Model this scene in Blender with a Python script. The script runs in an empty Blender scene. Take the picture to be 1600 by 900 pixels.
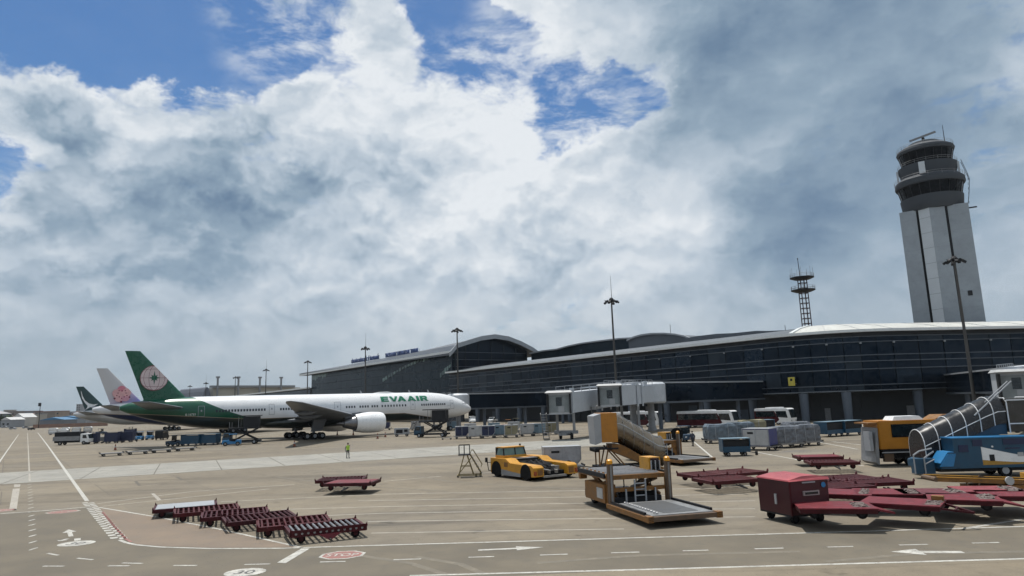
import bpy, bmesh, math, random
from mathutils import Vector, Matrix
random.seed(7)
R = math.radians
SC = bpy.context.scene
COL = SC.collection

# ------------------------------------------------------------------ camera
FPX, CAM_H = 1066.0, 5.65                 # focal length in pixels of a 1600 px wide frame, eye height
PITCH, ROLL = R(9.68), R(1.9)
CF = Vector((0, math.cos(PITCH), math.sin(PITCH)))
_u0 = Vector((0, -math.sin(PITCH), math.cos(PITCH)))
CR = Vector((1, 0, 0)) * math.cos(ROLL) - _u0 * math.sin(ROLL)
CU = Vector((1, 0, 0)) * math.sin(ROLL) + _u0 * math.cos(ROLL)
CC = Vector((0, 0, CAM_H))
cam_data = bpy.data.cameras.new('camera')
cam = bpy.data.objects.new('camera', cam_data)
COL.objects.link(cam)
cam_data.sensor_width = 36
cam_data.lens = 36 * FPX / 1600
cam_data.clip_start, cam_data.clip_end = 0.1, 9000
cam.matrix_world = Matrix.Translation(CC) @ Matrix((CR, CU, -CF)).transposed().to_4x4()
SC.camera = cam

def ray(px, py):
    return CF + CR * ((px - 800) / FPX) - CU * ((py - 450) / FPX)
def G(px, py, z=0.0):                      # the point of the level z plane that is seen at a pixel
    d = ray(px, py)
    return CC + d * ((z - CAM_H) / d.z)
def at(px, py, Y):                         # the point at depth Y seen at a pixel
    d = ray(px, py)
    return CC + d * (Y / d.y)

# ------------------------------------------------------------------ sun and exposure
SUN_EL, SUN_AZ = R(73), R(-20)
SUN_DIR = Vector((math.sin(SUN_AZ) * math.cos(SUN_EL), math.cos(SUN_AZ) * math.cos(SUN_EL), math.sin(SUN_EL)))
sun_data = bpy.data.lights.new('sun', 'SUN')
sun_data.energy, sun_data.angle, sun_data.color = 4.5, R(0.6), (1.0, 0.96, 0.89)
sun = bpy.data.objects.new('sun', sun_data)
COL.objects.link(sun)
sun.location = (0, 0, 300)
sun.rotation_euler = SUN_DIR.to_track_quat('Z', 'Y').to_euler()
SC.view_settings.view_transform = 'Standard'
SC.view_settings.look = 'None'
SC.view_settings.exposure = 0.0
SC.view_settings.gamma = 1.0
SC.view_settings.use_curve_mapping = False
SC.cycles.use_adaptive_sampling = True
SC.cycles.adaptive_threshold = 0.02
SC.cycles.adaptive_min_samples = 6
SC.cycles.max_bounces = 5
SC.cycles.diffuse_bounces = 2
SC.cycles.glossy_bounces = 2
SC.cycles.transparent_max_bounces = 8

# ------------------------------------------------------------------ sky with clouds
world = bpy.data.worlds.new('World')
SC.world = world
world.cycles.sampling_method = 'MANUAL'
world.cycles.sample_map_resolution = 256
world.use_nodes = True
WT = world.node_tree
WT.nodes.clear()
def wn(t): return WT.nodes.new(t)
def wset(sock, v):
    if hasattr(v, 'default_value') or isinstance(v, bpy.types.NodeSocket): WT.links.new(v, sock)
    else: sock.default_value = v
def wm(op, a, b=0.0, c=0.0, clamp=False):
    n = wn('ShaderNodeMath'); n.operation = op; n.use_clamp = clamp
    for s, v in zip(n.inputs, (a, b, c)): wset(s, v)
    return n.outputs[0]
def wv(op, a, b=(0, 0, 0)):
    n = wn('ShaderNodeVectorMath'); n.operation = op
    wset(n.inputs[0], a); wset(n.inputs[1], b)
    return n.outputs['Value'] if op in ('DISTANCE', 'DOT_PRODUCT', 'LENGTH') else n.outputs[0]
def wsmooth(v, a, b, lo=0.0, hi=1.0):
    n = wn('ShaderNodeMapRange'); n.interpolation_type = 'SMOOTHSTEP'
    wset(n.inputs[0], v)
    for i, x in enumerate((a, b, lo, hi)): wset(n.inputs[1 + i], x)
    return n.outputs[0]
def wnoise(v, scale, detail, rough, dist=0.0):
    n = wn('ShaderNodeTexNoise'); n.noise_dimensions = '3D'
    wset(n.inputs['Vector'], v)
    for k, x in (('Scale', scale), ('Detail', detail), ('Roughness', rough), ('Distortion', dist)): n.inputs[k].default_value = x
    return n.outputs[0]
def wvor(v, scale, detail, rough):
    n = wn('ShaderNodeTexVoronoi'); n.feature = 'F1'; n.normalize = True
    wset(n.inputs['Vector'], v)
    for k, x in (('Scale', scale), ('Detail', detail), ('Roughness', rough)): n.inputs[k].default_value = x
    return n.outputs['Distance']
def wmix(f, a, b):
    n = wn('ShaderNodeMix'); n.data_type = 'RGBA'
    wset(n.inputs[0], f); wset(n.inputs[6], a); wset(n.inputs[7], b)
    return n.outputs[2]
def wramp(f, stops):
    n = wn('ShaderNodeValToRGB'); wset(n.inputs[0], f)
    e = n.color_ramp.elements
    while len(e) < len(stops): e.new(0.5)
    for el, (p, c) in zip(e, stops): el.position = p; el.color = (*c, 1)
    return n.outputs[0]
tc = wn('ShaderNodeTexCoord').outputs['Generated']
VD = wv('NORMALIZE', tc)
sx = wn('ShaderNodeSeparateXYZ'); WT.links.new(VD, sx.inputs[0])
VZ = sx.outputs[2]
def field(v, blobs):                        # broad masses of the cloud cover, by direction
    tot = None
    for px, py, rad, amt in blobs:
        c = ray(px, py).normalized()
        b = wsmooth(wv('DISTANCE', v, tuple(c)), rad, 0.0, 0.0, amt)
        tot = b if tot is None else wm('ADD', tot, b)
    return tot
COVER = [(70, -15, .205, -.95), (225, -5, .15, -.95), (335, 85, .115, -.80), (420, 40, .10, -.42), (0, 266, .075, -.80), (505, 55, .17, -.30), (700, 30, .105, -.62), (775, 95, .11, -.42), (915, 172, .085, -.50), (985, 148, .075, -.46), (860, 195, .075, -.38), (1035, 130, .04, -.25), (950, 182, .03, .22), (940, 128, .04, .18), (640, 120, .07, -.16),
         (222, 135, .055, .30), (50, 205, .11, .42), (130, 185, .08, .22), (590, 75, .07, .30), (470, 150, .08, .25), (30, 300, .05, .15)]
sv = wv('MULTIPLY', VD, (1.0, 1.0, 1.35))
nz = wn('ShaderNodeTexNoise'); wset(nz.inputs['Vector'], sv)
for _k, _x in (('Scale', 6.0), ('Detail', 10.0), ('Roughness', .64)): nz.inputs[_k].default_value = _x
warp = wv('SUBTRACT', nz.outputs['Color'], (.5, .5, .5))
vo = wvor(wv('ADD', wv('MULTIPLY', warp, (.16, .16, .16)), sv), 11.0, 2.0, .55)       # rounded heads of the cumulus
bil = wm('SUBTRACT', .45, vo)
vo2 = wvor(wv('ADD', wv('MULTIPLY', warp, (.16, .16, .16)), wv('ADD', sv, (-.006, .0, .026))), 11.0, 2.0, .55)
relief = wm('SUBTRACT', vo2, vo)                  # brighter where a head faces the sun
VW = wv('ADD', VD, wv('MULTIPLY', warp, (.15, .15, .15)))
big = wnoise(wv('MULTIPLY', VD, (1.0, 1.0, 2.0)), 2.3, 3.0, .5)
soft = wnoise(wv('ADD', wv('MULTIPLY', VD, (1.0, 1.0, 2.3)), wv('MULTIPLY', warp, (.10, .10, .10))), 4.6, 8.0, .56, .3)
rest = wm('ADD', wm('MULTIPLY', wm('SUBTRACT', big, .5), .55), wm('MULTIPLY', bil, .50))
rest = wm('ADD', rest, wm('MULTIPLY', wm('SUBTRACT', soft, .5), .34))
d0 = wm('ADD', wm('ADD', rest, .22), field(VW, COVER))
# thin streaky high cloud in front of the open blue
st = wv('ADD', wv('MULTIPLY', VD, (1.0, 1.0, 2.6)), wv('MULTIPLY', warp, (.05, .05, .05)))
veil = wnoise(st, 9.5, 9.0, .66, .3)
veilmask = wsmooth(wm('ADD', big, field(VD, [(450, 40, .17, .34), (760, 110, .16, .26), (920, 150, .14, .20), (70, 40, .24, -.4), (60, 265, .1, .3), (700, 20, .06, -.2)])), .42, .74)
veil_a = wm('MULTIPLY', wsmooth(veil, .40, .66), wm('ADD', wm('MULTIPLY', veilmask, .85), .02))
alpha = wsmooth(wm('ADD', d0, wm('MULTIPLY', wm('SUBTRACT', veil, .5), .85)), -.10, .17)
alpha = wm('MAXIMUM', alpha, veil_a)
SHADE = [(1330, 50, .36, -.27), (1560, 190, .26, -.17), (1120, 60, .20, -.13), (1350, 250, .22, -.07), (440, 285, .14, -.16), (260, 345, .15, -.15), (640, 240, .10, -.22), (1040, 215, .13, -.15), (320, 370, .12, -.16),
         (215, 150, .10, .16), (480, 150, .14, .18), (60, 210, .10, .10), (1220, 345, .13, -.24), (850, 405, .13, -.30), (700, 420, .08, -.14), (900, 300, .26, .20), (760, 220, .20, .22), (870, 50, .14, .22), (1060, 300, .1, .08),
         (90, 370, .18, -.12), (590, 130, .1, .14), (720, 340, .16, .10), (620, 400, .2, .05), (1400, 420, .25, -.14), (1130, 280, .1, .1), (1180, 470, .2, -.08), (60, 480, .3, -.06)]
edge = wsmooth(d0, .0, .55, .32, 0.0)
lum = wm('ADD', wsmooth(VZ, .05, .30, .60, .53), edge)
lum = wm('ADD', lum, wm('MULTIPLY', wm('SUBTRACT', soft, .5), wsmooth(VZ, .05, .30, .55, .76)))
sep = wn('ShaderNodeSeparateColor'); WT.links.new(nz.outputs['Color'], sep.inputs[0])
lum = wm('ADD', lum, wm('MULTIPLY', wm('SUBTRACT', sep.outputs[2], .5), .42))
lum = wm('ADD', lum, wm('MULTIPLY', bil, .22))
lum = wm('ADD', lum, wm('MULTIPLY', relief, wm('MULTIPLY', wsmooth(VZ, .04, .28, .6, 1.30), wsmooth(wv('DISTANCE', VD, tuple(ray(1400, 80).normalized())), .10, .60, .30, 1.0))))
lum = wm('ADD', lum, field(VW, SHADE))
cloud = wramp(lum, [(0.0, (.085, .145, .240)), (.25, (.160, .242, .352)), (.48, (.29, .385, .485)), (.70, (.50, .58, .665)), (1.0, (.79, .83, .87))])
sky = wn('ShaderNodeTexSky')
sky.sky_type = 'NISHITA'
sky.sun_disc = False
sky.sun_elevation, sky.sun_rotation = SUN_EL, SUN_AZ
sky.air_density, sky.dust_density, sky.ozone_density = 1.2, 0.6, 2.5
STRENGTH = 0.10
def gain(c, k):
    return wv('MULTIPLY', c, (k, k, k))
blue = wv('MULTIPLY', sky.outputs[0], (.50, .70, .90))
col = wmix(alpha, blue, gain(cloud, 1 / STRENGTH))
hz = wsmooth(VZ, .20, -.01, 0.0, .66)
col = wmix(hz, col, (.30 / STRENGTH, .375 / STRENGTH, .430 / STRENGTH, 1))
bg = wn('ShaderNodeBackground'); WT.links.new(col, bg.inputs[0]); bg.inputs[1].default_value = STRENGTH
out = wn('ShaderNodeOutputWorld'); WT.links.new(bg.outputs[0], out.inputs[0])

# ------------------------------------------------------------------ materials
_mats = {}
def mat(name, color, rough=.6, metal=0.0, var=.18, scale=1.3, dirt=0.0, dirt_col=(.06, .05, .04), fine=0.0, spec=.5, coat=0.0):
    if name in _mats: return _mats[name]
    m = bpy.data.materials.new(name); m.use_nodes = True
    t = m.node_tree; p = t.nodes['Principled BSDF']
    geo = t.nodes.new('ShaderNodeNewGeometry')
    n = t.nodes.new('ShaderNodeTexNoise'); t.links.new(geo.outputs['Position'], n.inputs['Vector'])
    n.inputs['Scale'].default_value = scale; n.inputs['Detail'].default_value = 6; n.inputs['Roughness'].default_value = .62
    mr = t.nodes.new('ShaderNodeMapRange'); t.links.new(n.outputs[0], mr.inputs[0])
    mr.inputs[1].default_value, mr.inputs[2].default_value = .28, .72
    mr.inputs[3].default_value, mr.inputs[4].default_value = 1 - var, 1 + var * .55
    vm = t.nodes.new('ShaderNodeVectorMath'); vm.operation = 'SCALE'
    vm.inputs[0].default_value = color; t.links.new(mr.outputs[0], vm.inputs['Scale'])
    c = vm.outputs[0]
    if dirt > 0:
        n2 = t.nodes.new('ShaderNodeTexNoise'); t.links.new(geo.outputs['Position'], n2.inputs['Vector'])
        n2.inputs['Scale'].default_value = scale * 3.1; n2.inputs['Detail'].default_value = 8; n2.inputs['Roughness'].default_value = .7
        m2 = t.nodes.new('ShaderNodeMapRange'); m2.interpolation_type = 'SMOOTHSTEP'; t.links.new(n2.outputs[0], m2.inputs[0])
        m2.inputs[1].default_value, m2.inputs[2].default_value = .48, .70
        m2.inputs[3].default_value, m2.inputs[4].default_value = 0, dirt
        mx = t.nodes.new('ShaderNodeMix'); mx.data_type = 'RGBA'; t.links.new(m2.outputs[0], mx.inputs[0])
        t.links.new(c, mx.inputs[6]); mx.inputs[7].default_value = (*dirt_col, 1)
        c = mx.outputs[2]
    t.links.new(c, p.inputs['Base Color'])
    r2 = t.nodes.new('ShaderNodeMapRange'); t.links.new(n.outputs[0], r2.inputs[0])
    r2.inputs[1].default_value, r2.inputs[2].default_value = .3, .7
    r2.inputs[3].default_value, r2.inputs[4].default_value = max(.03, rough - .1), min(1, rough + .1)
    t.links.new(r2.outputs[0], p.inputs['Roughness'])
    p.inputs['Metallic'].default_value = metal
    p.inputs['Specular IOR Level'].default_value = spec
    if coat: p.inputs['Coat Weight'].default_value = coat
    if fine:
        b = t.nodes.new('ShaderNodeBump'); b.inputs['Strength'].default_value = fine; b.inputs['Distance'].default_value = .02
        n3 = t.nodes.new('ShaderNodeTexNoise'); t.links.new(geo.outputs['Position'], n3.inputs['Vector']); n3.inputs['Scale'].default_value = 30
        t.links.new(n3.outputs[0], b.inputs['Height']); t.links.new(b.outputs[0], p.inputs['Normal'])
    _mats[name] = m
    return m

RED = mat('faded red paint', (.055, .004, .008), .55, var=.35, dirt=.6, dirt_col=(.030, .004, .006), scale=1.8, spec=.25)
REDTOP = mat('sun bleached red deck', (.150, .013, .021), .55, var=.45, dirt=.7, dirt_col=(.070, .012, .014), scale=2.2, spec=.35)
SCUFF = mat('scuffed bare deck', (.155, .125, .115), .8, var=.5, dirt=.95, dirt_col=(.07, .012, .016), scale=4)
ROLLER = mat('galvanised roller', (.26, .26, .27), .45, .7, dirt=.5)
YELLOW = mat('yellow equipment paint', (.52, .245, .016), .42, var=.2, dirt=.28, dirt_col=(.14, .07, .02), scale=1.6)
OCHRE = mat('grimy ochre paint', (.215, .094, .016), .6, var=.35, dirt=.8, dirt_col=(.085, .05, .03), scale=2.2)
BLUE = mat('airport blue paint', (.008, .055, .108), .45, var=.2, dirt=.3, dirt_col=(.02, .05, .09))
SKYBLUE = mat('bright blue paint', (.020, .165, .37), .4, var=.15)
NAVY = mat('navy curtain', (.017, .024, .065), .65, var=.25)
PALEBLUE = mat('pale blue canopy', (.14, .22, .28), .5, var=.2)
WHITE = mat('white paint', (.72, .73, .74), .4, var=.12, dirt=.18, dirt_col=(.35, .34, .32))
OFFWHITE = mat('weathered white panel', (.38, .385, .39), .55, var=.2, dirt=.35, dirt_col=(.25, .24, .23))
GREY = mat('mid grey paint', (.22, .225, .235), .55, var=.2, dirt=.3)
LGREY = mat('light grey panel', (.30, .315, .335), .5, var=.15, dirt=.2, dirt_col=(.2, .2, .2))
DARK = mat('dark machinery', (.020, .021, .024), .6, var=.3, spec=.2)
BLACK = mat('black rubber', (.012, .012, .013), .85, var=.3, spec=.12)
STEEL = mat('dull steel', (.26, .255, .25), .45, .7, var=.25, dirt=.4)
ALU = mat('brushed aluminium tunnel', (.215, .180, .140), .30, .9, var=.25, dirt=.25, dirt_col=(.12, .09, .06))
GLASS = mat('dark vehicle glass', (.012, .018, .022), .08, 0, var=.2, spec=.6)
GREENGLASS = mat('green tinted glass', (.10, .17, .15), .08, 0, var=.2, spec=.6)
CONCRETE = mat('grey concrete', (.30, .31, .32), .85, var=.15, dirt=.25, dirt_col=(.17, .17, .17), scale=.4)
AMBER = mat('amber beacon', (.75, .32, .02), .3, var=.1)
PAINTW = mat('worn white marking', (.45, .44, .405), .8, var=.4, dirt=.95, dirt_col=(.19, .165, .13), scale=2.0)
PAINTF = mat('faint worn marking', (.34, .315, .275), .85, var=.3, dirt=.85, dirt_col=(.225, .195, .155), scale=.9)
PAINTR = mat('worn red marking', (.27, .12, .105), .8, var=.35, dirt=.85, dirt_col=(.19, .155, .13), scale=1.6)

# ------------------------------------------------------------------ mesh helpers
class MB:
    def __init__(s): s.v = []; s.f = []
    def add(s, vs, fs):
        k = len(s.v); s.v += [tuple(x) for x in vs]; s.f += [tuple(i + k for i in f) for f in fs]; return s
    def bb(s, x0, x1, y0, y1, z0, z1):
        return s.add([(x, y, z) for z in (z0, z1) for y in (y0, y1) for x in (x0, x1)],
                     [(0, 2, 3, 1), (4, 5, 7, 6), (0, 1, 5, 4), (2, 6, 7, 3), (0, 4, 6, 2), (1, 3, 7, 5)])
    def box(s, c, d, rot=None):
        vs = [Vector((x * d[0] / 2, y * d[1] / 2, z * d[2] / 2)) for z in (-1, 1) for y in (-1, 1) for x in (-1, 1)]
        if rot: vs = [rot @ v for v in vs]
        return s.add([v + Vector(c) for v in vs], [(0, 2, 3, 1), (4, 5, 7, 6), (0, 1, 5, 4), (2, 6, 7, 3), (0, 4, 6, 2), (1, 3, 7, 5)])
    def bar(s, p, q, w, h=None):
        p, q = Vector(p), Vector(q); d = q - p; h = h or w
        return s.box((p + q) / 2, (d.length, w, h), d.to_track_quat('X', 'Z').to_matrix())
    def cyl(s, p, q, r, r2=None, n=10, cap=True):
        p, q = Vector(p), Vector(q); r2 = r if r2 is None else r2
        m = (q - p).to_track_quat('Z', 'Y').to_matrix(); vs = []
        for c, rr in ((p, r), (q, r2)):
            vs += [c + m @ Vector((rr * math.cos(2 * math.pi * i / n), rr * math.sin(2 * math.pi * i / n), 0)) for i in range(n)]
        fs = [(i, (i + 1) % n, n + (i + 1) % n, n + i) for i in range(n)]
        if cap: fs += [tuple(range(n - 1, -1, -1)), tuple(range(n, 2 * n))]
        return s.add(vs, fs)
    def tube(s, pts, r, n=6):
        for a, b in zip(pts[:-1], pts[1:]): s.cyl(a, b, r, n=n)
        return s
    def prism(s, poly, y0, y1):            # outline in x,z drawn out along y
        n = len(poly)
        return s.add([(x, y0, z) for x, z in poly] + [(x, y1, z) for x, z in poly],
                     [tuple(range(n)), tuple(range(2 * n - 1, n - 1, -1))] + [(i, n + i, n + (i + 1) % n, (i + 1) % n) for i in range(n)])
    def slab(s, poly, z0, z1):             # outline in x,y drawn up
        n = len(poly)
        return s.add([(p[0], p[1], z0) for p in poly] + [(p[0], p[1], z1) for p in poly],
                     [tuple(range(n - 1, -1, -1)), tuple(range(n, 2 * n))] + [(i, (i + 1) % n, n + (i + 1) % n, n + i) for i in range(n)])
    def loft(s, rings, cap=True, closed=True):
        n = len(rings[0]); vs = [p for r in rings for p in r]; fs = []
        for k in range(len(rings) - 1):
            for i in range(n if closed else n - 1):
                j = (i + 1) % n
                fs.append((k * n + i, k * n + j, (k + 1) * n + j, (k + 1) * n + i))
        if cap and closed: fs += [tuple(range(n - 1, -1, -1)), tuple((len(rings) - 1) * n + i for i in range(n))]
        return s.add(vs, fs)
    def lathe(s, prof, n=24, c=(0, 0, 0), cap=True):
        return s.loft([[(c[0] + r * math.cos(2 * math.pi * i / n), c[1] + r * math.sin(2 * math.pi * i / n), c[2] + z) for i in range(n)] for r, z in prof], cap)
    def poly(s, pts): return s.add(pts, [tuple(range(len(pts)))])
    def move(s, m):
        s.v = [tuple(m @ Vector(v)) for v in s.v]; return s

def mesh_of(mb, name, smooth=False, fix=True):
    me = bpy.data.meshes.new(name); me.from_pydata(mb.v, [], mb.f); me.update()
    if fix:
        b = bmesh.new(); b.from_mesh(me); bmesh.ops.recalc_face_normals(b, faces=b.faces); b.to_mesh(me); b.free()
    if smooth:
        for p in me.polygons: p.use_smooth = True
        try: me.set_sharp_from_angle(angle=R(38))
        except Exception: pass
    return me
def obj(name, mb, m, parent=None, smooth=False, loc=None, fix=True, bevel=0):
    me = mb if isinstance(mb, bpy.types.Mesh) else mesh_of(mb, name, smooth, fix)
    if bevel:
        b = bmesh.new(); b.from_mesh(me)
        bmesh.ops.bevel(b, geom=[e for e in b.edges if len(e.link_faces) == 2 and e.calc_face_angle(0) > R(25)], offset=bevel, segments=2, affect='EDGES', clamp_overlap=True)
        b.to_mesh(me); b.free()
    o = bpy.data.objects.new(name, me); COL.objects.link(o)
    ms = m if isinstance(m, (list, tuple)) else [m]
    if not me.materials:
        for x in ms: me.materials.append(x)
    if parent: o.parent = parent
    if loc is not None: o.location = loc
    return o
def tag(o, label=None, cat=None, group=None, kind=None):
    for k, v in (('label', label), ('category', cat), ('group', group), ('kind', kind)):
        if v: o[k] = v
    return o
def thing(name, label, cat, loc=(0, 0, 0), rz=0.0, group=None):
    o = bpy.data.objects.new(name, None); COL.objects.link(o)
    o.empty_display_size = .3
    o.location = loc; o.rotation_euler = (0, 0, rz)
    return tag(o, label, cat, group)
def copy_tree(o, parent=None):
    c = o.copy(); COL.objects.link(c)
    if parent: c.parent = parent
    for ch in list(o.children): copy_tree(ch, c)
    return c
_proto = {}
def place(builder, loc, rz, label, cat, group=None, key=None, **kw):   # the first use builds the thing, later ones copy it with its parts
    key = (builder.__name__, key)
    if key not in _proto:
        o = builder(**kw); _proto[key] = o
    else:
        o = copy_tree(_proto[key])
    o.location = (loc[0], loc[1], loc[2] if len(loc) > 2 else 0.0); o.rotation_euler = (0, 0, rz)
    for k in ('label', 'category', 'group'):
        if k in o: del o[k]
    return tag(o, label, cat, group)
def heading(p, q): return math.atan2(q[1] - p[1], q[0] - p[0])

def text_mesh(s, size=1.0, bold=0.0, xs=1.0, extrude=0.0):
    cu = bpy.data.curves.new('lettering', 'FONT'); cu.body = s; cu.size = size; cu.offset = bold; cu.extrude = extrude; cu.align_x = 'LEFT'
    cu.resolution_u = 4
    o = bpy.data.objects.new('lettering', cu); COL.objects.link(o)
    dg = bpy.context.evaluated_depsgraph_get(); dg.update()
    me = bpy.data.meshes.new_from_object(o.evaluated_get(dg))
    bpy.data.objects.remove(o); bpy.data.curves.remove(cu)
    me.materials.clear()
    for v in me.vertices: v.co.x *= xs
    return me

def wheel(parent, c, r, w, axis='y', rim=STEEL, n=16, rimr=.55):
    """tyre with a rim as its sub-part"""
    c = Vector(c); a = Vector((0, 1, 0)) if axis == 'y' else Vector((1, 0, 0))
    key = ('wheel', r, w, axis, n)
    if key not in _proto:
        t = MB(); m = a.to_track_quat('Z', 'Y').to_matrix()
        prof = [(r * rimr, -w * .42), (r * .86, -w / 2), (r * .97, -w * .40), (r, -w * .2), (r, w * .2), (r * .97, w * .40), (r * .86, w / 2), (r * rimr, w * .42)]
        t.lathe(prof, n); t.v = [tuple(m @ Vector(v)) for v in t.v]
        k = MB(); k.lathe([(r * rimr * .98, -w * .44), (r * .3, -w * .34), (r * .18, -w * .46), (r * .18, w * .46), (r * .3, w * .34), (r * rimr * .98, w * .44)], 12)
        k.v = [tuple(m @ Vector(v)) for v in k.v]
        _proto[key] = (mesh_of(t, 'tyre', True), mesh_of(k, 'rim', True))
    a_, b_ = _proto[key]
    o = obj('wheel', a_, BLACK, parent, loc=c)
    obj('rim', b_, rim, o)
    return o

# ------------------------------------------------------------------ the ground
def ground_material():
    m = bpy.data.materials.new('apron concrete'); m.use_nodes = True
    t = m.node_tree; p = t.nodes['Principled BSDF']
    geo = t.nodes.new('ShaderNodeNewGeometry')
    def noise(scale, detail, rough, vec=(1, 1, 1), off=(0, 0, 0)):
        mp = t.nodes.new('ShaderNodeMapping'); t.links.new(geo.outputs['Position'], mp.inputs[0])
        mp.inputs['Scale'].default_value = vec; mp.inputs['Location'].default_value = off
        mp.inputs['Rotation'].default_value = (0, 0, R(-36))
        n = t.nodes.new('ShaderNodeTexNoise'); t.links.new(mp.outputs[0], n.inputs['Vector'])
        n.inputs['Scale'].default_value = scale; n.inputs['Detail'].default_value = detail; n.inputs['Roughness'].default_value = rough
        return n.outputs[0]
    def ramp(f, stops):
        r = t.nodes.new('ShaderNodeValToRGB'); t.links.new(f, r.inputs[0]); e = r.color_ramp.elements
        while len(e) < len(stops): e.new(.5)
        for el, (q, c) in zip(e, stops): el.position = q; el.color = (*c, 1)
        return r.outputs[0]
    def mix(kind, f, a, b):
        x = t.nodes.new('ShaderNodeMix'); x.data_type = 'RGBA'; x.blend_type = kind
        if isinstance(f, float): x.inputs[0].default_value = f
        else: t.links.new(f, x.inputs[0])
        t.links.new(a, x.inputs[6]); t.links.new(b, x.inputs[7]); return x.outputs[2]
    base = ramp(noise(.035, 5, .55), [(.32, (.155, .130, .095)), (.50, (.188, .161, .121)), (.68, (.178, .157, .126))])
    streak = ramp(noise(.16, 7, .62, (.22, 1.6, 1), (11, 4, 0)), [(.28, (.62, .62, .64)), (.48, (1, 1, 1)), (.75, (1.12, 1.10, 1.06))])
    blot = ramp(noise(.9, 6, .65, (1, 1, 1), (40, 9, 0)), [(.36, (.86, .86, .87)), (.52, (1, 1, 1))])
    grain = ramp(noise(14, 3, .6), [(.3, (.90, .90, .90)), (.7, (1.07, 1.07, 1.07))])
    tyre = ramp(noise(.10, 4, .7, (.10, 2.8, 1), (70, 33, 0)), [(.34, (.52, .52, .54)), (.43, (1, 1, 1))])
    fl = t.nodes.new('ShaderNodeMapping'); t.links.new(geo.outputs['Position'], fl.inputs[0])
    fl.vector_type = 'TEXTURE'; fl.inputs['Rotation'].default_value = (0, 0, math.atan2(.593, .805)); fl.inputs['Scale'].default_value = (6.5, 6.5, 1)
    fo = t.nodes.new('ShaderNodeVectorMath'); fo.operation = 'FLOOR'; t.links.new(fl.outputs[0], fo.inputs[0])
    wh = t.nodes.new('ShaderNodeTexWhiteNoise'); wh.noise_dimensions = '2D'; t.links.new(fo.outputs[0], wh.inputs['Vector'])
    base = mix('MULTIPLY', 1.0, base, ramp(wh.outputs['Value'], [(0, (.88, .88, .89)), (1, (1.07, 1.065, 1.05))]))
    spots = ramp(noise(.55, 3, .5, (1, 1, 1), (5, 81, 0)), [(.26, (.55, .55, .56)), (.33, (1, 1, 1))])
    base = mix('MULTIPLY', 1.0, base, spots)
    c = mix('MULTIPLY', 1.0, base, streak); c = mix('MULTIPLY', 1.0, c, blot); c = mix('MULTIPLY', 1.0, c, grain); c = mix('MULTIPLY', .8, c, tyre)
    t.links.new(c, p.inputs['Base Color'])
    p.inputs['Roughness'].default_value = .82; p.inputs['Specular IOR Level'].default_value = .3
    return m
APRON = ground_material()
ASPH = mat('worn service road', (.140, .121, .092), .85, var=.30, scale=.30, dirt=.45, dirt_col=(.100, .092, .078), spec=.3)
BROWN = mat('faded red brown paint', (.180, .138, .102), .85, var=.25, scale=.5, dirt=.4, dirt_col=(.16, .135, .11))
SLAB = mat('pale concrete slab', (.262, .253, .225), .85, var=.32, scale=.30, dirt=.65, dirt_col=(.205, .185, .150))
JOINT = mat('dark joint sealant', (.105, .092, .075), .9, var=.3)

TYRE = mat('rubber tyre mark', (.150, .132, .102), .85, var=.3, dirt=.9, dirt_col=(.2, .172, .128), scale=.8)
g = MB(); S = 4200
g.add([(-S, -60, 0), (S, -60, 0), (S, S, 0), (-S, S, 0)], [(0, 1, 2, 3)])
ground = tag(obj('ground', g, APRON), kind='structure')

AD = Vector((.805, .593, 0)).normalized()       # nose direction of the parked aircraft, away from the left road
AN = Vector((AD.y, -AD.x, 0))                   # towards the camera side
def sheet(name, pts, z, m, parent):
    return obj(name, MB().poly([(p[0], p[1], z) for p in pts]), m, parent, fix=False)
def band(name, pts, w, z, m, parent):
    """painted line of even width along ground points"""
    pts = [Vector((p[0], p[1], 0)) for p in pts]; L = []; Rr = []
    for i, p in enumerate(pts):
        a = pts[max(i - 1, 0)]; b = pts[min(i + 1, len(pts) - 1)]; d = (b - a).normalized(); n = Vector((-d.y, d.x, 0)) * w / 2
        L.append(p + n); Rr.append(p - n)
    k = len(pts); mb = MB().add([(q.x, q.y, z) for q in L + Rr], [(k + i, k + i + 1, i + 1, i) for i in range(k - 1)])
    return obj(name, mb, m, parent, fix=False)
Z1, Z2, Z3, Z4 = .004, .008, .012, .016

# service road across the front
edge_px = [(187, 844), (196, 848), (212, 851.5), (250, 855), (330, 857.5), (440, 857), (570, 853), (800, 846.5), (1000, 840.5), (1280, 832.5), (1600, 823), (1900, 813)]
edge = [G(*p) for p in edge_px]
near = [G(640, 900), G(1000, 890.5), G(1600, 873.5), G(1900, 864.5)]
road_poly = [Vector((14, 2, 0)), Vector((30, 2, 0)), near[3] + Vector((6, 0, 0)), edge[-1]] + edge[::-1][1:] + [G(160, 812), G(143, 793), G(0, 804), G(-120, 813), Vector((-60, 20, 0)), Vector((-30, 6, 0))]
road = tag(sheet('service_road', road_poly, Z1, ASPH, None), kind='structure')
near_strip = tag(sheet('apron_strip', [G(640, 900) + Vector((-3.5, -1.0, 0)), near[1], near[2], near[3], Vector((34, -20, 0)), Vector((-20, -20, 0))], Z2, APRON, None), kind='structure')
island = tag(sheet('painted_island', [G(157, 794), G(245, 808.5), G(345, 828), G(468, 855.5), G(330, 856), G(250, 853.5), G(212, 850), G(192, 842)], Z2, BROWN, None), kind='structure')
band('edge_line', edge, .17, Z3, PAINTW, road)
band('edge_line', near, .17, Z3, PAINTW, road)
band('edge_line', [G(155, 793), G(245, 808), G(345, 827.5), G(472, 856)], .15, Z3, PAINTW, road)
band('edge_line', [G(0, 803), G(80, 797.5), G(142, 792)], .22, Z3, PAINTW, road)
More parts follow.
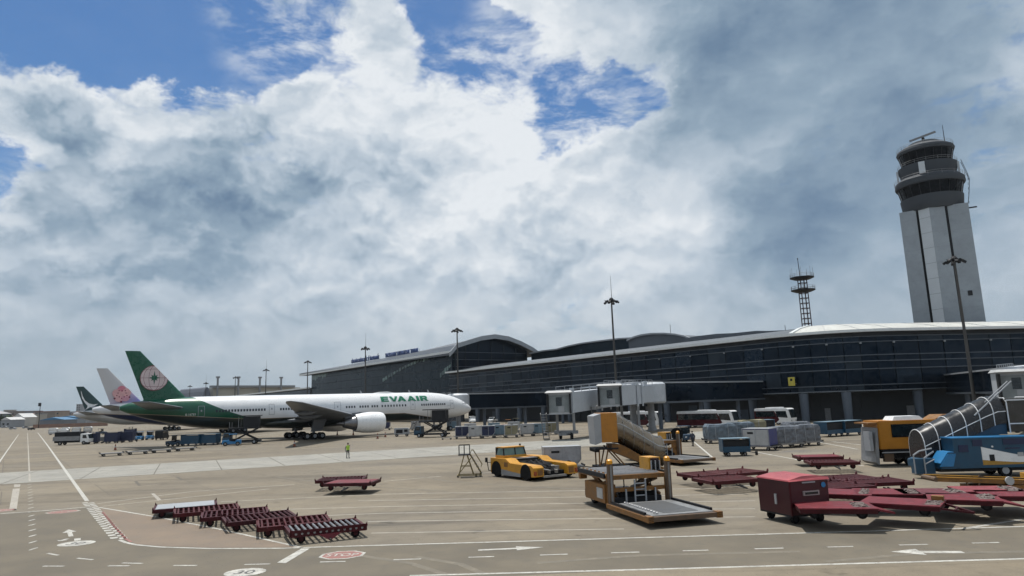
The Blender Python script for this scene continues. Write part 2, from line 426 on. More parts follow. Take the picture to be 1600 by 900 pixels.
band('edge_line', [G(59, 676), G(75, 697), G(104, 738), G(136, 783)], .26, Z3, PAINTW, road)
band('edge_line', [G(29, 679), G(10, 706), G(-14, 741)], .20, Z3, PAINTW, road)
band('centre_line', [G(43, 676), G(45, 720), G(46.5, 752)], .16, Z3, PAINTF, road)
band('red_line', [G(160, 800), G(178, 822), G(196, 842), G(205, 847)], .13, Z3, PAINTR, road)
A0, A1 = G(137, 785), G(187, 843)
N = 20
cm = None
for i in range(N):                           # zip-like chequer of the road edge
    c = A0.lerp(A1, (i + .5) / N); d = (A1 - A0).normalized(); n = Vector((-d.y, d.x, 0)); L = (A1 - A0).length / N
    for s in (0, 1):
        q = c + n * (.17 if s else -.17) + d * (L * .5 * (s - .5))
        if cm is None: cm = mesh_of(MB().poly([(-L * .26, -.16, 0), (L * .26, -.16, 0), (L * .26, .16, 0), (-L * .26, .16, 0)]), 'zip_mark', fix=False)
        o = obj('zip_mark', cm, PAINTW, road, loc=(q.x, q.y, Z3)); o.rotation_euler.z = heading(A0, A1)
D0, D1 = G(46.5, 757), G(52, 858)
for i in range(17):
    c = D0.lerp(D1, (i / 16) ** .9)
    o = obj('centre_dot', MB().poly([(.085 * math.cos(a * .785), .34 * math.sin(a * .785), 0) for a in range(8)]) if i == 0 else bpy.data.meshes['centre_dot'], PAINTW, road, loc=(c.x, c.y, Z3))
    o.rotation_euler.z = .1
dash_px = [((67, 885), (100, 885)), ((169, 884.5), (202, 884.5)), ((191, 880), (223, 880.8)), ((121, 872.5), (145, 875)), ((75, 865), (91, 868)), ((271, 884), (308, 884)), ((382, 882.5), (422, 881.5)),
           ((500, 878.6), (540, 877.6)), ((615, 875), (658, 873.7)), ((732, 871.2), (772, 870)), ((844, 867.7), (887, 866.3)), ((955, 864.2), (999, 863)), ((1067, 861), (1107, 860)), ((1179, 858), (1224, 856.8)), ((1293, 855.2), (1333, 854.2)), ((1405, 852), (1450, 851)), ((1519, 849), (1561, 848))]
for a, b in dash_px: band('lane_dash', [G(*a), G(*b)], .13, Z3, PAINTW, road)
sheet('stop_bar', [G(433, 879.5), G(446, 880.5), G(484, 857.5), G(471, 857.5)], Z3, PAINTW, road)
def arrow(tip, tail, w, parent):
    tip, tail = G(*tip), G(*tail); d = (tip - tail); L = d.length; d.normalize(); n = Vector((-d.y, d.x, 0)); h = tip - d * min(L * .42, 2.3)
    sheet('lane_arrow', [tail + n * w * .16, tail - n * w * .16, h - n * w * .16, h - n * w * .5, tip, h + n * w * .5, h + n * w * .16], Z3, PAINTW, parent)
arrow((850, 855.3), (747, 860), .75, road)
arrow((1392, 862.5), (1505, 863), 1.0, road)
arrow((107, 827.5), (111, 838.5), .62, road)
arrow((92, 846), (106, 842), .55, road)
sheet('arrow_tail', [G(116, 842), G(126, 841), G(126, 844.5), G(116, 845.5)], Z3, PAINTW, road)
def disc(px, py, rx, rz, m, name, z, k=20, a0=0.0, parent=road):
    c = G(px, py); e = G(px + rx, py - .033 * rx); r = (e - c).length; u = (e - c).normalized(); v = Vector((-u.y, u.x, 0))
    r2 = r * rz
    return sheet(name, [c + u * r * math.cos(a0 + 2 * math.pi * i / k) + v * r2 * math.sin(a0 + 2 * math.pi * i / k) for i in range(k)], z, m, parent), c, u, v, r, r2
PAINTK = mat('worn black marking', (.07, .07, .07), .85, var=.3, dirt=.4, dirt_col=(.3, .3, .29))
def ground_text(s, c, u, v, w, h, m, z):
    me = text_mesh(s, 1.0, .012); xs = [q.co.x for q in me.vertices]; ys = [q.co.y for q in me.vertices]
    for q in me.vertices:
        a = ((q.co.x - min(xs)) / (max(xs) - min(xs)) - .5) * w; b = ((q.co.y - min(ys)) / (max(ys) - min(ys)) - .5) * h
        p = c + u * a + v * b; q.co = (p.x, p.y, z)
    me.update(); return obj('road_lettering', me, m, road)
for px, py, rx in ((383, 894.5, 32), (119.5, 849.5, 27)):
    o, c, u, v, r, r2 = disc(px, py, rx, .85, PAINTW, 'speed_roundel', Z3)
    ground_text('30', c, u, v, r * .95, r2 * .85, PAINTK, Z4)
for px, py, rx, mw in ((535, 867.5, 37, PAINTW), (98, 800, 25, PAINTF), (2, 798, 22, PAINTF)):
    o, c, u, v, r, r2 = disc(px, py, rx, .85, mw, 'stop_roundel', Z3, 8, math.pi / 8)
    ring = sheet('stop_roundel_field', [c + u * r * .86 * math.cos(math.pi / 8 + math.pi * i / 4) + v * r2 * .86 * math.sin(math.pi / 8 + math.pi * i / 4) for i in range(8)], Z4, PAINTR, road)
    ground_text('STOP', c, u, v, r * 1.35, r2 * .62, mw, Z4 + .004)
sheet('faint_marking', [G(20, 764), G(31, 763), G(26, 797), G(14, 798)], Z3, PAINTF, road)
sheet('faint_marking', [G(22, 757), G(32, 757), G(31, 761), G(22, 761.5)], Z3, PAINTF, road)
sheet('faint_marking', [G(236, 771.5), G(241, 771), G(252, 781), G(247, 783)], Z3, PAINTF, ground)

# stand lines on the apron
lines = [((330, 787), (640, 768), (690, 745)), ((345, 784), (600, 772), (915, 766.5), (1165, 762)), ((300, 778), (460, 765), (640, 756)), ((560, 782.5), (910, 776.5), (1170, 772)), ((440, 796), (600, 791.5), (930, 786), (1180, 782.5)),
         ((380, 791), (560, 785)), ((500, 806), (600, 802), (920, 796.5), (1180, 795)), ((575, 815), (945, 810), (1180, 807.5)), ((580, 833), (975, 826.5))]
for l in lines[1:2] + lines[3:5] + lines[6:]:
    band('stand_line', [G(*p) for p in l], .17, Z1, PAINTF, ground)
for a, b in (((152, 787), (300, 768)), ((160, 791), (420, 764)), ((300, 768), (460, 757)), ((690, 744), (600, 752)), ((720, 742), (770, 738)), ((1084, 690), (1117, 718)), ((1180, 706), (1260, 721)), ((1275, 690), (1340, 702)), ((1300, 720), (1350, 728)),
             ((1130, 760), (1180, 758)), ((820, 697), (1000, 680)), ((1280, 670), (1345, 665)), ((1340, 790), (1510, 768)), ((1500, 827), (1600, 811)), ((1300, 690), (1345, 695))):
    band('stand_line', [G(*a), G(*b)], .2, Z1, PAINTF if a[0] < 1000 else PAINTW, ground)
# joints of the concrete bays, in the two directions of the stand grid
for s in (-52, -45.5, -39, -32.5, -26, -19.5, -13, -6.5, 0, 6.5, 13, 19.5, 26, 32.5, 39):
    c = G(380, 735) + AD * s
    band('bay_joint', [c - AN * 55, c - AN * 6], .07, Z1 - .001, JOINT, ground)
    if s > -30: band('bay_joint', [c + AN * (2 if s < 20 else -6), c + AN * (20 if s > -10 else 13)], .05, Z1 - .001, JOINT, ground)
for s in (-48, -41.5, -35, -28.5, -22, -15.5):
    c = G(380, 735) + AN * s
    band('bay_joint', [c - AD * 60, c + AD * 70], .07, Z1 - .001, JOINT, ground)
for q in (((212, 752), (276, 745)), ((218, 759), (285, 750)), ((212, 752), (218, 759)), ((276, 745), (285, 750))):
    band('patch_outline', [G(*q[0]), G(*q[1])], .25, Z1, JOINT, ground)
for q in (((640, 742), (700, 752), (800, 760), (925, 765)), ((430, 745), (540, 758), (700, 768)), ((560, 868), (640, 880), (700, 899)), ((650, 870), (720, 882), (760, 899)), ((840, 880), (1000, 868), (1250, 862)), ((1290, 878), (1420, 866), (1600, 862))):
    band('tyre_mark', [G(*p) for p in q], .30, Z2, TYRE, ground)
# pale concrete strip, bay by bay
P0, P1 = G(0, 757), G(400, 731)
sd = (P1 - P0).normalized(); sn = Vector((-sd.y, sd.x, 0))
wid = (G(0, 739) - P0).dot(sn)
strip = tag(obj('concrete_strip', MB().bb(-60, 150, 0, wid, -.20, .002), JOINT, loc=P0), kind='structure')
strip.rotation_euler.z = heading(P0, P1)
bay = 6.2
sm = mesh_of(MB().bb(.05, bay - .05, 0, wid * .5 - .05, .003, .011), 'slab')
for i in range(-9, 24):
    for j in (0, 1):
        obj('slab', sm, SLAB, strip, loc=(i * bay, j * wid * .5 + .02, random.uniform(-.002, .002)))
# oil and rubber stains
STAIN = mat('dark rubber stain', (.115, .105, .095), .8, var=.4, dirt=.7, dirt_col=(.2, .175, .145), scale=.8)
for px, py, rx, k in ((1240, 705, 30, .5), (905, 690, 40, .4), (520, 752, 26, .5), (360, 800, 30, .5)):
    c = G(px, py); e = G(px + rx, py); r = (e - c).length
    sheet('stain', [c + Vector((r * math.cos(a * .4) * random.uniform(.6, 1.1), r * k * math.sin(a * .4) * random.uniform(.6, 1.1), 0)) for a in range(16)], Z1, STAIN, ground)

# ------------------------------------------------------------------ terminal
E1, E2 = -AN, AD                                 # along the front towards the far end; inwards
TA = Vector((64.1, 140, 0)); TK = Vector((45.9, 7.0, 0))
def vplane(px, py, p0, d):                       # where a pixel's ray meets an upright plane: distance along it and height
    q = ray(px, py); n = Vector((d.y, -d.x, 0)); t = (p0 - CC).dot(n) / q.dot(n); p = CC + q * t
    return (p - p0).dot(d), p.z
FACADE = mat('smoky blue facade glass', (.005, .010, .018), .20, 0, var=.5, scale=.12, spec=.20)
FACADE2 = mat('green grey hall glass', (.008, .018, .026), .22, 0, var=.6, scale=.10, spec=.16)
MULL = mat('grey facade rail', (.085, .10, .12), .5, .3, var=.2)
MULLD = mat('dark mullion', (.012, .016, .022), .5, .3)
ROOFW = mat('pale roof sheet', (.50, .50, .47), .5, var=.12, dirt=.2, dirt_col=(.33, .33, .30), scale=.3)
ROOFG = mat('grey roof sheet', (.085, .098, .115), .55, .1, var=.2, scale=.2)
FASCIA = mat('white fascia edge', (.62, .64, .64), .45, var=.1)
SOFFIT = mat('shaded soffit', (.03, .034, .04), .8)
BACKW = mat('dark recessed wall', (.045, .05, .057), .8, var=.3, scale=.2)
COLB = mat('blue grey column', (.085, .105, .135), .7, var=.12)
def face_path(far):
    pts = [TA + TK * 2.6, TA + TK * 1.9, TA + TK * 1.25, TA + TK * .7]
    a, b, c = TA + TK * .32, TA, TA + E1 * 15
    for i in range(9):
        t = i / 8; pts.append(a * (1 - t) ** 2 + b * 2 * t * (1 - t) + c * t * t)
    s = 30.0
    while s < far: pts.append(TA + E1 * s); s += 15
    pts.append(TA + E1 * far); return pts
def resample(pts, step):
    out = [pts[0]]
    for a, b in zip(pts[:-1], pts[1:]):
        n = max(1, round((b - a).length / step))
        out += [a.lerp(b, i / n) for i in range(1, n + 1)]
    return out
def offset(pts, e):                               # e > 0 moves away from the apron
    r = []
    for i, p in enumerate(pts):
        d = (pts[min(i + 1, len(pts) - 1)] - pts[max(i - 1, 0)]).normalized(); r.append(p + Vector((d.y, -d.x, 0)) * e)
    return r
term = thing('terminal_pier', 'long dark glass airport terminal pier with pale roof edge and rounded corner', 'terminal', TA)
def tpart(name, mb, m, parent=None, smooth=False):
    mb.v = [tuple(Vector(v) - (TA if True else 0)) for v in mb.v]
    return obj(name, mb, m, parent or term, smooth)
def ribbon(mb, pts, e0, z0, e1, z1):
    a, b = offset(pts, e0), offset(pts, e1); k = len(pts)
    mb.add([(p.x, p.y, z0) for p in a] + [(p.x, p.y, z1) for p in b], [(i, i + 1, k + i + 1, k + i) for i in range(k - 1)]); return mb
def ringband(pts, e0, e1, z0, z1):                # a solid rail following the front
    a, b = offset(pts, e0), offset(pts, e1)
    return MB().loft([[(p.x, p.y, z0), (q.x, q.y, z0), (q.x, q.y, z1), (p.x, p.y, z1)] for p, q in zip(a, b)])
PANES = [FACADE] * 5 + [mat('paler facade glass', (.026, .034, .044), .35, 0, var=.3, scale=.3, spec=.2), mat('clear facade glass', (.004, .008, .015), .06, 0, var=.3, spec=.35), mat('mottled facade glass', (.015, .023, .034), .15, 0, var=.6, scale=.5, spec=.25)]  # panes differ at random in darkness and roughness
for _m in PANES + [FACADE2]: _m.node_tree.nodes['Principled BSDF'].inputs['Specular Tint'].default_value = (.55, .75, 1.0, 1)   # tints the reflections in the glass blue
FP = face_path(150)
FR = resample(FP, 5.2)
ZR = [6.15, 7.25, 10.5, 12.1, 13.35, 16.1, 17.2]
lean = lambda z: (18 - z) * .02                   # glass tilts out towards the eave
for r in range(len(ZR) - 1):
    row = tpart('glass_row', ringband(FR, lean(ZR[r]) + .5, lean(ZR[r]) + .6, ZR[r], ZR[r + 1]), MULLD)
    a0, a1 = offset(FR, lean(ZR[r])), offset(FR, lean(ZR[r + 1]))
    for i in range(len(FR) - 1):
        u0, u1 = a0[i].lerp(a0[i + 1], .02), a0[i].lerp(a0[i + 1], .98); w0, w1 = a1[i].lerp(a1[i + 1], .02), a1[i].lerp(a1[i + 1], .98)
        nrm = (FR[i + 1] - FR[i]).normalized(); nrm = Vector((nrm.y, -nrm.x, 0)); tl = random.uniform(-.006, .006) * 3
        zz0, zz1 = ZR[r] + .06, ZR[r + 1] - .06
        q = [u0 + Vector((0, 0, zz0)), u1 + Vector((0, 0, zz0)), w1 + Vector((0, 0, zz1)) + nrm * tl, w0 + Vector((0, 0, zz1)) + nrm * tl]
        tpart('pane', MB().loft([q, [p + nrm * .06 for p in q]]), random.choice(PANES), row)
for z in ZR:
    tpart('rail', ringband(FR, lean(z) - .28, lean(z) - .06, z - .09, z + .09), MULL)
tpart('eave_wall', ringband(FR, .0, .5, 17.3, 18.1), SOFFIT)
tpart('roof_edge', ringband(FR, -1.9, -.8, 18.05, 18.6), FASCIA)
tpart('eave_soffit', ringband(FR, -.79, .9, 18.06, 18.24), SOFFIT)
rf = ribbon(MB(), FR, -1.0, 18.55, 5, 20.2); ribbon(rf, FR, 5, 20.2, 12, 21.5); ribbon(rf, FR, 12, 21.5, 24, 22.0)
FI = [i for i, p in enumerate(FR) if (p - TA).dot(E1) > 8][0]
rw = MB(); cut = FR[:FI + 1]; rest_ = FR[FI:]
for e0, z0, e1, z1 in ((-1.0, 18.55, 5, 20.0), (5, 20.0, 12, 21.1), (12, 21.1, 24, 21.5)): ribbon(rw, cut, e0, z0, e1, z1)
tpart('pale_roof', rw, ROOFW)
rg = MB()
for e0, z0, e1, z1 in ((-1.0, 18.55, 5, 19.7), (5, 19.7, 12, 20.7), (12, 20.7, 24, 21.1)): ribbon(rg, rest_, e0, z0, e1, z1)
tpart('grey_roof', rg, ROOFG)
a = offset(FR, -1.0)[FI]; b = offset(FR, 12)[FI]
tpart('roof_ridge', MB().bar((a.x, a.y, 18.7), (offset(FR, 5)[FI].x, offset(FR, 5)[FI].y, 20.1), .7, .25).bar((offset(FR, 5)[FI].x, offset(FR, 5)[FI].y, 20.1), (b.x, b.y, 21.2), .7, .25), FASCIA)
for i in range(0, FI, 2):                          # standing seams of the pale roof
    p, q = offset(FR, -1.0)[i], offset(FR, 12)[i]; m_ = offset(FR, 5)[i]
    tpart('roof_seam', MB().bar((p.x, p.y, 18.58), (m_.x, m_.y, 20.03), .07, .07).bar((m_.x, m_.y, 20.03), (q.x, q.y, 21.13), .07, .07), LGREY)
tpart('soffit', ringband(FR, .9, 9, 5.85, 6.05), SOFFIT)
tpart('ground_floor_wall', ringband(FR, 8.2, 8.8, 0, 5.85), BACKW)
for i in range(3, len(FR) - 3, 3):                  # painted doors of the ground floor
    p, q = offset(FR, 8.1)[i], offset(FR, 8.1)[i + 1]; h = random.choice((2.6, 3.4, 3.9))
    p2, q2 = p.lerp(q, .15), p.lerp(q, .7)
    tpart('door', MB().loft([[(p2.x, p2.y, 0), (q2.x, q2.y, 0), (q2.x, q2.y, h), (p2.x, p2.y, h)], [(p2.x - .12, p2.y - .09, 0), (q2.x - .12, q2.y - .09, 0), (q2.x - .12, q2.y - .09, h), (p2.x - .12, p2.y - .09, h)]]), random.choice((GREY, COLB, BACKW)))
for s in [7.3 + 12.6 * i for i in range(12)]:
    p = TA + E1 * s + E2 * 1.6
    tpart('column', MB().cyl((p.x, p.y, 0), (p.x, p.y, 5.9), .75, .95, 14), COLB, smooth=True)
for k in (.082, .43, .80, 1.2, 1.7):
    p = TA + TK * k + Vector((0, 1.6, 0))
    tpart('column', MB().cyl((p.x, p.y, 0), (p.x, p.y, 5.9), .75, .95, 14), COLB, smooth=True)
for i in range(6, len(FR) - 20, 2):                 # small lamps under the top rail
    p = offset(FR, lean(16) - .35)[i]
    tpart('facade_lamp', MB().box((p.x, p.y, 15.85), (.35, .35, .3)), LGREY)
# roofs rising behind the pier front
RP = TA + E2 * 26
def back_roof(pxs, depth, m, name, p0=RP, floor=15.0, edge=True):
    pr = [vplane(x, y, p0, E1) for x, y in pxs]
    r0 = [p0 + E1 * s + Vector((0, 0, z)) for s, z in pr]; r1 = [p + E2 * depth for p in r0]
    mb = MB(); k = len(r0)
    mb.add([tuple(p) for p in r0 + r1] + [(p.x, p.y, floor) for p in r0 + r1],
           [(i, i + 1, k + i + 1, k + i) for i in range(k - 1)] + [(i + 1, i, 2 * k + i, 2 * k + i + 1) for i in range(k - 1)] + [(0, k, 3 * k, 2 * k), (k - 1, 3 * k - 1, 4 * k - 1, 2 * k - 1)])
    tpart(name, mb, m)
    if edge:
        tpart('roof_edge', MB().loft([[tuple(p - E2 * .9 + Vector((0, 0, dz))) for p, dz in ((p, -.05), (p + E2 * .85, -.05), (p + E2 * .85, .42), (p, .42))] for p in r0]), LGREY)
back_roof([(830, 553), (850, 549), (872, 546.5), (890, 541.5), (910, 537.5), (940, 533.5), (970, 530), (1000, 528.5), (1030, 529)], 40, FACADE2, 'rear_roof', TA + E2 * 34)
back_roof([(982, 533), (992, 528), (1004, 524.5), (1020, 522.3), (1040, 522), (1058, 523.5), (1072, 526.5), (1080, 530)], 16, ROOFG, 'vault_roof', TA + E2 * 25)
back_roof([(1068, 529), (1090, 525), (1120, 521.5), (1145, 520.5), (1165, 518.5), (1182, 516.8), (1200, 517), (1225, 516), (1260, 512.5), (1292, 509)], 14, ROOFG, 'ridge_roof', TA + E2 * 22, edge=False)
for px, y0, y1 in ((1048, 522, 507), (1227, 514, 508)):
    s, z = vplane(px, y0, TA + E2 * 26, E1); p = TA + E2 * 26 + E1 * s; z2 = vplane(px, y1, TA + E2 * 26, E1)[1]
    tpart('roof_mast', MB().cyl((p.x, p.y, z - 1), (p.x, p.y, z2), .07, n=6), DARK)

# the tall hall beyond
HS0, HS1 = 147.0, 300.0
hall = thing('terminal_hall', 'tall glazed terminal hall with vaulted roof and blue rooftop lettering', 'terminal', TA + E1 * HS0)
HO = TA + E1 * HS0
def hp(s, k, z): return E1 * (s - HS0) + E2 * k + Vector((0, 0, z))
def hpart(name, mb, m, parent=None, smooth=False): return obj(name, mb, m, parent or hall, smooth)
SEC = [(-3.2, -.35), (0, .25), (5, .52), (11, .83), (17.5, 1.0), (24, .88), (30, .56), (36, .12), (40, -.3)]
def vault(dz, s0, s1, n=8, grow=0):
    rings = []
    for i in range(n + 1):
        s = s0 + (s1 - s0) * i / n; t = (s - HS0) / (HS1 - HS0); rise = 4.1 * max(0.0, min(1.0, 1 - t)) ** 1.3 + 1.3
        rings.append([hp(s, k, 26.6 + rise * f + dz) for k, f in SEC])
    return rings
r0, r1 = vault(.45, HS0 - 2.5, HS1 + 8), vault(-.25, HS0 - 2.5, HS1 + 8)
hpart('roof', MB().loft([a + b[::-1] for a, b in zip(r0, r1)]), ROOFG, smooth=False)
hpart('arch_edge', MB().loft([[p + Vector((0, 0, .5)) for p in r0[0]] + [p + Vector((0, 0, -.5)) for p in r1[0][::-1]], [p + Vector((0, 0, .5)) - E1 * .7 for p in r0[0]] + [p + Vector((0, 0, -.5)) - E1 * .7 for p in r1[0][::-1]]]), LGREY)
hpart('eave_edge', MB().loft([[hp(s, -3.3, 25.3), hp(s, -2.6, 25.3), hp(s, -2.6, 26.1), hp(s, -3.3, 26.1)] for s in (HS0 - 2.5, HS1 + 8)]), FASCIA)
hpart('eave_soffit', MB().loft([[hp(s, -2.55, 25.35), hp(s, 1, 25.35), hp(s, 1, 25.75), hp(s, -2.55, 25.75)] for s in (HS0 - 2, HS1 + 7)]), SOFFIT)
end = [hp(HS0, k, 26.3 + 5.4 * f) for k, f in SEC[1:-1]]
hpart('end_wall', MB().loft([[hp(HS0 + 1, 36, 4), hp(HS0 + 1, .3, 4)] + [p + E1 * 1 for p in end], [hp(HS0 + 1.5, 36, 4), hp(HS0 + 1.5, .3, 4)] + [p + E1 * 1.5 for p in end]]), FACADE)
for z in (20.5, 23.2, 26.0):
    hpart('rail', MB().bar(hp(HS0 + .7, .5, z), hp(HS0 + .7, 35, z), .2), MULL)
for k in (6, 12, 18, 24, 30):
    hpart('mullion', MB().bar(hp(HS0 + .75, k, 18.5), hp(HS0 + .75, k, 27.2 + (1 - abs(k - 17.5) / 18) * 3), .2), MULLD)
hz_ = [5.6, 9.2, 12.8, 16.4, 20.0, 23.2, 25.6]
for r in range(len(hz_) - 1):
    row = hpart('glass_row', MB().loft([[hp(s, .9, hz_[r]), hp(s, 1.3, hz_[r]), hp(s, 1.3, hz_[r + 1]), hp(s, .9, hz_[r + 1])] for s in (HS0 + .1, HS1)]), MULLD)
    pm = None
    for i in range(25):
        s = HS0 + .2 + (HS1 - HS0 - .4) * i / 25; w = (HS1 - HS0 - .4) / 25 - .16; ex = random.uniform(-.03, .03)
        q = [hp(s, .75, hz_[r] + .08), hp(s + w, .75 + ex, hz_[r] + .08), hp(s + w, .75 + ex * .3, hz_[r + 1] - .08), hp(s, .75 - ex, hz_[r + 1] - .08)]
        hpart('pane', MB().loft([q, [p + E2 * .08 for p in q]]), FACADE2, row)
GREENREFL = mat('pale green reflection', (.15, .23, .22), .2, var=.4, scale=.3)  # greens that paint reflections onto the hall glass
DIMREFL = mat('dim green reflection', (.06, .10, .10), .2, var=.5, scale=.4)
for i in range(11):                                  # pale green reflections painted over the far corner panes
    s = HS1 - 2 - i * 2.1; hh = random.uniform(2.0, 5.5) * (1 - i / 14)
    hpart('reflection_strip', MB().loft([[hp(s, .62, 25.3 - hh), hp(s - 1.5, .62, 25.3 - hh), hp(s - 1.5, .62, 25.3), hp(s, .62, 25.3)], [hp(s, .70, 25.3 - hh), hp(s - 1.5, .70, 25.3 - hh), hp(s - 1.5, .70, 25.3), hp(s, .70, 25.3)]]), GREENREFL)
for i in range(16):                                  # broken run of painted green reflections on the glass
    t = i / 15; s_ = HS0 + 62 - 40 * t; z = 18.3 + 6.4 * math.sin(t * 1.45); hh = random.uniform(.5, 1.7)
    hpart('reflection_pane', MB().loft([[hp(s_, .55, z - hh / 2), hp(s_ - 1.9, .55, z - hh / 2 + .35), hp(s_ - 1.9, .55, z + hh / 2 + .35), hp(s_, .55, z + hh / 2)], [hp(s_, .66, z - hh / 2), hp(s_ - 1.9, .66, z - hh / 2 + .35), hp(s_ - 1.9, .66, z + hh / 2 + .35), hp(s_, .66, z + hh / 2)]]), random.choice((GREENREFL, DIMREFL)))
for i in range(6):  # shorter painted reflections near the hall end
    s_ = HS0 + 11 - 1.7 * i; z = 17.6 + .75 * i; hh = random.uniform(1.0, 2.2)
    hpart('reflection_pane', MB().loft([[hp(s_, .55, z - hh / 2), hp(s_ - 1.2, .55, z - hh / 2 + .4), hp(s_ - 1.2, .55, z + hh / 2 + .4), hp(s_, .55, z + hh / 2)], [hp(s_, .66, z - hh / 2), hp(s_ - 1.2, .66, z - hh / 2 + .4), hp(s_ - 1.2, .66, z + hh / 2 + .4), hp(s_, .66, z + hh / 2)]]), random.choice((GREENREFL, DIMREFL)))
hpart('lower_wall', MB().loft([[hp(s, 4, 0), hp(s, 4.5, 0), hp(s, 4.5, 5.55), hp(s, 4, 5.55)] for s in (HS0, HS1)]), BACKW)
SIGNB = mat('blue sign letters', (.012, .045, .17), .5)
def roof_sign(s, px0, py0, px1, py1, h):
    p0 = HO + E2 * .5
    a, za = vplane(px0, py0, p0, E1); b, zb = vplane(px1, py1, p0, E1)
    me = text_mesh(s, 1.0, .03, 1.0, .12); xs = [v.co.x for v in me.vertices]; ys = [v.co.y for v in me.vertices]; lo, hi = min(xs), max(xs); y0 = 0.0; cap = .72
    for v in me.vertices:
        t = (v.co.x - lo) / (hi - lo); q = E1 * (a + (b - a) * t) + E2 * (.5 + v.co.z) + Vector((0, 0, za + (zb - za) * t + (v.co.y - y0) / cap * h)); v.co = q
    me.update(); o = obj('sign_lettering', me, SIGNB, hall)
    L = [E1 * (a + (b - a) * t) + E2 * .9 + Vector((0, 0, za + (zb - za) * t)) for t in [i / 10 for i in range(11)]]
    fr = MB()
    for p in L: fr.bar(p + Vector((0, 0, -2.0)), p + Vector((0, 0, h * .8)), .1)
    fr.bar(L[0], L[-1], .12); obj('sign_frame', fr, LGREY, hall)
roof_sign('C\u1ea2NG H\u00c0NG KH\u00d4NG QU\u1ed0C T\u1ebe T\u00c2N S\u01a0N NH\u1ea4T', 549, 567.5, 592.5, 560.5, 1.6)
roof_sign('TAN SON NHAT INTERNATIONAL TERMINAL', 602, 558.5, 654, 550, 1.75)
fp_ = thing('terminal_far_pier', 'low far pier of the terminal running off behind the white airliner', 'terminal', TA + E1 * 300)
for z0, z1, e0, m, nm in ((5.8, 11.5, .5, FACADE, 'glass_row'), (11.7, 17.5, .3, FACADE, 'glass_row'), (0, 5.6, 6, BACKW, 'ground_floor_wall')):
    obj(nm, MB().loft([[tuple(E1 * s + E2 * e0 + Vector((0, 0, z0))), tuple(E1 * s + E2 * (e0 + .4) + Vector((0, 0, z0))), tuple(E1 * s + E2 * (e0 + .4) + Vector((0, 0, z1))), tuple(E1 * s + E2 * e0 + Vector((0, 0, z1)))] for s in (0, 240)]), m, fp_)
obj('roof_edge', MB().loft([[tuple(E1 * s + E2 * a_ + Vector((0, 0, z))) for a_, z in ((-1.6, 18.0), (-.8, 17.9), (-.8, 18.8), (-1.6, 18.7))] for s in (-2, 240)]), FASCIA, fp_)
obj('roof', MB().loft([[tuple(E1 * s + E2 * a_ + Vector((0, 0, z))) for a_, z in ((-.75, 18.2), (20, 20.5), (34, 20.5), (34, 17), (0.8, 17.7))] for s in (-2, 240)]), ROOFG, fp_)

# ------------------------------------------------------------------ control tower
TWY = 185.0
tb = at(1482, 498, TWY)
tz = lambda y: at(1448 + (y - 235) * .129, y, TWY).z
tower = thing('control_tower', 'tall grey concrete control tower with two dark glazed decks and rooftop radar', 'tower', (tb.x, tb.y, 0), math.atan2(tb.y, tb.x) - math.pi / 2)
TWC = mat('tower concrete', (.27, .30, .33), .8, var=.16, dirt=.3, dirt_col=(.17, .19, .21), scale=.25)
TWL = mat('pale tower panel', (.47, .50, .53), .7, var=.08, scale=.3)
TWG = mat('black tower glass', (.004, .005, .007), .25, 0, var=.3, spec=.08)
TWD = mat('tower deck cladding', (.040, .047, .058), .8, var=.2, scale=.5, dirt=.3, dirt_col=(.05, .055, .06))
ztop = tz(330)
obj('shaft_side', MB().slab([(-8.1, -4.4), (-4.1, -4.9), (-4.1, 7), (-8.1, 7)], 0, ztop), TWC, tower)
obj('shaft_side', MB().slab([(3.3, -4.9), (8.1, -4.4), (8.1, 7), (3.3, 7)], 0, ztop), TWC, tower)
obj('shaft_slot', MB().slab([(-4.09, -3.6), (3.29, -3.6), (3.29, 6.9), (-4.09, 6.9)], 0, ztop), DARK, tower)
obj('shaft_panel', MB().slab([(-3.5, -5.0), (-.9, -6.4), (-.9, -3.7), (-3.5, -3.7)], 0, ztop + .4), TWL, tower)
obj('shaft_panel', MB().slab([(-.89, -6.4), (2.7, -5.4), (2.7, -3.7), (-.89, -3.7)], 0, ztop + .4), TWC, tower)
obj('service_pipe', MB().cyl((3.0, -5.1, 0), (3.0, -5.1, ztop), .16, n=8), DARK, tower)
def deck(prof, m, name, smooth=True, par=None): return obj(name, MB().lathe(prof, 40), m, par or tower, smooth)
z_ = {y: tz(y) for y in (224, 231, 235, 238, 243, 250, 258, 261, 280, 283, 291, 295, 309, 311, 325, 331)}
deck([(3.0, z_[331] - .6), (6.6, z_[331]), (7.4, z_[325]), (7.7, z_[311]), (6.0, z_[311] + .05), (3.0, z_[311] + .05)], TWD, 'lower_bowl')
deck([(7.2, z_[311] + .05), (7.9, z_[295] + .3), (7.0, z_[295] + .31), (6.4, z_[311] + .06)], TWG, 'lower_glazing')
deck([(7.0, z_[295] + .35), (8.35, z_[295] + .35), (8.6, z_[291]), (8.5, z_[283] - .3), (7.6, z_[280]), (6.0, z_[280] + .1)], TWD, 'balcony_ring')
deck([(6.6, z_[280] + .12), (7.2, z_[261] - 1), (7.3, z_[258] - .6), (5.6, z_[258] - .5)], TWD, 'middle_band')
deck([(5.9, z_[258] - .45), (6.7, z_[243] + .2), (6.0, z_[243] + .25), (5.2, z_[258] - .42)], TWG, 'upper_glazing')
deck([(5.8, z_[243] + .3), (6.95, z_[243] + .3), (7.2, z_[238]), (7.0, z_[235]), (5.6, z_[231] + .1), (4.2, z_[231] + .15), (3.9, z_[224] - .2), (2.0, z_[224] + .2), (.1, z_[224] + .25)], TWD, 'upper_roof')
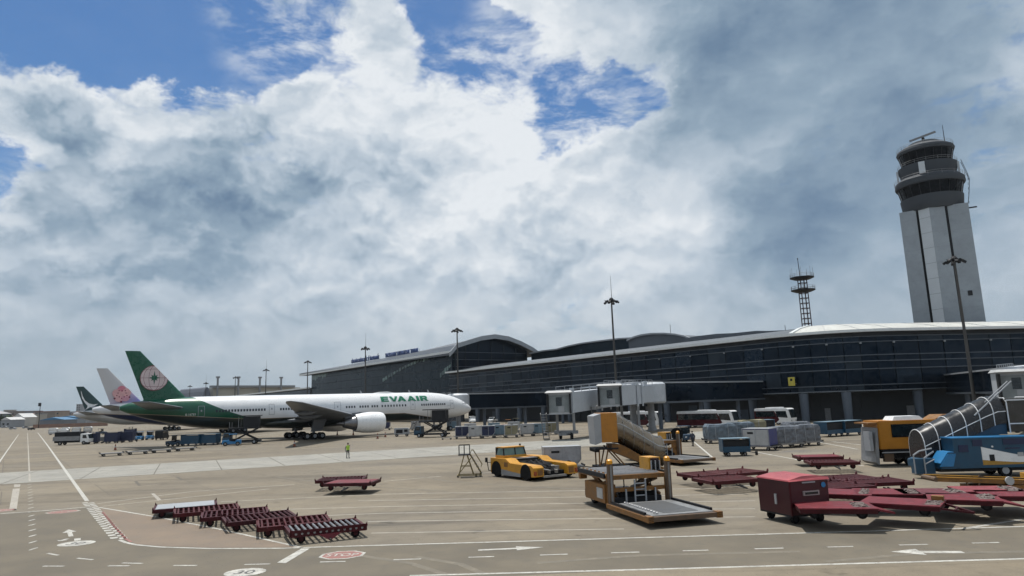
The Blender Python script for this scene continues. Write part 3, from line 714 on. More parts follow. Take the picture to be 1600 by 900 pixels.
for i in range(20):
    a = 2 * math.pi * i / 20
    obj('glazing_bar', MB().bar((7.25 * math.cos(a), 7.25 * math.sin(a), z_[311]), (7.98 * math.cos(a), 7.98 * math.sin(a), z_[295] + .3), .14), DARK, tower)
    obj('glazing_bar', MB().bar((5.98 * math.cos(a), 5.98 * math.sin(a), z_[258] - .4), (6.76 * math.cos(a), 6.76 * math.sin(a), z_[243] + .2), .12), DARK, tower)
for x, y, w in ((-7.4, -1.2, .5), (7.3, -1.0, .5), (-1.2, -7.35, 1.5)):
    obj('rib', MB().slab([(x - w / 2, y - .5), (x + w / 2, y - .5), (x + w / 2, y + .5), (x - w / 2, y + .5)], z_[280], z_[258] - .9), TWL, tower)
JNT = mat('dark panel joint', (.25, .27, .295), .8)
_z = 6.0
while _z < ztop - 2:
    for x0, y0, x1, y1 in ((-8.1, -4.4, -4.1, -4.9), (3.3, -4.9, 8.1, -4.4), (-3.5, -5.0, -.9, -6.4), (-.89, -6.4, 2.7, -5.4)):
        obj('panel_joint', MB().bar((x0, y0 - .01, _z), (x1, y1 - .01, _z), .05, .10), JNT, tower)
    _z += 4.2
for rr, zz in ((8.55, z_[283] - .25), (7.25, z_[258] - .6), (6.9, z_[235])):
    rl = MB()
    for h in (.5, 1.0): rl.tube([(rr * math.cos(2 * math.pi * i / 32), rr * math.sin(2 * math.pi * i / 32), zz + h) for i in range(33)], .04, 4)
    for i in range(16): rl.cyl((rr * math.cos(i * .3927), rr * math.sin(i * .3927), zz), (rr * math.cos(i * .3927), rr * math.sin(i * .3927), zz + 1.0), .04, n=4)
    obj('deck_railing', rl, GREY, tower)
for x, y, z0 in ((-6.9, -5.0, 22.0), (5.6, -4.8, 30.0), (5.6, -4.8, 18.0)): obj('vent', MB().bb(x - .5, x + .5, y - .06, y + .25, z0, z0 + 1.3), DARK, tower)
ant = obj('radar_mount', MB().cyl((0, 0, z_[224]), (0, 0, z_[224] + 1.7), .55, .35, 10), DARK, tower)
obj('radar_antenna', MB().bar((-3.4, .2, z_[224] + 1.5), (3.2, -.2, z_[224] + 2.7), .55, .45), GREY, ant)
obj('whip_antenna', MB().cyl((5.0, 0, z_[231]), (5.0, 0, z_[231] + 5.6), .13, .05, 6), DARK, tower)
for x in (-5.6, -4.6, 3.6):
    obj('whip_antenna', MB().cyl((x, -1, z_[235]), (x, -1, z_[235] + 2), .05, n=5), DARK, tower)
lad = MB()
for y in (-1.5, 1.0): lad.tube([(8.1, y, z_[325] - 1), (8.8, y, z_[311]), (9.3, y, z_[291]), (8.9, y, z_[280]), (8.0, y, z_[261])], .07, 5)
for k in range(7): lad.cyl((8.5 + .1 * k, -1.5, z_[325] + k * 1.3), (8.5 + .1 * k, 1.0, z_[325] + k * 1.3), .05, n=5)
obj('stair_cage', lad, DARK, tower)
obj('service_platform', MB().bb(6.9, 10.0, -2.6, -1.9, z_[331] - 1.0, z_[331] - .75), DARK, tower)

# ------------------------------------------------------------------ lattice mast
LMY = 232.0
lb = at(1261, 510, LMY)
mast = thing('lattice_mast', 'dark steel lattice radio mast with two round railed platforms behind the roof', 'mast', (lb.x, lb.y, 0))
mz = lambda y: at(1254 + (y - 434) * .1, y, LMY).z
zp1, zp2, zt_ = mz(453), mz(433.5), mz(405)
hw = 1.25
MASTR = mat('dark maroon mast steel', (.045, .020, .022), .6, var=.3)
legs = MB()
for sx_ in (-1, 1):
    for sy_ in (-1, 1): obj('leg', MB().bar((sx_ * hw, sy_ * hw, 0), (sx_ * hw * .85, sy_ * hw * .85, zp2), .26), MASTR, mast)
br = MB(); k = 0; z = 12.0
while z < zp2:
    for a_, b_ in (((-1, -1), (1, -1)), ((-1, 1), (1, 1)), ((-1, -1), (-1, 1)), ((1, -1), (1, 1))):
        br.bar((a_[0] * hw * .93, a_[1] * hw * .93, z), (b_[0] * hw * .93, b_[1] * hw * .93, z), .2)
    z += 1.75
br.bar((0, -hw, 10), (0, -hw, zp2), .22)
obj('brace', br, MASTR, mast)
for zz in (zp1, zp2):
    pl = obj('platform', MB().lathe([(.1, zz - .9), (2.6, zz - .75), (3.9, zz - .25), (3.95, zz), (.1, zz + .02)], 28), DARK, mast, True)
    rl = MB()
    for h in (.55, 1.15):
        pts = [(3.85 * math.cos(2 * math.pi * i / 24), 3.85 * math.sin(2 * math.pi * i / 24), zz + h) for i in range(25)]; rl.tube(pts, .05, 4)
    for i in range(12): rl.cyl((3.85 * math.cos(i * .5236), 3.85 * math.sin(i * .5236), zz), (3.85 * math.cos(i * .5236), 3.85 * math.sin(i * .5236), zz + 1.2), .06, n=4)
    obj('railing', rl, GREY, pl)
    for i in range(7):
        a = i * .9 + zz; obj('whip_antenna', MB().cyl((3.7 * math.cos(a), 3.7 * math.sin(a), zz), (3.7 * math.cos(a), 3.7 * math.sin(a), zz + (3.4 if zz == zp2 else 1.3)), .05, n=4), GREY, mast)
obj('top_pole', MB().cyl((-.6, 0, zp2), (-.8, 0, zt_), .16, .10, 8).lathe([(.05, zt_ - .1), (.28, zt_ + .15), (.05, zt_ + .45)], 8, (-.8, 0, 0)), DARK, mast)

# ------------------------------------------------------------------ floodlight masts
POLE = mat('weathered steel pole', (.07, .066, .062), .6, .3, var=.3)
def flood_mast(H=30.0, rod=False):
    t = thing('floodlight_mast', '', '')
    obj('pole', MB().lathe([(.36, 0), (.34, 2), (.18, H - .4), (.05, H - .35)], 12), POLE, t, True)
    obj('base_plate', MB().lathe([(.6, 0), (.6, .25), (.3, .4)], 12), CONCRETE, t)
    cr = obj('head_frame', MB().lathe([(.55, H - 1.0), (.62, H - .5), (.35, H - .1), (.1, H)], 12).bar((-1.7, 0, H - .75), (1.7, 0, H - .75), .12).bar((0, -1.5, H - .75), (0, 1.5, H - .75), .12), DARK, t)
    for i in range(8):
        a = i * math.pi / 4 + .2; rr = 1.55 if i % 2 else 1.25
        obj('floodlight', MB().box((rr * math.cos(a), rr * math.sin(a), H - .95 - .25 * (i % 2)), (.62, .5, .42), Matrix.Rotation(a, 3, 'Z') @ Matrix.Rotation(.6, 3, 'Y')), DARK, t)
    if rod: obj('lightning_rod', MB().cyl((.1, 0, H - .2), (.1, 0, H + 5.2), .07, .03, 5), DARK, t)
    return t
for px, py, rod, lab in ((955, 465, 1, 'tall floodlight mast rising behind the white boarding bridges'), (714, 512, 0, 'floodlight mast above the nose of the white airliner'), (571, 541, 1, 'floodlight mast with lightning rod standing before the rooftop lettering'),
                         (481, 563, 0, 'floodlight mast just left of the tall glazed hall'), (416, 576, 1, 'floodlight mast at the right end of the cream hangar'), (368, 588, 0, 'floodlight mast in front of the middle of the cream hangar'),
                         (297, 602, 0, 'farthest floodlight mast beside the green tail fin'), (322, 597, 1, 'far floodlight mast beside the dome shaped hangar end'), (1490, 400, 0, 'nearest floodlight mast standing in front of the control tower')):
    p = G(px, py, 30.0)
    place(flood_mast, (p.x, p.y), random.uniform(0, 1.5), lab, 'light mast', 'floodlight masts along the terminal', key=rod, rod=rod)

# ------------------------------------------------------------------ airliners
FST = [(41.6, 4.95, .04), (41.35, 4.96, .45), (40.7, 5.0, .95), (39.4, 5.15, 1.55), (37.6, 5.40, 2.15), (35.2, 5.64, 2.70), (32.4, 5.80, 3.04), (29, 5.88, 3.21), (26, 5.9, 3.25), (10, 5.9, 3.25), (-5, 5.9, 3.25), (-14, 5.9, 3.25),
       (-18, 5.98, 3.16), (-22, 6.24, 2.86), (-26, 6.60, 2.36), (-29.5, 6.93, 1.76), (-32.5, 7.18, 1.05), (-34.2, 7.3, .34)]
def fus(x):
    for a, b in zip(FST[:-1], FST[1:]):
        if a[0] >= x >= b[0]:
            t = (a[0] - x) / (a[0] - b[0]); i = FST.index(a)
            p, n = FST[max(i - 1, 0)], FST[min(i + 2, len(FST) - 1)]
            def cr(k):
                m0 = (b[k] - p[k]) / max(1e-6, p[0] - b[0]) * (a[0] - b[0]) if i else (b[k] - a[k]); m1 = (n[k] - a[k]) / max(1e-6, a[0] - n[0]) * (a[0] - b[0])
                if k == 2: m0 = max(m0, 0) if b[k] >= a[k] else min(m0, 0); m1 = max(m1, 0) if b[k] >= a[k] else min(m1, 0)
                t2, t3 = t * t, t ** 3
                return (2 * t3 - 3 * t2 + 1) * a[k] + (t3 - 2 * t2 + t) * m0 + (-2 * t3 + 3 * t2) * b[k] + (t3 - t2) * m1
            return cr(1), cr(2)
    return (FST[0][1:] if x > FST[0][0] else FST[-1][1:])
def skin(x, phi, side=-1, off=0.0):                # a point of the fuselage skin; phi up from the waterline
    zc, r = fus(x); return Vector((x, side * (r + off) * math.cos(phi), zc + (r + off) * math.sin(phi)))
def skin_z(x, z, side=-1, off=0.0):
    zc, r = fus(x); return skin(x, math.asin(max(-1, min(1, (z - zc) / r))), side, off)
def patch(mb, x0, x1, z0, z1, off=.02, n=1, side=-1):
    for i in range(n):
        a, b = z0 + (z1 - z0) * i / n, z0 + (z1 - z0) * (i + 1) / n
        mb.add([skin_z(x0, a, side, off), skin_z(x1, a, side, off), skin_z(x1, b, side, off), skin_z(x0, b, side, off)], [(0, 1, 2, 3)])
    return mb
def livery(name, body, belly, tail, tail_k, zb=4.45, gloss=.28):
    """paint scheme laid out on the body: belly colour below a line, tail colour behind a sweeping line"""
    m = bpy.data.materials.new(name); m.use_nodes = True; t = m.node_tree; p = t.nodes['Principled BSDF']
    tc_ = t.nodes.new('ShaderNodeTexCoord'); s = t.nodes.new('ShaderNodeSeparateXYZ'); t.links.new(tc_.outputs['Object'], s.inputs[0])
    def mt(op, a, b=0.0, clamp=False):
        n = t.nodes.new('ShaderNodeMath'); n.operation = op; n.use_clamp = clamp
        for q, v in zip(n.inputs, (a, b)):
            if isinstance(v, (int, float)): q.default_value = v
            else: t.links.new(v, q)
        return n.outputs[0]
    X, Z = s.outputs[0], s.outputs[2]
    zl = mt('ADD', zb, mt('MULTIPLY', mt('MAXIMUM', mt('SUBTRACT', -12.0, X), 0.0), .085)); zl = mt('SUBTRACT', zl, mt('MULTIPLY', mt('MAXIMUM', mt('SUBTRACT', X, 22.0), 0.0), .16))
    low = mt('LESS_THAN', Z, zl)
    tt = mt('POWER', mt('MAXIMUM', mt('DIVIDE', mt('SUBTRACT', Z, 3.9), 4.6), 0.0), .55)
    isT = mt('LESS_THAN', X, mt('SUBTRACT', tail_k, mt('MULTIPLY', tt, 15.5)))
    line = mt('LESS_THAN', Z, mt('ADD', zl, .10))
    def mix(f, a, b):
        x = t.nodes.new('ShaderNodeMix'); x.data_type = 'RGBA'; t.links.new(f, x.inputs[0])
        for q, v in ((x.inputs[6], a), (x.inputs[7], b)):
            if isinstance(v, tuple): q.default_value = (*v, 1)
            else: t.links.new(v, q)
        return x.outputs[2]
    no = t.nodes.new('ShaderNodeTexNoise'); t.links.new(tc_.outputs['Object'], no.inputs['Vector']); no.inputs['Scale'].default_value = .8; no.inputs['Detail'].default_value = 5
    c = mix(isT, body, tail); c = mix(line, c, (.30, .24, .18)); c = mix(low, c, belly)
    d = t.nodes.new('ShaderNodeMix'); d.data_type = 'RGBA'; d.blend_type = 'MULTIPLY'; d.inputs[0].default_value = .18; t.links.new(c, d.inputs[6]); t.links.new(no.outputs[0], d.inputs[7])
    t.links.new(d.outputs[2], p.inputs['Base Color']); p.inputs['Roughness'].default_value = gloss
    return m
AWHITE = mat('aircraft white', (.80, .81, .82), .3, var=.06)
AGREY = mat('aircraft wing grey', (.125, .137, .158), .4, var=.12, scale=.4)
AWIN = mat('cabin window', (.02, .025, .035), .15)
ALINE = mat('door outline', (.26, .28, .31), .5)
EVAG = mat('tail green', (.004, .080, .043), .3, var=.08)
METAL = mat('bare engine metal', (.20, .20, .21), .35, .8, var=.2)
def surf(sections, m, name, parent):              # wing-like surface: (leading x, trailing x, y, z, thickness)
    rings = []
    for le, te, y, z, th in sections:
        c = le - te; P = [(0, 0), (.04, .32), (.15, .50), (.38, .5), (.70, .28), (1, .02), (.70, -.20), (.38, -.42), (.15, -.42), (.04, -.26)]
        rings.append([(le - a * c, y, z + b * th) for a, b in P])
    return obj(name, MB().loft(rings), m, parent, True)
def fin(m, parent, fe):
    rings = []
    for le, te, z, th in fe:
        c = le - te; P = [(0, 0), (.05, .5), (.25, 1), (.6, .8), (1, .05), (.6, -.8), (.25, -1), (.05, -.5)]
        rings.append([(le - a * c, b * th, z) for a, b in P])
    return obj('tail_fin', MB().loft(rings), m, parent, True)
FIN = [(-20.5, -31.0, 7.0, .62), (-23.0, -30.4, 8.8, .55), (-31.4, -33.9, 17.75, .20)]
def fin_y(z): return -(.55 + (z - 8.8) / 8.95 * (.20 - .55)) - .035
def fin_le(z): return -23.0 + (z - 8.8) / 8.95 * (-8.4)
def airliner(body_mat, fin_mat, name, nacelle=AWHITE, detail=True):
    t = thing(name, '', '')
    xs = [41.6, 41.5, 41.35, 41.1, 40.7, 40.1, 39.4, 38.5, 37.6, 36.4, 35.2, 33.8, 32.4, 30.7, 29, 26, 22, 16, 10, 4, -2, -8, -14, -16, -18, -20, -22, -24, -26, -28, -29.5, -31, -32.5, -33.4, -34.2]
    rings = []
    for x in xs:
        zc, r = fus(x); rings.append([(x, r * math.cos(2 * math.pi * i / 36), zc + r * math.sin(2 * math.pi * i / 36)) for i in range(36)])
    body = obj('fuselage', MB().loft(rings), body_mat, t, True)
    fn = fin(fin_mat, t, FIN)
    for sgn in (-1, 1):
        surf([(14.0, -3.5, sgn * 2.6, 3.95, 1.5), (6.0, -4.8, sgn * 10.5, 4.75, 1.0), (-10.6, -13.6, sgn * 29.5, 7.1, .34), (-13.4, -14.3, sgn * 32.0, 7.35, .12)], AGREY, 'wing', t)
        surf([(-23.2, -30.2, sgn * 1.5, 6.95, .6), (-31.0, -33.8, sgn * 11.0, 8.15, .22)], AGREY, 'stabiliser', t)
        # engine: lathe along x
        e = MB(); y0, z0 = sgn * 9.7, 2.95
        prof = [(13.15, 1.66), (13.25, 1.80), (13.1, 1.93), (12.4, 2.07), (10.6, 2.14), (8.8, 2.05), (7.3, 1.80), (7.0, 1.72), (7.3, 1.55), (12.2, 1.55)]
        e.loft([[(x, y0 + r * math.cos(2 * math.pi * i / 32), z0 + r * math.sin(2 * math.pi * i / 32)) for i in range(32)] for x, r in prof], cap=False)
        en = obj('engine', e, nacelle, t, True)
        e = MB().loft([[(x, y0 + r * math.cos(2 * math.pi * i / 24), z0 + r * math.sin(2 * math.pi * i / 24)) for i in range(24)] for x, r in ((8.2, 1.5), (7.0, 1.42), (5.6, 1.10), (4.6, .80), (4.5, .5), (3.2, .12))])
        obj('exhaust', e, METAL, en, True)
        e = MB().loft([[(x, y0 + r * math.cos(2 * math.pi * i / 24), z0 + r * math.sin(2 * math.pi * i / 24)) for i in range(24)] for x, r in ((12.0, 1.56), (12.05, .5), (12.9, .05))])
        obj('fan', e, DARK, en, True)
        obj('pylon', MB().loft([[(11.5, y0 - .25, 4.9), (5.0, y0 - .25, 3.9), (4.2, y0 - .25, 4.7), (8.0, y0 - .25, 5.15)], [(11.5, y0 + .25, 4.9), (5.0, y0 + .25, 3.9), (4.2, y0 + .25, 4.7), (8.0, y0 + .25, 5.15)]]), AGREY, en)
        for yy, x1, zz, ln in ((6.2, -5.6, 3.9, 5.5), (13.5, -6.2, 4.55, 5), (19.0, -8.6, 5.3, 4.2)):
            f = MB().loft([[(x1 + ln * a, sgn * yy + r * math.cos(i * .785), zz + .0 + b + r * 1.2 * math.sin(i * .785)) for i in range(8)] for a, r, b in ((0, .03, .15), (.2, .25, .02), (.5, .36, 0), (.8, .3, .1), (1, .05, .25))])
            obj('flap_fairing', f, AGREY, t, True)
        # main gear
        gy = sgn * 5.5
        gear = obj('main_gear', MB().cyl((0, gy, .75), (.3, gy * .93, 4.2), .28, .34, 10).bar((-1.6, gy, .75), (1.6, gy, .75), .34, .3).bar((0.1, gy, 1.6), (2.2, gy * .85, 3.8), .2).bar((0, gy, 1.8), (-.3, gy * .5, 3.3), .18), AGREY, t)
        obj('gear_door', MB().loft([[(1.6, gy * 1.05, 1.6), (-.7, gy * 1.05, 1.5), (-.1, gy * 1.1, 3.9), (2.6, gy * 1.1, 3.9)], [(1.6, gy * 1.05 + .08, 1.6), (-.7, gy * 1.05 + .08, 1.5), (-.1, gy * 1.1 + .08, 3.9), (2.6, gy * 1.1 + .08, 3.9)]]), AGREY, gear)
        for gx in (-1.55, 0, 1.55):
            for dy in (-.7, .7): wheel(t, (gx, gy + dy, .68), .68, .5, rim=LGREY)
    obj('belly_fairing', MB().loft([[(x, w * math.cos(2 * math.pi * i / 20), 3.5 + h * math.sin(2 * math.pi * i / 20)) for i in range(20)] for x, w, h in ((16, .4, .3), (13, 2.6, 1.0), (8, 3.4, 1.25), (-3, 3.4, 1.25), (-8, 2.4, 1.0), (-12, .4, .3))]), fin_mat if False else body_mat, t, True)
    ng = obj('nose_gear', MB().cyl((35.4, 0, .5), (35.0, 0, 3.4), .16, .22, 10).bar((35.3, 0, 1.6), (36.9, 0, 3.3), .14), AGREY, t)
    for dy in (-.36, .36): wheel(t, (35.4, dy, .53), .53, .36, rim=LGREY)
    cw = MB()
    for sd in (-1, 1):
        for x0, x1, x2, x3, za, zb_ in ((38.9, 39.75, 39.55, 39.05, 6.10, 6.52), (37.95, 38.8, 38.9, 38.15, 6.22, 6.78)):
            cw.add([skin_z(x0, za, sd, .03), skin_z(x1, za, sd, .03), skin_z(x2, zb_ if x2 < 39 else zb_ - .12, sd, .03), skin_z(x3, zb_, sd, .03)], [(0, 1, 2, 3)])
    obj('cockpit_windows', cw, GLASS, t)
    if detail:
        w = MB()
        def row(xa, xb, n):
            for i in range(n):
                x = xa + (xb - xa) * i / max(1, n - 1)
                patch(w, x - .17, x + .17, 6.02, 6.48, .025); patch(w, x - .17, x + .17, 6.02, 6.48, .025, side=1)
        row(-18.2, -9.2, 17); row(-6.0, 1.5, 15); row(8.0, 9.8, 4); row(11.1, 12.9, 4); row(13.9, 15.1, 3); row(16.3, 22.0, 9); row(26.2, 32.4, 12)
        tag(obj('cabin_windows', w, AWIN, t), kind='stuff')
        for x, h0, h1, wd in ((-20.9, 5.3, 7.3, 1.15), (-7.8, 5.2, 7.3, 1.1), (6.0, 5.3, 7.4, 1.4), (23.9, 5.2, 7.3, 1.15), (34.6, 5.1, 7.2, 1.1)):
            f = MB(); b = .07
            for a0, a1, b0, b1 in ((x - wd / 2, x + wd / 2, h0, h0 + b), (x - wd / 2, x + wd / 2, h1 - b, h1), (x - wd / 2, x - wd / 2 + b, h0 + b, h1 - b), (x + wd / 2 - b, x + wd / 2, h0 + b, h1 - b)): patch(f, a0, a1, b0, b1, .02, 4)
            patch(f, x - .12, x + .12, 6.2, 6.55, .022)
            dr = obj('cabin_door', f, ALINE, t)
    return t, body, fn
def clip_le(pts, pad=.06):                         # keep what lies behind the leading edge of the fin
    out = []
    f = lambda p: fin_le(p[1]) - pad - p[0]
    for a, b in zip(pts, pts[1:] + pts[:1]):
        fa, fb = f(a), f(b)
        if fa >= 0: out.append(a)
        if (fa >= 0) != (fb >= 0):
            t = fa / (fa - fb); out.append((a[0] + (b[0] - a[0]) * t, a[1] + (b[1] - a[1]) * t))
    return out
def decal(name, polys, m, parent, layer=0):
    mb = MB()
    for pl in polys:
        pl = clip_le(pl)
        if len(pl) > 2: mb.poly([(x, fin_y(z) - .012 * layer, z) for x, z in pl])
    return obj(name, mb, m, parent, fix=False)
def circle(c, r, n=40, a0=0.0): return [(c[0] + r * math.cos(a0 + 2 * math.pi * i / n), c[1] + r * math.sin(a0 + 2 * math.pi * i / n)) for i in range(n)]
def stroke(pts, w):
    out = []
    for a, b in zip(pts[:-1], pts[1:]):
        dx, dz = b[0] - a[0], b[1] - a[1]; L = math.hypot(dx, dz) or 1; nx, nz = -dz / L * w / 2, dx / L * w / 2
        out.append([(a[0] + nx, a[1] + nz), (a[0] - nx, a[1] - nz), (b[0] - nx, b[1] - nz), (b[0] + nx, b[1] + nz)])
    return out

EVA_P = Vector((-44.6, 146, 0)); ARZ = math.atan2(AD.y, AD.x)
eva, eva_body, eva_fin = airliner(livery('white green and dark belly livery', (.74, .75, .765), (.012, .020, .020), (.004, .080, .043), -5.6), EVAG, 'airliner')
eva.location, eva.rotation_euler.z = EVA_P, ARZ
tag(eva, 'white wide-body airliner with green tail, compass globe on fin and green lettering', 'airplane')
gc = (-28.85, 12.75); gr = 2.28
PINKW = mat('globe white', (.56, .46, .46), .4, var=.06); GLINE = mat('globe lines', (.20, .07, .08), .5)
decal('globe_rim', [circle(gc, gr + .10)], GLINE, eva_fin, 0)
decal('globe', [circle(gc, gr)], PINKW, eva_fin, 1)
gl = []
for k in (-.62, 0, .62): 
    w_ = math.sqrt(1 - k * k); gl += stroke([(gc[0] + gr * w_ * math.sin(u), gc[1] + gr * (k + .10 * math.cos(u) * (1 if k > 0 else -1 if k < 0 else 0))) for u in [i * .157 - 1.57 for i in range(21)]], .07)
for k in (-.78, -.40, .40, .78): gl += stroke([(gc[0] + gr * k * math.cos(u), gc[1] + gr * math.sin(u)) for u in [i * .157 - 1.57 for i in range(21)]], .07)
decal('globe_grid', gl, GLINE, eva_fin, 2)
star = []
for i in range(16):
    a = math.pi / 2 + i * math.pi / 8; rr = (1.38 if i % 8 == 0 else 1.05 if i % 4 == 0 else .78) if i % 2 == 0 else .42
    star.append((gc[0] + rr * math.cos(a), gc[1] + rr * math.sin(a)))
decal('compass_star', [[(gc[0], gc[1]), star[i], star[(i + 1) % 16]] for i in range(16)], EVAG, eva_fin, 3)
def body_text(s, x0, x1, z0, z1, m, parent, bold=.02, name='lettering'):
    me = text_mesh(s, 1.0, bold); b = bmesh.new(); b.from_mesh(me); bmesh.ops.triangulate(b, faces=b.faces)
    bmesh.ops.subdivide_edges(b, edges=[e for e in b.edges if e.calc_length() > .3], cuts=2, use_grid_fill=False); b.to_mesh(me); b.free()
    xs = [v.co.x for v in me.vertices]; ys = [v.co.y for v in me.vertices]
    for v in me.vertices:
        x = x0 + (v.co.x - min(xs)) / (max(xs) - min(xs)) * (x1 - x0); z = z0 + (v.co.y - min(ys)) / (max(ys) - min(ys)) * (z1 - z0)
        v.co = skin_z(x, z, -1, .045)
    me.update(); return obj(name, me, m, parent)
LGREEN = mat('lettering green', (.0, .15, .075), .35, var=.05)
# broad block capitals of the title, drawn stroke by stroke in a 0..1 height box
def caps(x, ch):
    P = {'E': [[(0, 0), (1.15, 0), (1.15, .24), (0, .24)], [(0, .24), (.42, .24), (.42, .40), (0, .40)], [(0, .40), (1.08, .40), (1.08, .61), (0, .61)], [(0, .61), (.42, .61), (.42, .77), (0, .77)], [(0, .77), (1.15, .77), (1.15, 1), (0, 1)]],
         'V': [[(0, 1), (.50, 0), (.80, 0), (.43, 1)], [(.94, 1), (.50, 0), (.80, 0), (1.34, 1)]],
         'A': [[(0, 0), (.42, 0), (.86, 1), (.52, 1)], [(.86, 1), (.52, 1), (.98, 0), (1.42, 0)], [(.40, .18), (.98, .18), (.90, .38), (.48, .38)]],
         'I': [[(0, 0), (.42, 0), (.42, 1), (0, 1)]],
         'R': [[(0, 0), (.42, 0), (.42, 1), (0, 1)], [(.42, .77), (1.05, .77), (.95, 1), (.42, 1)], [(.78, .42), (1.16, .50), (1.16, .86), (.95, 1), (.78, .77)], [(.42, .34), (.95, .34), (1.12, .44), (1.05, .56), (.42, .56)], [(.62, .34), (1.0, .34), (1.30, 0), (.86, 0)]]}[ch]
    return [[(x + u, v) for u, v in q] for q in P]
lt = MB(); x = 0.0; adv = {'E': 1.28, 'V': 1.16, 'A': 1.50, 'I': .58, 'R': 1.3}
quads = []
for ch in 'EVA': quads += caps(x, ch); x += adv[ch]
x += .04
for ch in 'AIR': quads += caps(x, ch); x += adv[ch]
for q in quads:
    lt.poly([(16.2 + u / x * 11.9, 0, 7.12 + v * 1.16) for u, v in q])
tm = mesh_of(lt, 'title_lettering', fix=False)
_b = bmesh.new(); _b.from_mesh(tm); bmesh.ops.triangulate(_b, faces=_b.faces)
for _ in range(2): bmesh.ops.subdivide_edges(_b, edges=_b.edges, cuts=1, use_grid_fill=True)
for v in _b.verts: v.co = skin_z(v.co.x, v.co.z, -1, .07)
_b.to_mesh(tm); _b.free()
obj('title_lettering', tm, LGREEN, eva)
body_text('B-16733', -23.6, -21.9, 5.55, 5.95, WHITE, eva, 0.0, 'registration')
body_text('B-16733', 33.2, 34.0, 5.75, 5.95, ALINE, eva, 0.0, 'registration')
obj('dome_antenna', MB().loft([[(x, w * math.cos(i * .628), 9.12 + h * math.sin(i * .628)) for i in range(10)] for x, w, h in ((15.5, .1, .05), (17, .6, .3), (19, .7, .36), (21, .1, .05))]), LGREY, eva, True)
for xx in (24.5, 29.5, 12.5): obj('blade_antenna', MB().prism([(xx, 9.1), (xx + .5, 9.1), (xx + .15, 9.75), (xx - .05, 9.75)], -.03, .03), LGREY, eva)

# the second airliner with the blossom tail
def blossom_fin():
    m = bpy.data.materials.new('lilac to violet fin'); m.use_nodes = True; t = m.node_tree; p = t.nodes['Principled BSDF']
    tc_ = t.nodes.new('ShaderNodeTexCoord'); mp = t.nodes.new('ShaderNodeMapping'); t.links.new(tc_.outputs['Object'], mp.inputs[0])
    s = t.nodes.new('ShaderNodeSeparateXYZ'); t.links.new(mp.outputs[0], s.inputs[0])
    a = t.nodes.new('ShaderNodeMath'); a.operation = 'MULTIPLY_ADD'; t.links.new(s.outputs[0], a.inputs[0]); a.inputs[1].default_value = .9
    t.links.new(s.outputs[2], a.inputs[2])
    sub = t.nodes.new('ShaderNodeMath'); sub.operation = 'SUBTRACT'; t.links.new(s.outputs[0], sub.inputs[0]); t.links.new(s.outputs[2], sub.inputs[1])
    mr = t.nodes.new('ShaderNodeMapRange'); t.links.new(sub.outputs[0], mr.inputs[0]); mr.inputs[1].default_value = -42.5; mr.inputs[2].default_value = -33
    r = t.nodes.new('ShaderNodeValToRGB'); t.links.new(mr.outputs[0], r.inputs[0]); e = r.color_ramp.elements; e.new(.5)
    for el, (q, c) in zip(e, ((0, (.50, .49, .50)), (.45, (.46, .38, .47)), (.95, (.13, .13, .36)))): el.position = q; el.color = (*c, 1)
    t.links.new(r.outputs[0], p.inputs['Base Color']); p.inputs['Roughness'].default_value = .35
    return m
BF = blossom_fin()
cal, cal_body, cal_fin = airliner(livery('white and navy belly livery', (.60, .61, .63), (.022, .030, .085), (.60, .61, .63), -60), BF, 'airliner', detail=False)
scal = 1.09
# set so that its fin top stands where the photograph shows it
ft = G(160, 575.5, 17.75 * scal); cal_p = Vector((ft.x, ft.y, 0)) - AD * (-32.6 * scal)
cal.location, cal.rotation_euler.z, cal.scale = cal_p, ARZ, (scal,) * 3
tag(cal, 'airliner with pale lilac tail fin carrying a pink blossom, parked behind the green tail', 'airplane')
bc = (-27.9, 11.1); pr_ = 1.02
PK = [mat('blossom pink', (.62, .20, .26), .4), mat('blossom pale pink', (.66, .36, .36), .4), mat('blossom rose', (.58, .27, .33), .4)]
for i in range(5):
    a = math.pi / 2 + i * 2 * math.pi / 5 + .1; c = (bc[0] + 1.22 * math.cos(a), bc[1] + 1.12 * math.sin(a))
    decal('petal', [circle(c, pr_ * 1.0, 24)], PK[(0, 1, 1, 2, 1)[i]], cal_fin, 1 + i)
decal('blossom_centre', [circle(bc, .62, 20)], PK[1], cal_fin, 7)
CRIM = mat('stamen crimson', (.16, .015, .05), .4)
for _c in [circle((bc[0] + r_ * math.cos(a), bc[1] + r_ * .92 * math.sin(a)), .15, 10) for a, r_ in [(i * .628 + .3, .95 + .25 * (i % 2)) for i in range(10)]] + [circle((bc[0] - .1, bc[1] - 1.95), .26, 12), circle((bc[0] - 1.6, bc[1] - 1.1), .24, 12), circle((bc[0] + 1.75, bc[1] - .8), .22, 12)]:
    decal('stamen', [_c], CRIM, cal_fin, 8)
# the third airliner with the wing sweep tail
CXG = mat('deep green fin', (.010, .045, .048), .35)
cx, cx_body, cx_fin = airliner(livery('pale grey livery', (.46, .47, .48), (.33, .34, .35), (.50, .51, .52), -60), CXG, 'airliner', detail=False)
scx = 1.0
ft = G(125, 604, 17.75 * scx); cx_p = Vector((ft.x, ft.y, 0)) - AD * (-32.6 * scx)
cx.location, cx.rotation_euler.z = cx_p, ARZ
tag(cx, 'farthest airliner, its dark green tail fin carrying a white wing sweep', 'airplane')
def fq(px, py): return vplane(px, py, cx_p, AD)
bw = [(126, 610), (127.5, 613), (129, 619), (133, 626), (139, 630.5), (146, 632), (153.5, 631), (147, 634.5), (140, 636.5), (134, 640), (131, 642.5), (136, 637), (136.5, 634), (132, 629), (128, 622)]
sweep = [fq(*p) for p in bw]
decal('wing_sweep', [sweep[:6] + sweep[12:], sweep[5:13]], WHITE, cx_fin, 1)

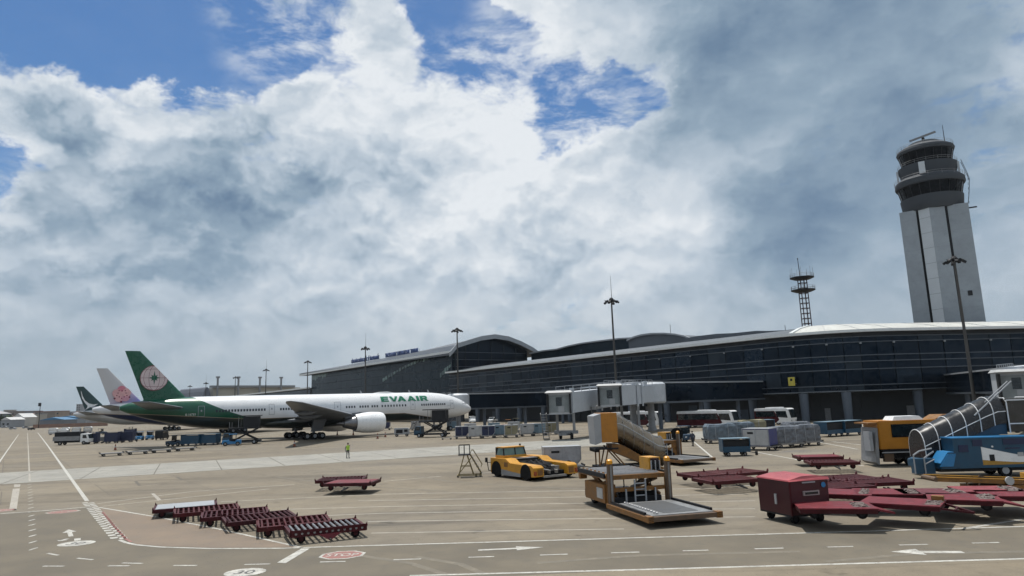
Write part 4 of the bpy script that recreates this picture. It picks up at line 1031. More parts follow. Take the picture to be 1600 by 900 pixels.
# ------------------------------------------------------------------ boarding bridges
BRG = mat('pale bridge panel', (.42, .445, .48), .45, var=.12, dirt=.25, dirt_col=(.3, .31, .32))
CABG = mat('bridge cab grey', (.20, .225, .235), .5, var=.2)
def bridge(name, label, rot, cab, zr, zc, cab_dir, wheels_at=.80, w=3.1, h=2.9, fixed=None):
    """rot: rotunda ground point, cab: cab ground point; tunnel floor heights zr and zc"""
    rot, cab = Vector((rot[0], rot[1], 0)), Vector((cab[0], cab[1], 0))
    t = thing(name, label, 'boarding bridge', rot)
    cb = cab - rot
    d = cb.normalized(); n = Vector((-d.y, d.x, 0)); L = cb.length
    def tun(s0, s1, w_, h_, dz=0.0):
        rs = []
        for s in (s0, s1):
            z = zr + (zc - zr) * s / L + dz; c = d * s
            rs.append([tuple(c + n * w_ / 2 + Vector((0, 0, z))), tuple(c - n * w_ / 2 + Vector((0, 0, z))), tuple(c - n * w_ / 2 + Vector((0, 0, z + h_))), tuple(c + n * w_ / 2 + Vector((0, 0, z + h_)))])
        return MB().loft(rs)
    obj('rotunda', MB().lathe([(2.6, zr - .3), (2.9, zr), (2.9, zr + h + .3), (2.4, zr + h + .7), (.2, zr + h + .8)], 20), BRG, t, True)
    obj('rotunda_column', MB().lathe([(.9, 0), (.85, .3), (.62, 1), (.62, zr - .3)], 16), GREY, t, True)
    obj('tunnel', tun(2.0, L * .60, w, h), BRG, t)
    obj('tunnel', tun(L * .48, L - 1.4, w * 1.13, h * 1.1, -.12), BRG, t)
    for s in (L * .48, L * .60):
        z = zr + (zc - zr) * s / L; c = d * s
        obj('tunnel_frame', MB().bar(c + n * (w * .62) + Vector((0, 0, z - .5)), c + n * (w * .62) + Vector((0, 0, z + h * 1.2)), .25).bar(c - n * (w * .62) + Vector((0, 0, z - .5)), c - n * (w * .62) + Vector((0, 0, z + h * 1.2)), .25).bar(c + n * w * .62 + Vector((0, 0, z + h * 1.2)), c - n * w * .62 + Vector((0, 0, z + h * 1.2)), .25), BRG, t)
    rl = MB()
    for s_ in (-1, 1):
        for hh in (.5, 1.05):
            p = n * s_ * w * .5; rl.bar(d * 3 + p + Vector((0, 0, zr + h + hh)), d * (L - 2) + p + Vector((0, 0, zc + h * 1.05 + hh)), .07)
        for i in range(9):
            s = 3 + (L - 5) * i / 8; p = d * s + n * s_ * w * .5; z = zr + (zc - zr) * s / L + h; rl.bar(p + Vector((0, 0, z)), p + Vector((0, 0, z + 1.1)), .07)
    obj('roof_railing', rl, LGREY, t)
    for s, hh in ((L * .25, .9), (L * .55, .7), (L * .9, .8)):
        p = d * s + n * .9; z = zr + (zc - zr) * s / L + h; obj('roof_unit', MB().box(tuple(p + Vector((0, 0, z + hh / 2))), (.7, .7, hh)), BRG, t)
    # cab facing cab_dir
    cd = Vector((math.cos(cab_dir), math.sin(cab_dir), 0)); cn = Vector((-cd.y, cd.x, 0)); c0 = d * (L - .3)
    def cp(a, b, z): return tuple(c0 + cd * a + cn * b + Vector((0, 0, z)))
    cabo = obj('cab', MB().loft([[cp(a, -1.9, zc - .2), cp(a, 1.9, zc - .2), cp(a, 1.9, zc + h + .2), cp(a, -1.9, zc + h + .2)] for a in (-1.7, 1.3)]), BRG, t)
    obj('cab_front', MB().loft([[cp(a, -1.55, zc + .1), cp(a, 1.55, zc + .1), cp(a, 1.55, zc + h - .2), cp(a, -1.55, zc + h - .2)] for a in (1.31, 1.42)]), CABG, cabo)
    obj('cab_window', MB().loft([[cp(a, -.45, zc + 1.1), cp(a, .45, zc + 1.1), cp(a, .45, zc + 2.4), cp(a, -.45, zc + 2.4)] for a in (1.43, 1.47)]), GLASS, cabo)
    obj('cab_door', MB().loft([[cp(a, -.1, zc + .15), cp(a, .8, zc + .15), cp(a, .8, zc + 1.05), cp(a, -.1, zc + 1.05)] for a in (1.43, 1.48)]), LGREY, cabo)
    for b in (-1.75, 1.75): obj('bellows', MB().loft([[cp(1.31, b - .17, zc - .1), cp(1.31, b + .17, zc - .1), cp(1.31, b + .17, zc + h), cp(1.31, b - .17, zc + h)], [cp(2.0, b - .12, zc - .1), cp(2.0, b + .12, zc - .1), cp(2.2, b + .12, zc + h), cp(2.2, b - .12, zc + h)]]), DARK, cabo)
    obj('cab_hood', MB().loft([[cp(-1.9, -2.1, zc + h + .21), cp(2.3, -2.1, zc + h + .21), cp(2.3, 2.1, zc + h + .21), cp(-1.9, 2.1, zc + h + .21)], [cp(-1.7, -1.8, zc + h + .6), cp(1.7, -1.8, zc + h + .5), cp(1.7, 1.8, zc + h + .5), cp(-1.7, 1.8, zc + h + .6)]]), OFFWHITE, cabo)
    # drive column
    s = L * wheels_at; z = zr + (zc - zr) * s / L; c = d * s
    dv = MB()
    for s_ in (-1, 1): dv.bar(c + n * s_ * 1.5 + Vector((0, 0, .9)), c + n * s_ * 1.5 + Vector((0, 0, z + .3)), .4)
    dv.bar(c - n * 2 + Vector((0, 0, 1.1)), c + n * 2 + Vector((0, 0, 1.1)), .7, .5); dv.bar(c - d * 1.2 + Vector((0, 0, .8)), c + d * 1.2 + Vector((0, 0, .8)), 1.3, .4)
    obj('drive_column', dv, GREY, t)
    for s_ in (-1, 1): wheel(t, c + n * s_ * 1.0 + Vector((0, 0, .6)), .6, .45, 'y' if abs(d.x) > abs(d.y) else 'x')
    st = MB(); sp = c0 - cn * 2.6
    for i in range(10): st.box(tuple(sp - cd * (i * .42) + Vector((0, 0, zc - .2 - i * .42))), (.9, .9, .06))
    for b in (-.45, .45): st.bar(sp + cn * b + Vector((0, 0, zc)), sp - cd * 4.0 + cn * b + Vector((0, 0, zc - 4.1)), .1, .25)
    obj('service_stair', st, GREY, t)
    if fixed:
        fd = Vector((fixed[0], fixed[1], 0)) - rot; fl = fd.length; fd.normalize(); fn_ = Vector((-fd.y, fd.x, 0))
        def fx(s0, s1, b, z0, z1): return MB().loft([[tuple(fd * s - fn_ * b + Vector((0, 0, z0))), tuple(fd * s + fn_ * b + Vector((0, 0, z0))), tuple(fd * s + fn_ * b + Vector((0, 0, z1))), tuple(fd * s - fn_ * b + Vector((0, 0, z1)))] for s in (s0, s1)])
        obj('fixed_walkway', fx(1.5, fl, 1.7, zr - .1, zr + 3.3), FACADE, t)
        obj('walkway_roof', fx(1.5, fl, 1.95, zr + 3.35, zr + 3.62), LGREY, t)
        obj('walkway_floor', fx(1.5, fl, 1.85, zr - .5, zr - .15), MULL, t)
        for k in range(3):
            s = fl * (k + .6) / 3.2; obj('walkway_column', MB().cyl(tuple(fd * s), tuple(fd * s + Vector((0, 0, zr - .5))), .4, n=10), COLB, t)
    return t
def facepoint(p):                                   # foot of a point on the terminal front
    return p - E2 * ((p - TA).dot(E2)) + E2 * .5
rB = at(991, 668, 131); rB.z = 0; cab1 = at(874, 660, 108); cab1.z = 0
bridge('boarding_bridge', 'pale boarding bridge with roof railing, its cab beside the row of wrapped containers', rB, cab1, 5.4, 4.1, -1.7, .93, fixed=facepoint(rB))
rC = rB + Vector((3.2, -1.0, 0)); cab2 = at(953, 646, 112); cab2.z = 0
bridge('boarding_bridge', 'short pale boarding bridge whose cab stands above the yellow covered stairs', rC, cab2, 5.3, 5.0, -1.7, .55)
rE = at(716, 640, 176); rE.z = 0; cabE = EVA_P + AD * 33 - AN * 6.5
bridge('boarding_bridge', 'boarding bridge behind the nose of the white airliner', rE, cabE, 5.2, 4.4, math.atan2(AN.y, AN.x), .7, fixed=facepoint(rE))
rR = at(1612, 612, 104); rR.z = 0; cabR = at(1590, 640, 82); cabR.z = 0
bridge('boarding_bridge', 'grey boarding bridge cut off by the right edge of the picture', rR, cabR, 5.3, 4.4, -2.0, .7, fixed=TA + TK * .60)

# ------------------------------------------------------------------ far hangar and town
CREAM = mat('cream hangar wall', (.42, .39, .33), .8, var=.1, scale=.05)
hg = thing('hangar', 'long cream hangar with grey roof beam and dark domed end beyond the aircraft', 'hangar', at(330, 640, 600).xy.to_3d())
ho = hg.location.copy(); ho.z = 0; hg.location = ho
w1 = at(460, 606, 660); w0 = at(328, 606, 600); hd = Vector((w1.x - w0.x, w1.y - w0.y, 0)); hL = hd.length; hd.normalize(); hN = Vector((-hd.y, hd.x, 0)); hgz = at(328, 606, 600).z
hg.rotation_euler.z = math.atan2(hd.y, hd.x)
obj('wall', MB().bb(1, hL + 4, 0, 60, 0, hgz), CREAM, hg)
obj('roof_beam', MB().bb(-2, hL - 3, -3, 1, hgz, hgz + 1.9), GREY, hg)
obj('domed_end', MB().loft([[(-9 + 9 * math.cos(a) * .55 + 3, y, max(0, (hgz + .5) * math.sin(a))) for a in [i * math.pi / 12 for i in range(13)]] for y in (-4, 50)]), mat('slate dome', (.10, .11, .14), .6), hg)
for f in (.04, .27, .52, .78):
    obj('roof_mast', MB().cyl((hL * f, -3.4, hgz - 9), (hL * f, -3.4, hgz + 9), .9, n=8).box((hL * f, -3.4, hgz + 9), (3, 1.5, 1.5)), GREY, hg)
TOWNM = [mat('town wall %d' % i, c, .85, var=.2, scale=.05) for i, c in enumerate(((.34, .31, .27), (.20, .17, .15), (.26, .27, .29), (.40, .38, .35), (.16, .17, .19), (.28, .22, .18)))]
TROOF = [mat('town roof %d' % i, c, .7, var=.2, scale=.05) for i, c in enumerate(((.30, .30, .31), (.05, .16, .30), (.20, .10, .08), (.50, .50, .50)))]
def house(px0, px1, ytop, Y, wm, rm, label, gable=0.0, storeys=2, name='building', depth=18):
    Y = Y * 1.42
    a, b = at(px0, 660, Y), at(px1, 660, Y); z = at((px0 + px1) / 2, ytop, Y).z; w = b.x - a.x
    t = thing(name, label, 'building', (a.x, Y, 0))
    wall_h = z * (1 - gable)
    obj('wall', MB().bb(0, w, 0, depth, 0, wall_h), wm, t)
    if gable: obj('roof', MB().prism([(-.4, wall_h + .003), (w + .4, wall_h + .003), (w * .5, z)], -.5, depth + .5), rm, t)
    else: obj('roof', MB().bb(-.4, w + .4, -.4, depth + .4, wall_h + .003, wall_h + .6), rm, t)
    n = max(2, int(w / 4.5))
    if storeys:
        wmsh = mesh_of(MB().bb(-.9, .9, -.10, -.01, 0, min(1.6, wall_h / storeys * .5)), 'window')
        for s in range(storeys):
            for i in range(n): obj('window', wmsh, GLASS, t, loc=(w * (i + .5) / n, 0, wall_h * (s + .35) / storeys))
    return t
town = [(-45, -5, 642, 470, 4, 0, 'low dark roofed building at the left edge beyond the road', .2, 2), (2, 16, 652, 430, 2, 3, 'small grey shed with pale roof at the left end of the town', .25, 1), (20, 36, 646, 455, 3, 3, 'white gabled house left of the cream flat block', .3, 2),
        (37, 53, 648, 470, 0, 0, 'cream flat roofed block beside the white gabled house', 0, 2), (53, 66, 644, 480, 1, 2, 'dark brick block right of the cream flat block', 0, 3), (66, 92, 643, 560, 5, 2, 'brown block behind the blue sheds', 0, 3), (92, 118, 644, 600, 2, 0, 'grey row building behind the blue sheds', 0, 3),
        (62, 100, 652, 420, 4, 1, 'long blue roofed shed, nearer the road end', .3, 0), (72, 134, 650, 450, 2, 1, 'longer blue roofed shed by the farthest airliner', .3, 0), (117.5, 124, 632, 900, 2, 0, 'slim grey high-rise left of the dark green fin', 0, 8), (-20, 22, 643.5, 640, 1, 0, 'wide distant building under the skyline at the far left', 0, 3),
        (24, 52, 643, 700, 4, 2, 'distant dark building behind the white gabled house', 0, 3), (126, 175, 646, 760, 2, 0, 'distant grey building behind the farthest airliner', 0, 4), (4, 12, 641, 820, 0, 0, 'distant slim block rising over the far left roofs', 0, 6)]
for a in town:
    house(a[0], a[1], a[2], a[3], TOWNM[a[4]], TROOF[a[5]], a[6], a[7], a[8])
tag(obj('boundary_wall', MB().bb(0, at(168, 660, 500).x - at(52, 660, 500).x, 0, .5, 0, at(100, 662, 500).z), mat('brick boundary wall', (.25, .15, .11), .9, var=.3, scale=.3), loc=(at(52, 660, 500).x, 500, 0)), 'long low brick wall in front of the blue sheds', 'wall')
p = at(62, 645, 500)
ct = thing('telecom_mast', 'thin dark telecom mast above the low town at the left', 'mast', (p.x, 500, 0)); zt = at(62, 630, 500).z
obj('pole', MB().cyl((0, 0, 0), (0, 0, zt - 2), .28, .22, 8), DARK, ct)
obj('antenna_panel', MB().box((0, -.6, zt - 1), (1.7, .8, 2.4)), DARK, ct)
dt = MB(); dr = MB(); rnd = random.Random(3)
for i in range(110):
    px = rnd.uniform(-160, 190); Y = rnd.uniform(820, 1150); p = at(px, 655, Y); w, h, dp = rnd.uniform(7, 16), rnd.uniform(6, 13), rnd.uniform(8, 14)
    dt.bb(p.x, p.x + w, Y, Y + dp, 0, h)
    if rnd.random() < .6: dr.prism([(p.x - .4, h + .01), (p.x + w + .4, h + .01), (p.x + w / 2, h + rnd.uniform(1.5, 3.5))], Y - .4, Y + dp)
    else: dr.bb(p.x + w * .2, p.x + w * .55, Y + 2, Y + 5, h + .01, h + rnd.uniform(1.5, 3))
dt_o = tag(obj('distant_town', dt, TOWNM[0], fix=False), 'hazy mass of far off town houses along the left skyline', 'town', kind='stuff')
obj('town_roofs', dr, TROOF[2], dt_o, fix=False)['kind'] = 'stuff'
# trees among the town roofs
LEAF = [mat('leaf green %d' % i, c, .8, var=.5, scale=.6) for i, c in enumerate(((.030, .050, .022), (.045, .070, .030)))]
def tree(h=9.0, seed=0):
    rnd = random.Random(seed); t = thing('tree', '', '')
    tr = MB().cyl((0, 0, 0), (0, 0, h * .55), .35, .2, 7)
    for k in range(5): a = k * 1.3; tr.cyl((0, 0, h * .4), (math.cos(a) * h * .25, math.sin(a) * h * .25, h * .72), .15, .05, 5)
    obj('trunk', tr, mat('bark', (.08, .06, .045), .9), t)
    cr = MB(); cl = [(Vector((rnd.uniform(-1, 1), rnd.uniform(-1, 1), rnd.uniform(-.5, .7))) * h * .32 + Vector((0, 0, h * .72)), h * rnd.uniform(.12, .22)) for _ in range(12)]
    for _ in range(900):
        c, r = rnd.choice(cl); d = Vector((rnd.gauss(0, 1), rnd.gauss(0, 1), rnd.gauss(0, 1))).normalized(); p = c + d * r * rnd.uniform(.5, 1)
        a = Vector((rnd.gauss(0, 1), rnd.gauss(0, 1), rnd.gauss(0, 1))).normalized() * .45; b = a.orthogonal().normalized() * .4
        cr.add([p - a - b, p + a - b, p + a + b, p - a + b], [(0, 1, 2, 3)])
    obj('crown', cr, LEAF[seed % 2], t, fix=False)
    return t
for px, Y, k, lab in ((-8, 445, 0, 'dark tree at the far left edge of the town'), (14, 480, 1, 'tree behind the small grey shed'), (31, 500, 0, 'tree top showing behind the white gabled house'), (58, 520, 1, 'tree beside the dark brick block'), (104, 640, 0, 'tree behind the long blue shed'), (140, 620, 1, 'tree by the tail of the farthest airliner')):
    Y *= 1.42; p = at(px, 655, Y); place(tree, (p.x, Y), k, lab, 'tree', 'trees among the town roofs', key=k, seed=k, h=11)

# ------------------------------------------------------------------ cargo dollies
def pallet_dolly(L=3.25, W=2.45, z=.50, rollers=True, deck=None, plate=False, paint=RED):
    t = thing('pallet_dolly', '', '')
    fr = MB()
    for s in (-1, 1): fr.bb(-L / 2, L / 2, s * W / 2 - .07, s * W / 2 + .07, z - .20, z)
    fr.bb(-L / 2 - .05, -L / 2 + .09, -W / 2 + .07, W / 2 - .07, z - .2, z - .01); fr.bb(L / 2 - .09, L / 2 + .05, -W / 2 + .07, W / 2 - .07, z - .2, z - .01)
    for y in (-.45, .45): fr.bb(-L / 2 + .09, L / 2 - .09, y - .05, y + .05, z - .22, z - .10)
    obj('frame', fr, paint, t)
    if rollers:
        ro = MB()
        for i in range(12):
            x = -L / 2 + .2 + (L - .4) * i / 11; ro.cyl((x, -W / 2 - .075, z - .06), (x, W / 2 + .075, z - .06), .055, n=8)
        tag(obj('rollers', ro, ROLLER if plate else paint, t), kind='stuff')
    if deck: obj('deck', MB().bb(-L / 2 + .1, L / 2 - .1, -W / 2 + .1, W / 2 - .1, z - .07, z + .012), deck, t)
    for sx_ in (-1, 1):
        for sy_ in (-1, 1):
            obj('corner_stop', MB().prism([(sx_ * (L / 2 - .05), z - .005), (sx_ * (L / 2 + .05), z - .005), (sx_ * (L / 2 + .03), z + .15)], sy_ * W / 2 - .06, sy_ * W / 2 + .06), paint, t)
            wheel(t, (sx_ * (L / 2 - .45), sy_ * (W / 2 - .22), .19), .19, .14, rim=paint, n=12)
            obj('castor_fork', MB().bar((sx_ * (L / 2 - .45), sy_ * (W / 2 - .36), .2), (sx_ * (L / 2 - .45), sy_ * (W / 2 - .36), z - .2), .1), DARK, t)
    obj('tow_bar', MB().bar((.12, -W / 2 - .03, z - .27), (0, -W / 2 - .95, .12), .06).bar((-.12, -W / 2 - .03, z - .27), (0, -W / 2 - .95, .12), .06) if not plate else MB().bar((0, -W / 2 - .05, z - .32), (0, -W / 2 - .35, .1), .06), DARK, t)
    if plate:
        obj('warning_plate', MB().loft([[(-.50, -W / 2 - .16, z - .15), (.50, -W / 2 - .16, z - .15), (0, -W / 2 - .24, z - .44)], [(-.50, -W / 2 - .13, z - .15), (.50, -W / 2 - .13, z - .15), (0, -W / 2 - .21, z - .44)]]), REDTOP, t)
        obj('front_lip', MB().bb(-L / 2, L / 2, -W / 2 - .11, -W / 2 - .072, z - .02, z + .10), paint, t)
    return t
RED2 = mat('faded brick red paint', (.070, .008, .011), .6, var=.4, dirt=.7, dirt_col=(.035, .012, .010), scale=2.6, spec=.25)
RED3 = mat('grimy maroon paint', (.048, .006, .010), .6, var=.4, dirt=.7, dirt_col=(.020, .008, .008), scale=2.1, spec=.25)
q0 = Vector((-9.86, 30.69, 0)); hd0 = R(24.7); st_ = Vector((-2.10, 1.75, 0)); hv = Vector((math.cos(hd0), math.sin(hd0), 0)); hw_ = Vector((-hv.y, hv.x, 0))
rowlab = ['nearest red pallet dolly of the left row, with roller ends and pink warning plate', 'second nearest red pallet dolly in the row at left', 'third nearest red pallet dolly in the row at left', 'fourth red pallet dolly counted from the near end of the left row', 'fifth red pallet dolly, next to last at the far end of the left row', 'farthest red pallet dolly of the left row, with a pale sheet on its deck']
for i in range(6):
    jit = Vector((random.uniform(-.15, .15), random.uniform(-.15, .15), 0)) if i else Vector()
    c = q0 + st_ * i + hv * 1.62 + hw_ * 1.22 + jit
    o = place(pallet_dolly, c, hd0 + (random.uniform(-.09, .09) if i else 0), rowlab[i], 'cargo dolly', 'red dollies parked in the left row', key='plate' if i == 0 else 'sheet' if i == 5 else 'row%d' % (i % 3), paint=(RED, RED2, RED3)[i % 3], plate=(i == 0), deck=(LGREY if i == 5 else None), rollers=(i != 5))
def dpair(specs, group):
    for px, py, rz, lab, k in specs:
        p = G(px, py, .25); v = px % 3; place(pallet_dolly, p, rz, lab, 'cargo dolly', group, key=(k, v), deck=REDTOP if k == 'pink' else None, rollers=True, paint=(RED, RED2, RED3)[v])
dpair([(534, 758, R(3), 'farther of the two red dollies alone on the middle apron', 'plain'), (551, 763.5, R(-6), 'nearer of the two red dollies alone on the middle apron, pink deck', 'pink')], 'pair of red dollies on the middle apron')
dpair([(1278, 722, R(-8), 'farther of the two red dollies in front of the yellow lift truck', 'pink'), (1300, 731, R(-10), 'nearer of the two red dollies in front of the yellow lift truck', 'plain')], 'pair of red dollies near the lift truck')
dpair([(1108, 751, R(20), 'leftmost red roller dolly behind the red box trailer', 'plain'), (1135, 760, R(16), 'red roller dolly just left of the red box trailer', 'plain'), (1150, 748, R(22), 'red roller dolly half hidden by the top of the red box trailer', 'plain'), (1320, 759, R(8), 'red roller dolly showing just right of the red box trailer', 'plain'), (1365, 764, R(2), 'red roller dolly at the back of the flat trailers, dark end rail', 'plain'), (1305, 772, R(10), 'red roller dolly tucked behind the box trailer corner', 'plain')], 'red roller dollies around the box trailer')

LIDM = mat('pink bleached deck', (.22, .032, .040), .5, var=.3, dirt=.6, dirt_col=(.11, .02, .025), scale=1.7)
MAROON = mat('maroon deck', (.115, .010, .017), .5, var=.35, dirt=.6, dirt_col=(.05, .012, .014), scale=2.4)
def flat_trailer(L=3.4, W=2.1, z=.46, bar=True, block=False, seed=1):
    """flat red trailer with bleached plate deck, scuffed strip and wedge tow plate at the front"""
    t = thing('flat_trailer', '', '')
    top = (REDTOP, LIDM, REDTOP, MAROON)[seed % 4]
    obj('deck', MB().bb(-L / 2, L / 2, -W / 2, W / 2, z - .05, z), top, t)
    obj('frame', MB().bb(-L / 2 + .03, L / 2 - .03, -W / 2 + .03, -W / 2 + .15, z - .22, z - .051).bb(-L / 2 + .03, L / 2 - .03, W / 2 - .15, W / 2 - .03, z - .22, z - .051).bb(-L / 2 + .03, -L / 2 + .15, -W / 2 + .15, W / 2 - .15, z - .22, z - .051).bb(L / 2 - .15, L / 2 - .03, -W / 2 + .15, W / 2 - .15, z - .22, z - .051), RED, t)
    rnd = random.Random(seed); sc = MB(); n, k = 18, 7
    x0, x1 = L * rnd.uniform(.18, .33), L / 2 - rnd.uniform(.06, .25); y0, y1 = -W / 2 + rnd.uniform(.08, .5), W / 2 - rnd.uniform(.08, .6)
    for i in range(n + 1):
        for j in range(k + 1):
            e = i in (0, n) or j in (0, k)
            sc.v.append((x0 + (x1 - x0) * j / k + rnd.uniform(-.09, .07), y0 + (y1 - y0) * i / n + rnd.uniform(-.05, .05), z + .004 + (0 if e else rnd.uniform(0, .085))))
    sc.f += [(i * (k + 1) + j, i * (k + 1) + j + 1, (i + 1) * (k + 1) + j + 1, (i + 1) * (k + 1) + j) for i in range(n) for j in range(k) if rnd.random() > .10]
    tag(obj('scuffed_netting', sc, SCUFF, t, fix=False), kind='stuff')
    tw = MB().loft([[(L / 2 - .1, -.70, z - .04), (L / 2 - .1, .70, z - .04), (L / 2 + .85, 0, .16)], [(L / 2 - .1, -.70, z - .12), (L / 2 - .1, .70, z - .12), (L / 2 + .85, 0, .08)]])
    if bar: obj('tow_plate', tw, top, t)
    else:
        for s_ in (-.8, .8): obj('tow_arm', MB().bar((L / 2 - .1, s_, z - .12), (L / 2 + 1.05, 0, .14), .09, .08), RED, t)
        obj('tow_brace', MB().bar((L / 2 + .45, -.48, z - .2), (L / 2 + .45, .48, z - .2), .07), RED, t)
    if block: obj('end_block', MB().bb(L / 2 - .5, L / 2 - .05, W / 2 - .5, W / 2 - .12, z + .004, z + .20), OCHRE, t)
    for sx_ in (-1, 1):
        for sy_ in (-1, 1): wheel(t, (sx_ * (L / 2 - .6), sy_ * (W / 2 - .28), .22), .22, .2, rim=DARK, n=12)
    return t
flat = [(1304, 806, R(-14), 'flat red trailer with wedge tow plate lying beside the red box trailer'), (1412, 800, R(-38), 'flat red trailer with orange end block in the middle of the trailer park'), (1506, 793, R(-28), 'flat red trailer with pale scuffed deck, right of the middle one'), (1545, 779, R(-12), 'flat red trailer below the yellow belt loader at the right edge'),
        (1386, 783, R(-20), 'flat red trailer with scuffed deck just behind the middle one'), (1310, 783, R(-30), 'flat red trailer half hidden behind the red box trailer'), (1455, 783, R(-15), 'flat red trailer between the scuffed ones at the back'), (1592, 787, R(-20), 'flat red trailer cut by the right picture edge')]
for px, py, rz, lab in flat:
    p = G(px, py, .5); place(flat_trailer, p, rz, lab, 'trailer', 'flat red trailers parked together', key=lab, block='block' in lab, seed=px, bar=px not in (1412, 1386, 1455, 1592), L=2.75 + (px % 3) * .15)

# red box trailer
P1, P2, P3 = Vector((11.0, 33.35, 0)), Vector((12.0, 31.35, 0)), Vector((13.95, 31.95, 0))
bt = thing('box_trailer', 'closed dark red box trailer with pitched lid and small window strip', 'trailer', P2, math.atan2(P3.y - P2.y, P3.x - P2.x))
bl, bw_ = (P3 - P2).length, (P1 - P2).length
DRED = mat('dark red box paint', (.050, .006, .010), .45, var=.3, dirt=.3, dirt_col=(.04, .01, .012), scale=1.1)
obj('box_body', MB().loft([[(.0, .0, .42), (bl, .0, .42), (bl, bw_, .42), (.0, bw_, .42)], [(-.01, -.01, 1.86), (bl + .01, -.01, 1.86), (bl + .01, bw_ + .01, 1.86), (-.01, bw_ + .01, 1.86)]]), DRED, bt)
LID = mat('lid red lightened for gloss', (.33, .060, .070), .5, var=.25, dirt=.3, dirt_col=(.2, .05, .05))  # lighter pink puts sun and sky gloss into the lid colour
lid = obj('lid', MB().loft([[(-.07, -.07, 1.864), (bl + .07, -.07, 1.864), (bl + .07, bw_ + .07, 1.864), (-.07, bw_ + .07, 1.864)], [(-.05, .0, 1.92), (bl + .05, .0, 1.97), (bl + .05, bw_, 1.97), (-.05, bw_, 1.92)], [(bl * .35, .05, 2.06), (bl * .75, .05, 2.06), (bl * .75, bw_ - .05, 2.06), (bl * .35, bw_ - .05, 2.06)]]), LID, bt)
obj('window_strip', MB().bb(bl * .32, bl * .74, -.06, -.004, 1.22, 1.42), mat('pale strip', (.30, .27, .26), .5), bt)
obj('window_glass', MB().bb(bl * .36, bl * .70, -.072, -.061, 1.27, 1.37), GLASS, bt)
obj('handle', MB().bb(-.06, -.005, bw_ * .42, bw_ * .47, .80, 1.25), OFFWHITE, bt)
obj('round_sticker', MB().cyl((bl * .87, -.03, 1.64), (bl * .87, -.05, 1.64), .12, n=16), SKYBLUE, bt)
obj('plate', MB().bb(bl * .32, bl * .66, -.045, -.02, 1.76, 1.82), LGREY, bt)
obj('corner_post', MB().bb(-.045, .02, -.045, .02, .40, 1.862), RED, bt)
obj('skirt', MB().bb(.0, bl, .0, bw_, .34, .419), DARK, bt)
for x in (.35, bl - .35):
    for y in (.3, bw_ - .3): wheel(bt, (x, y, .2), .2, .16, rim=DARK, n=12)

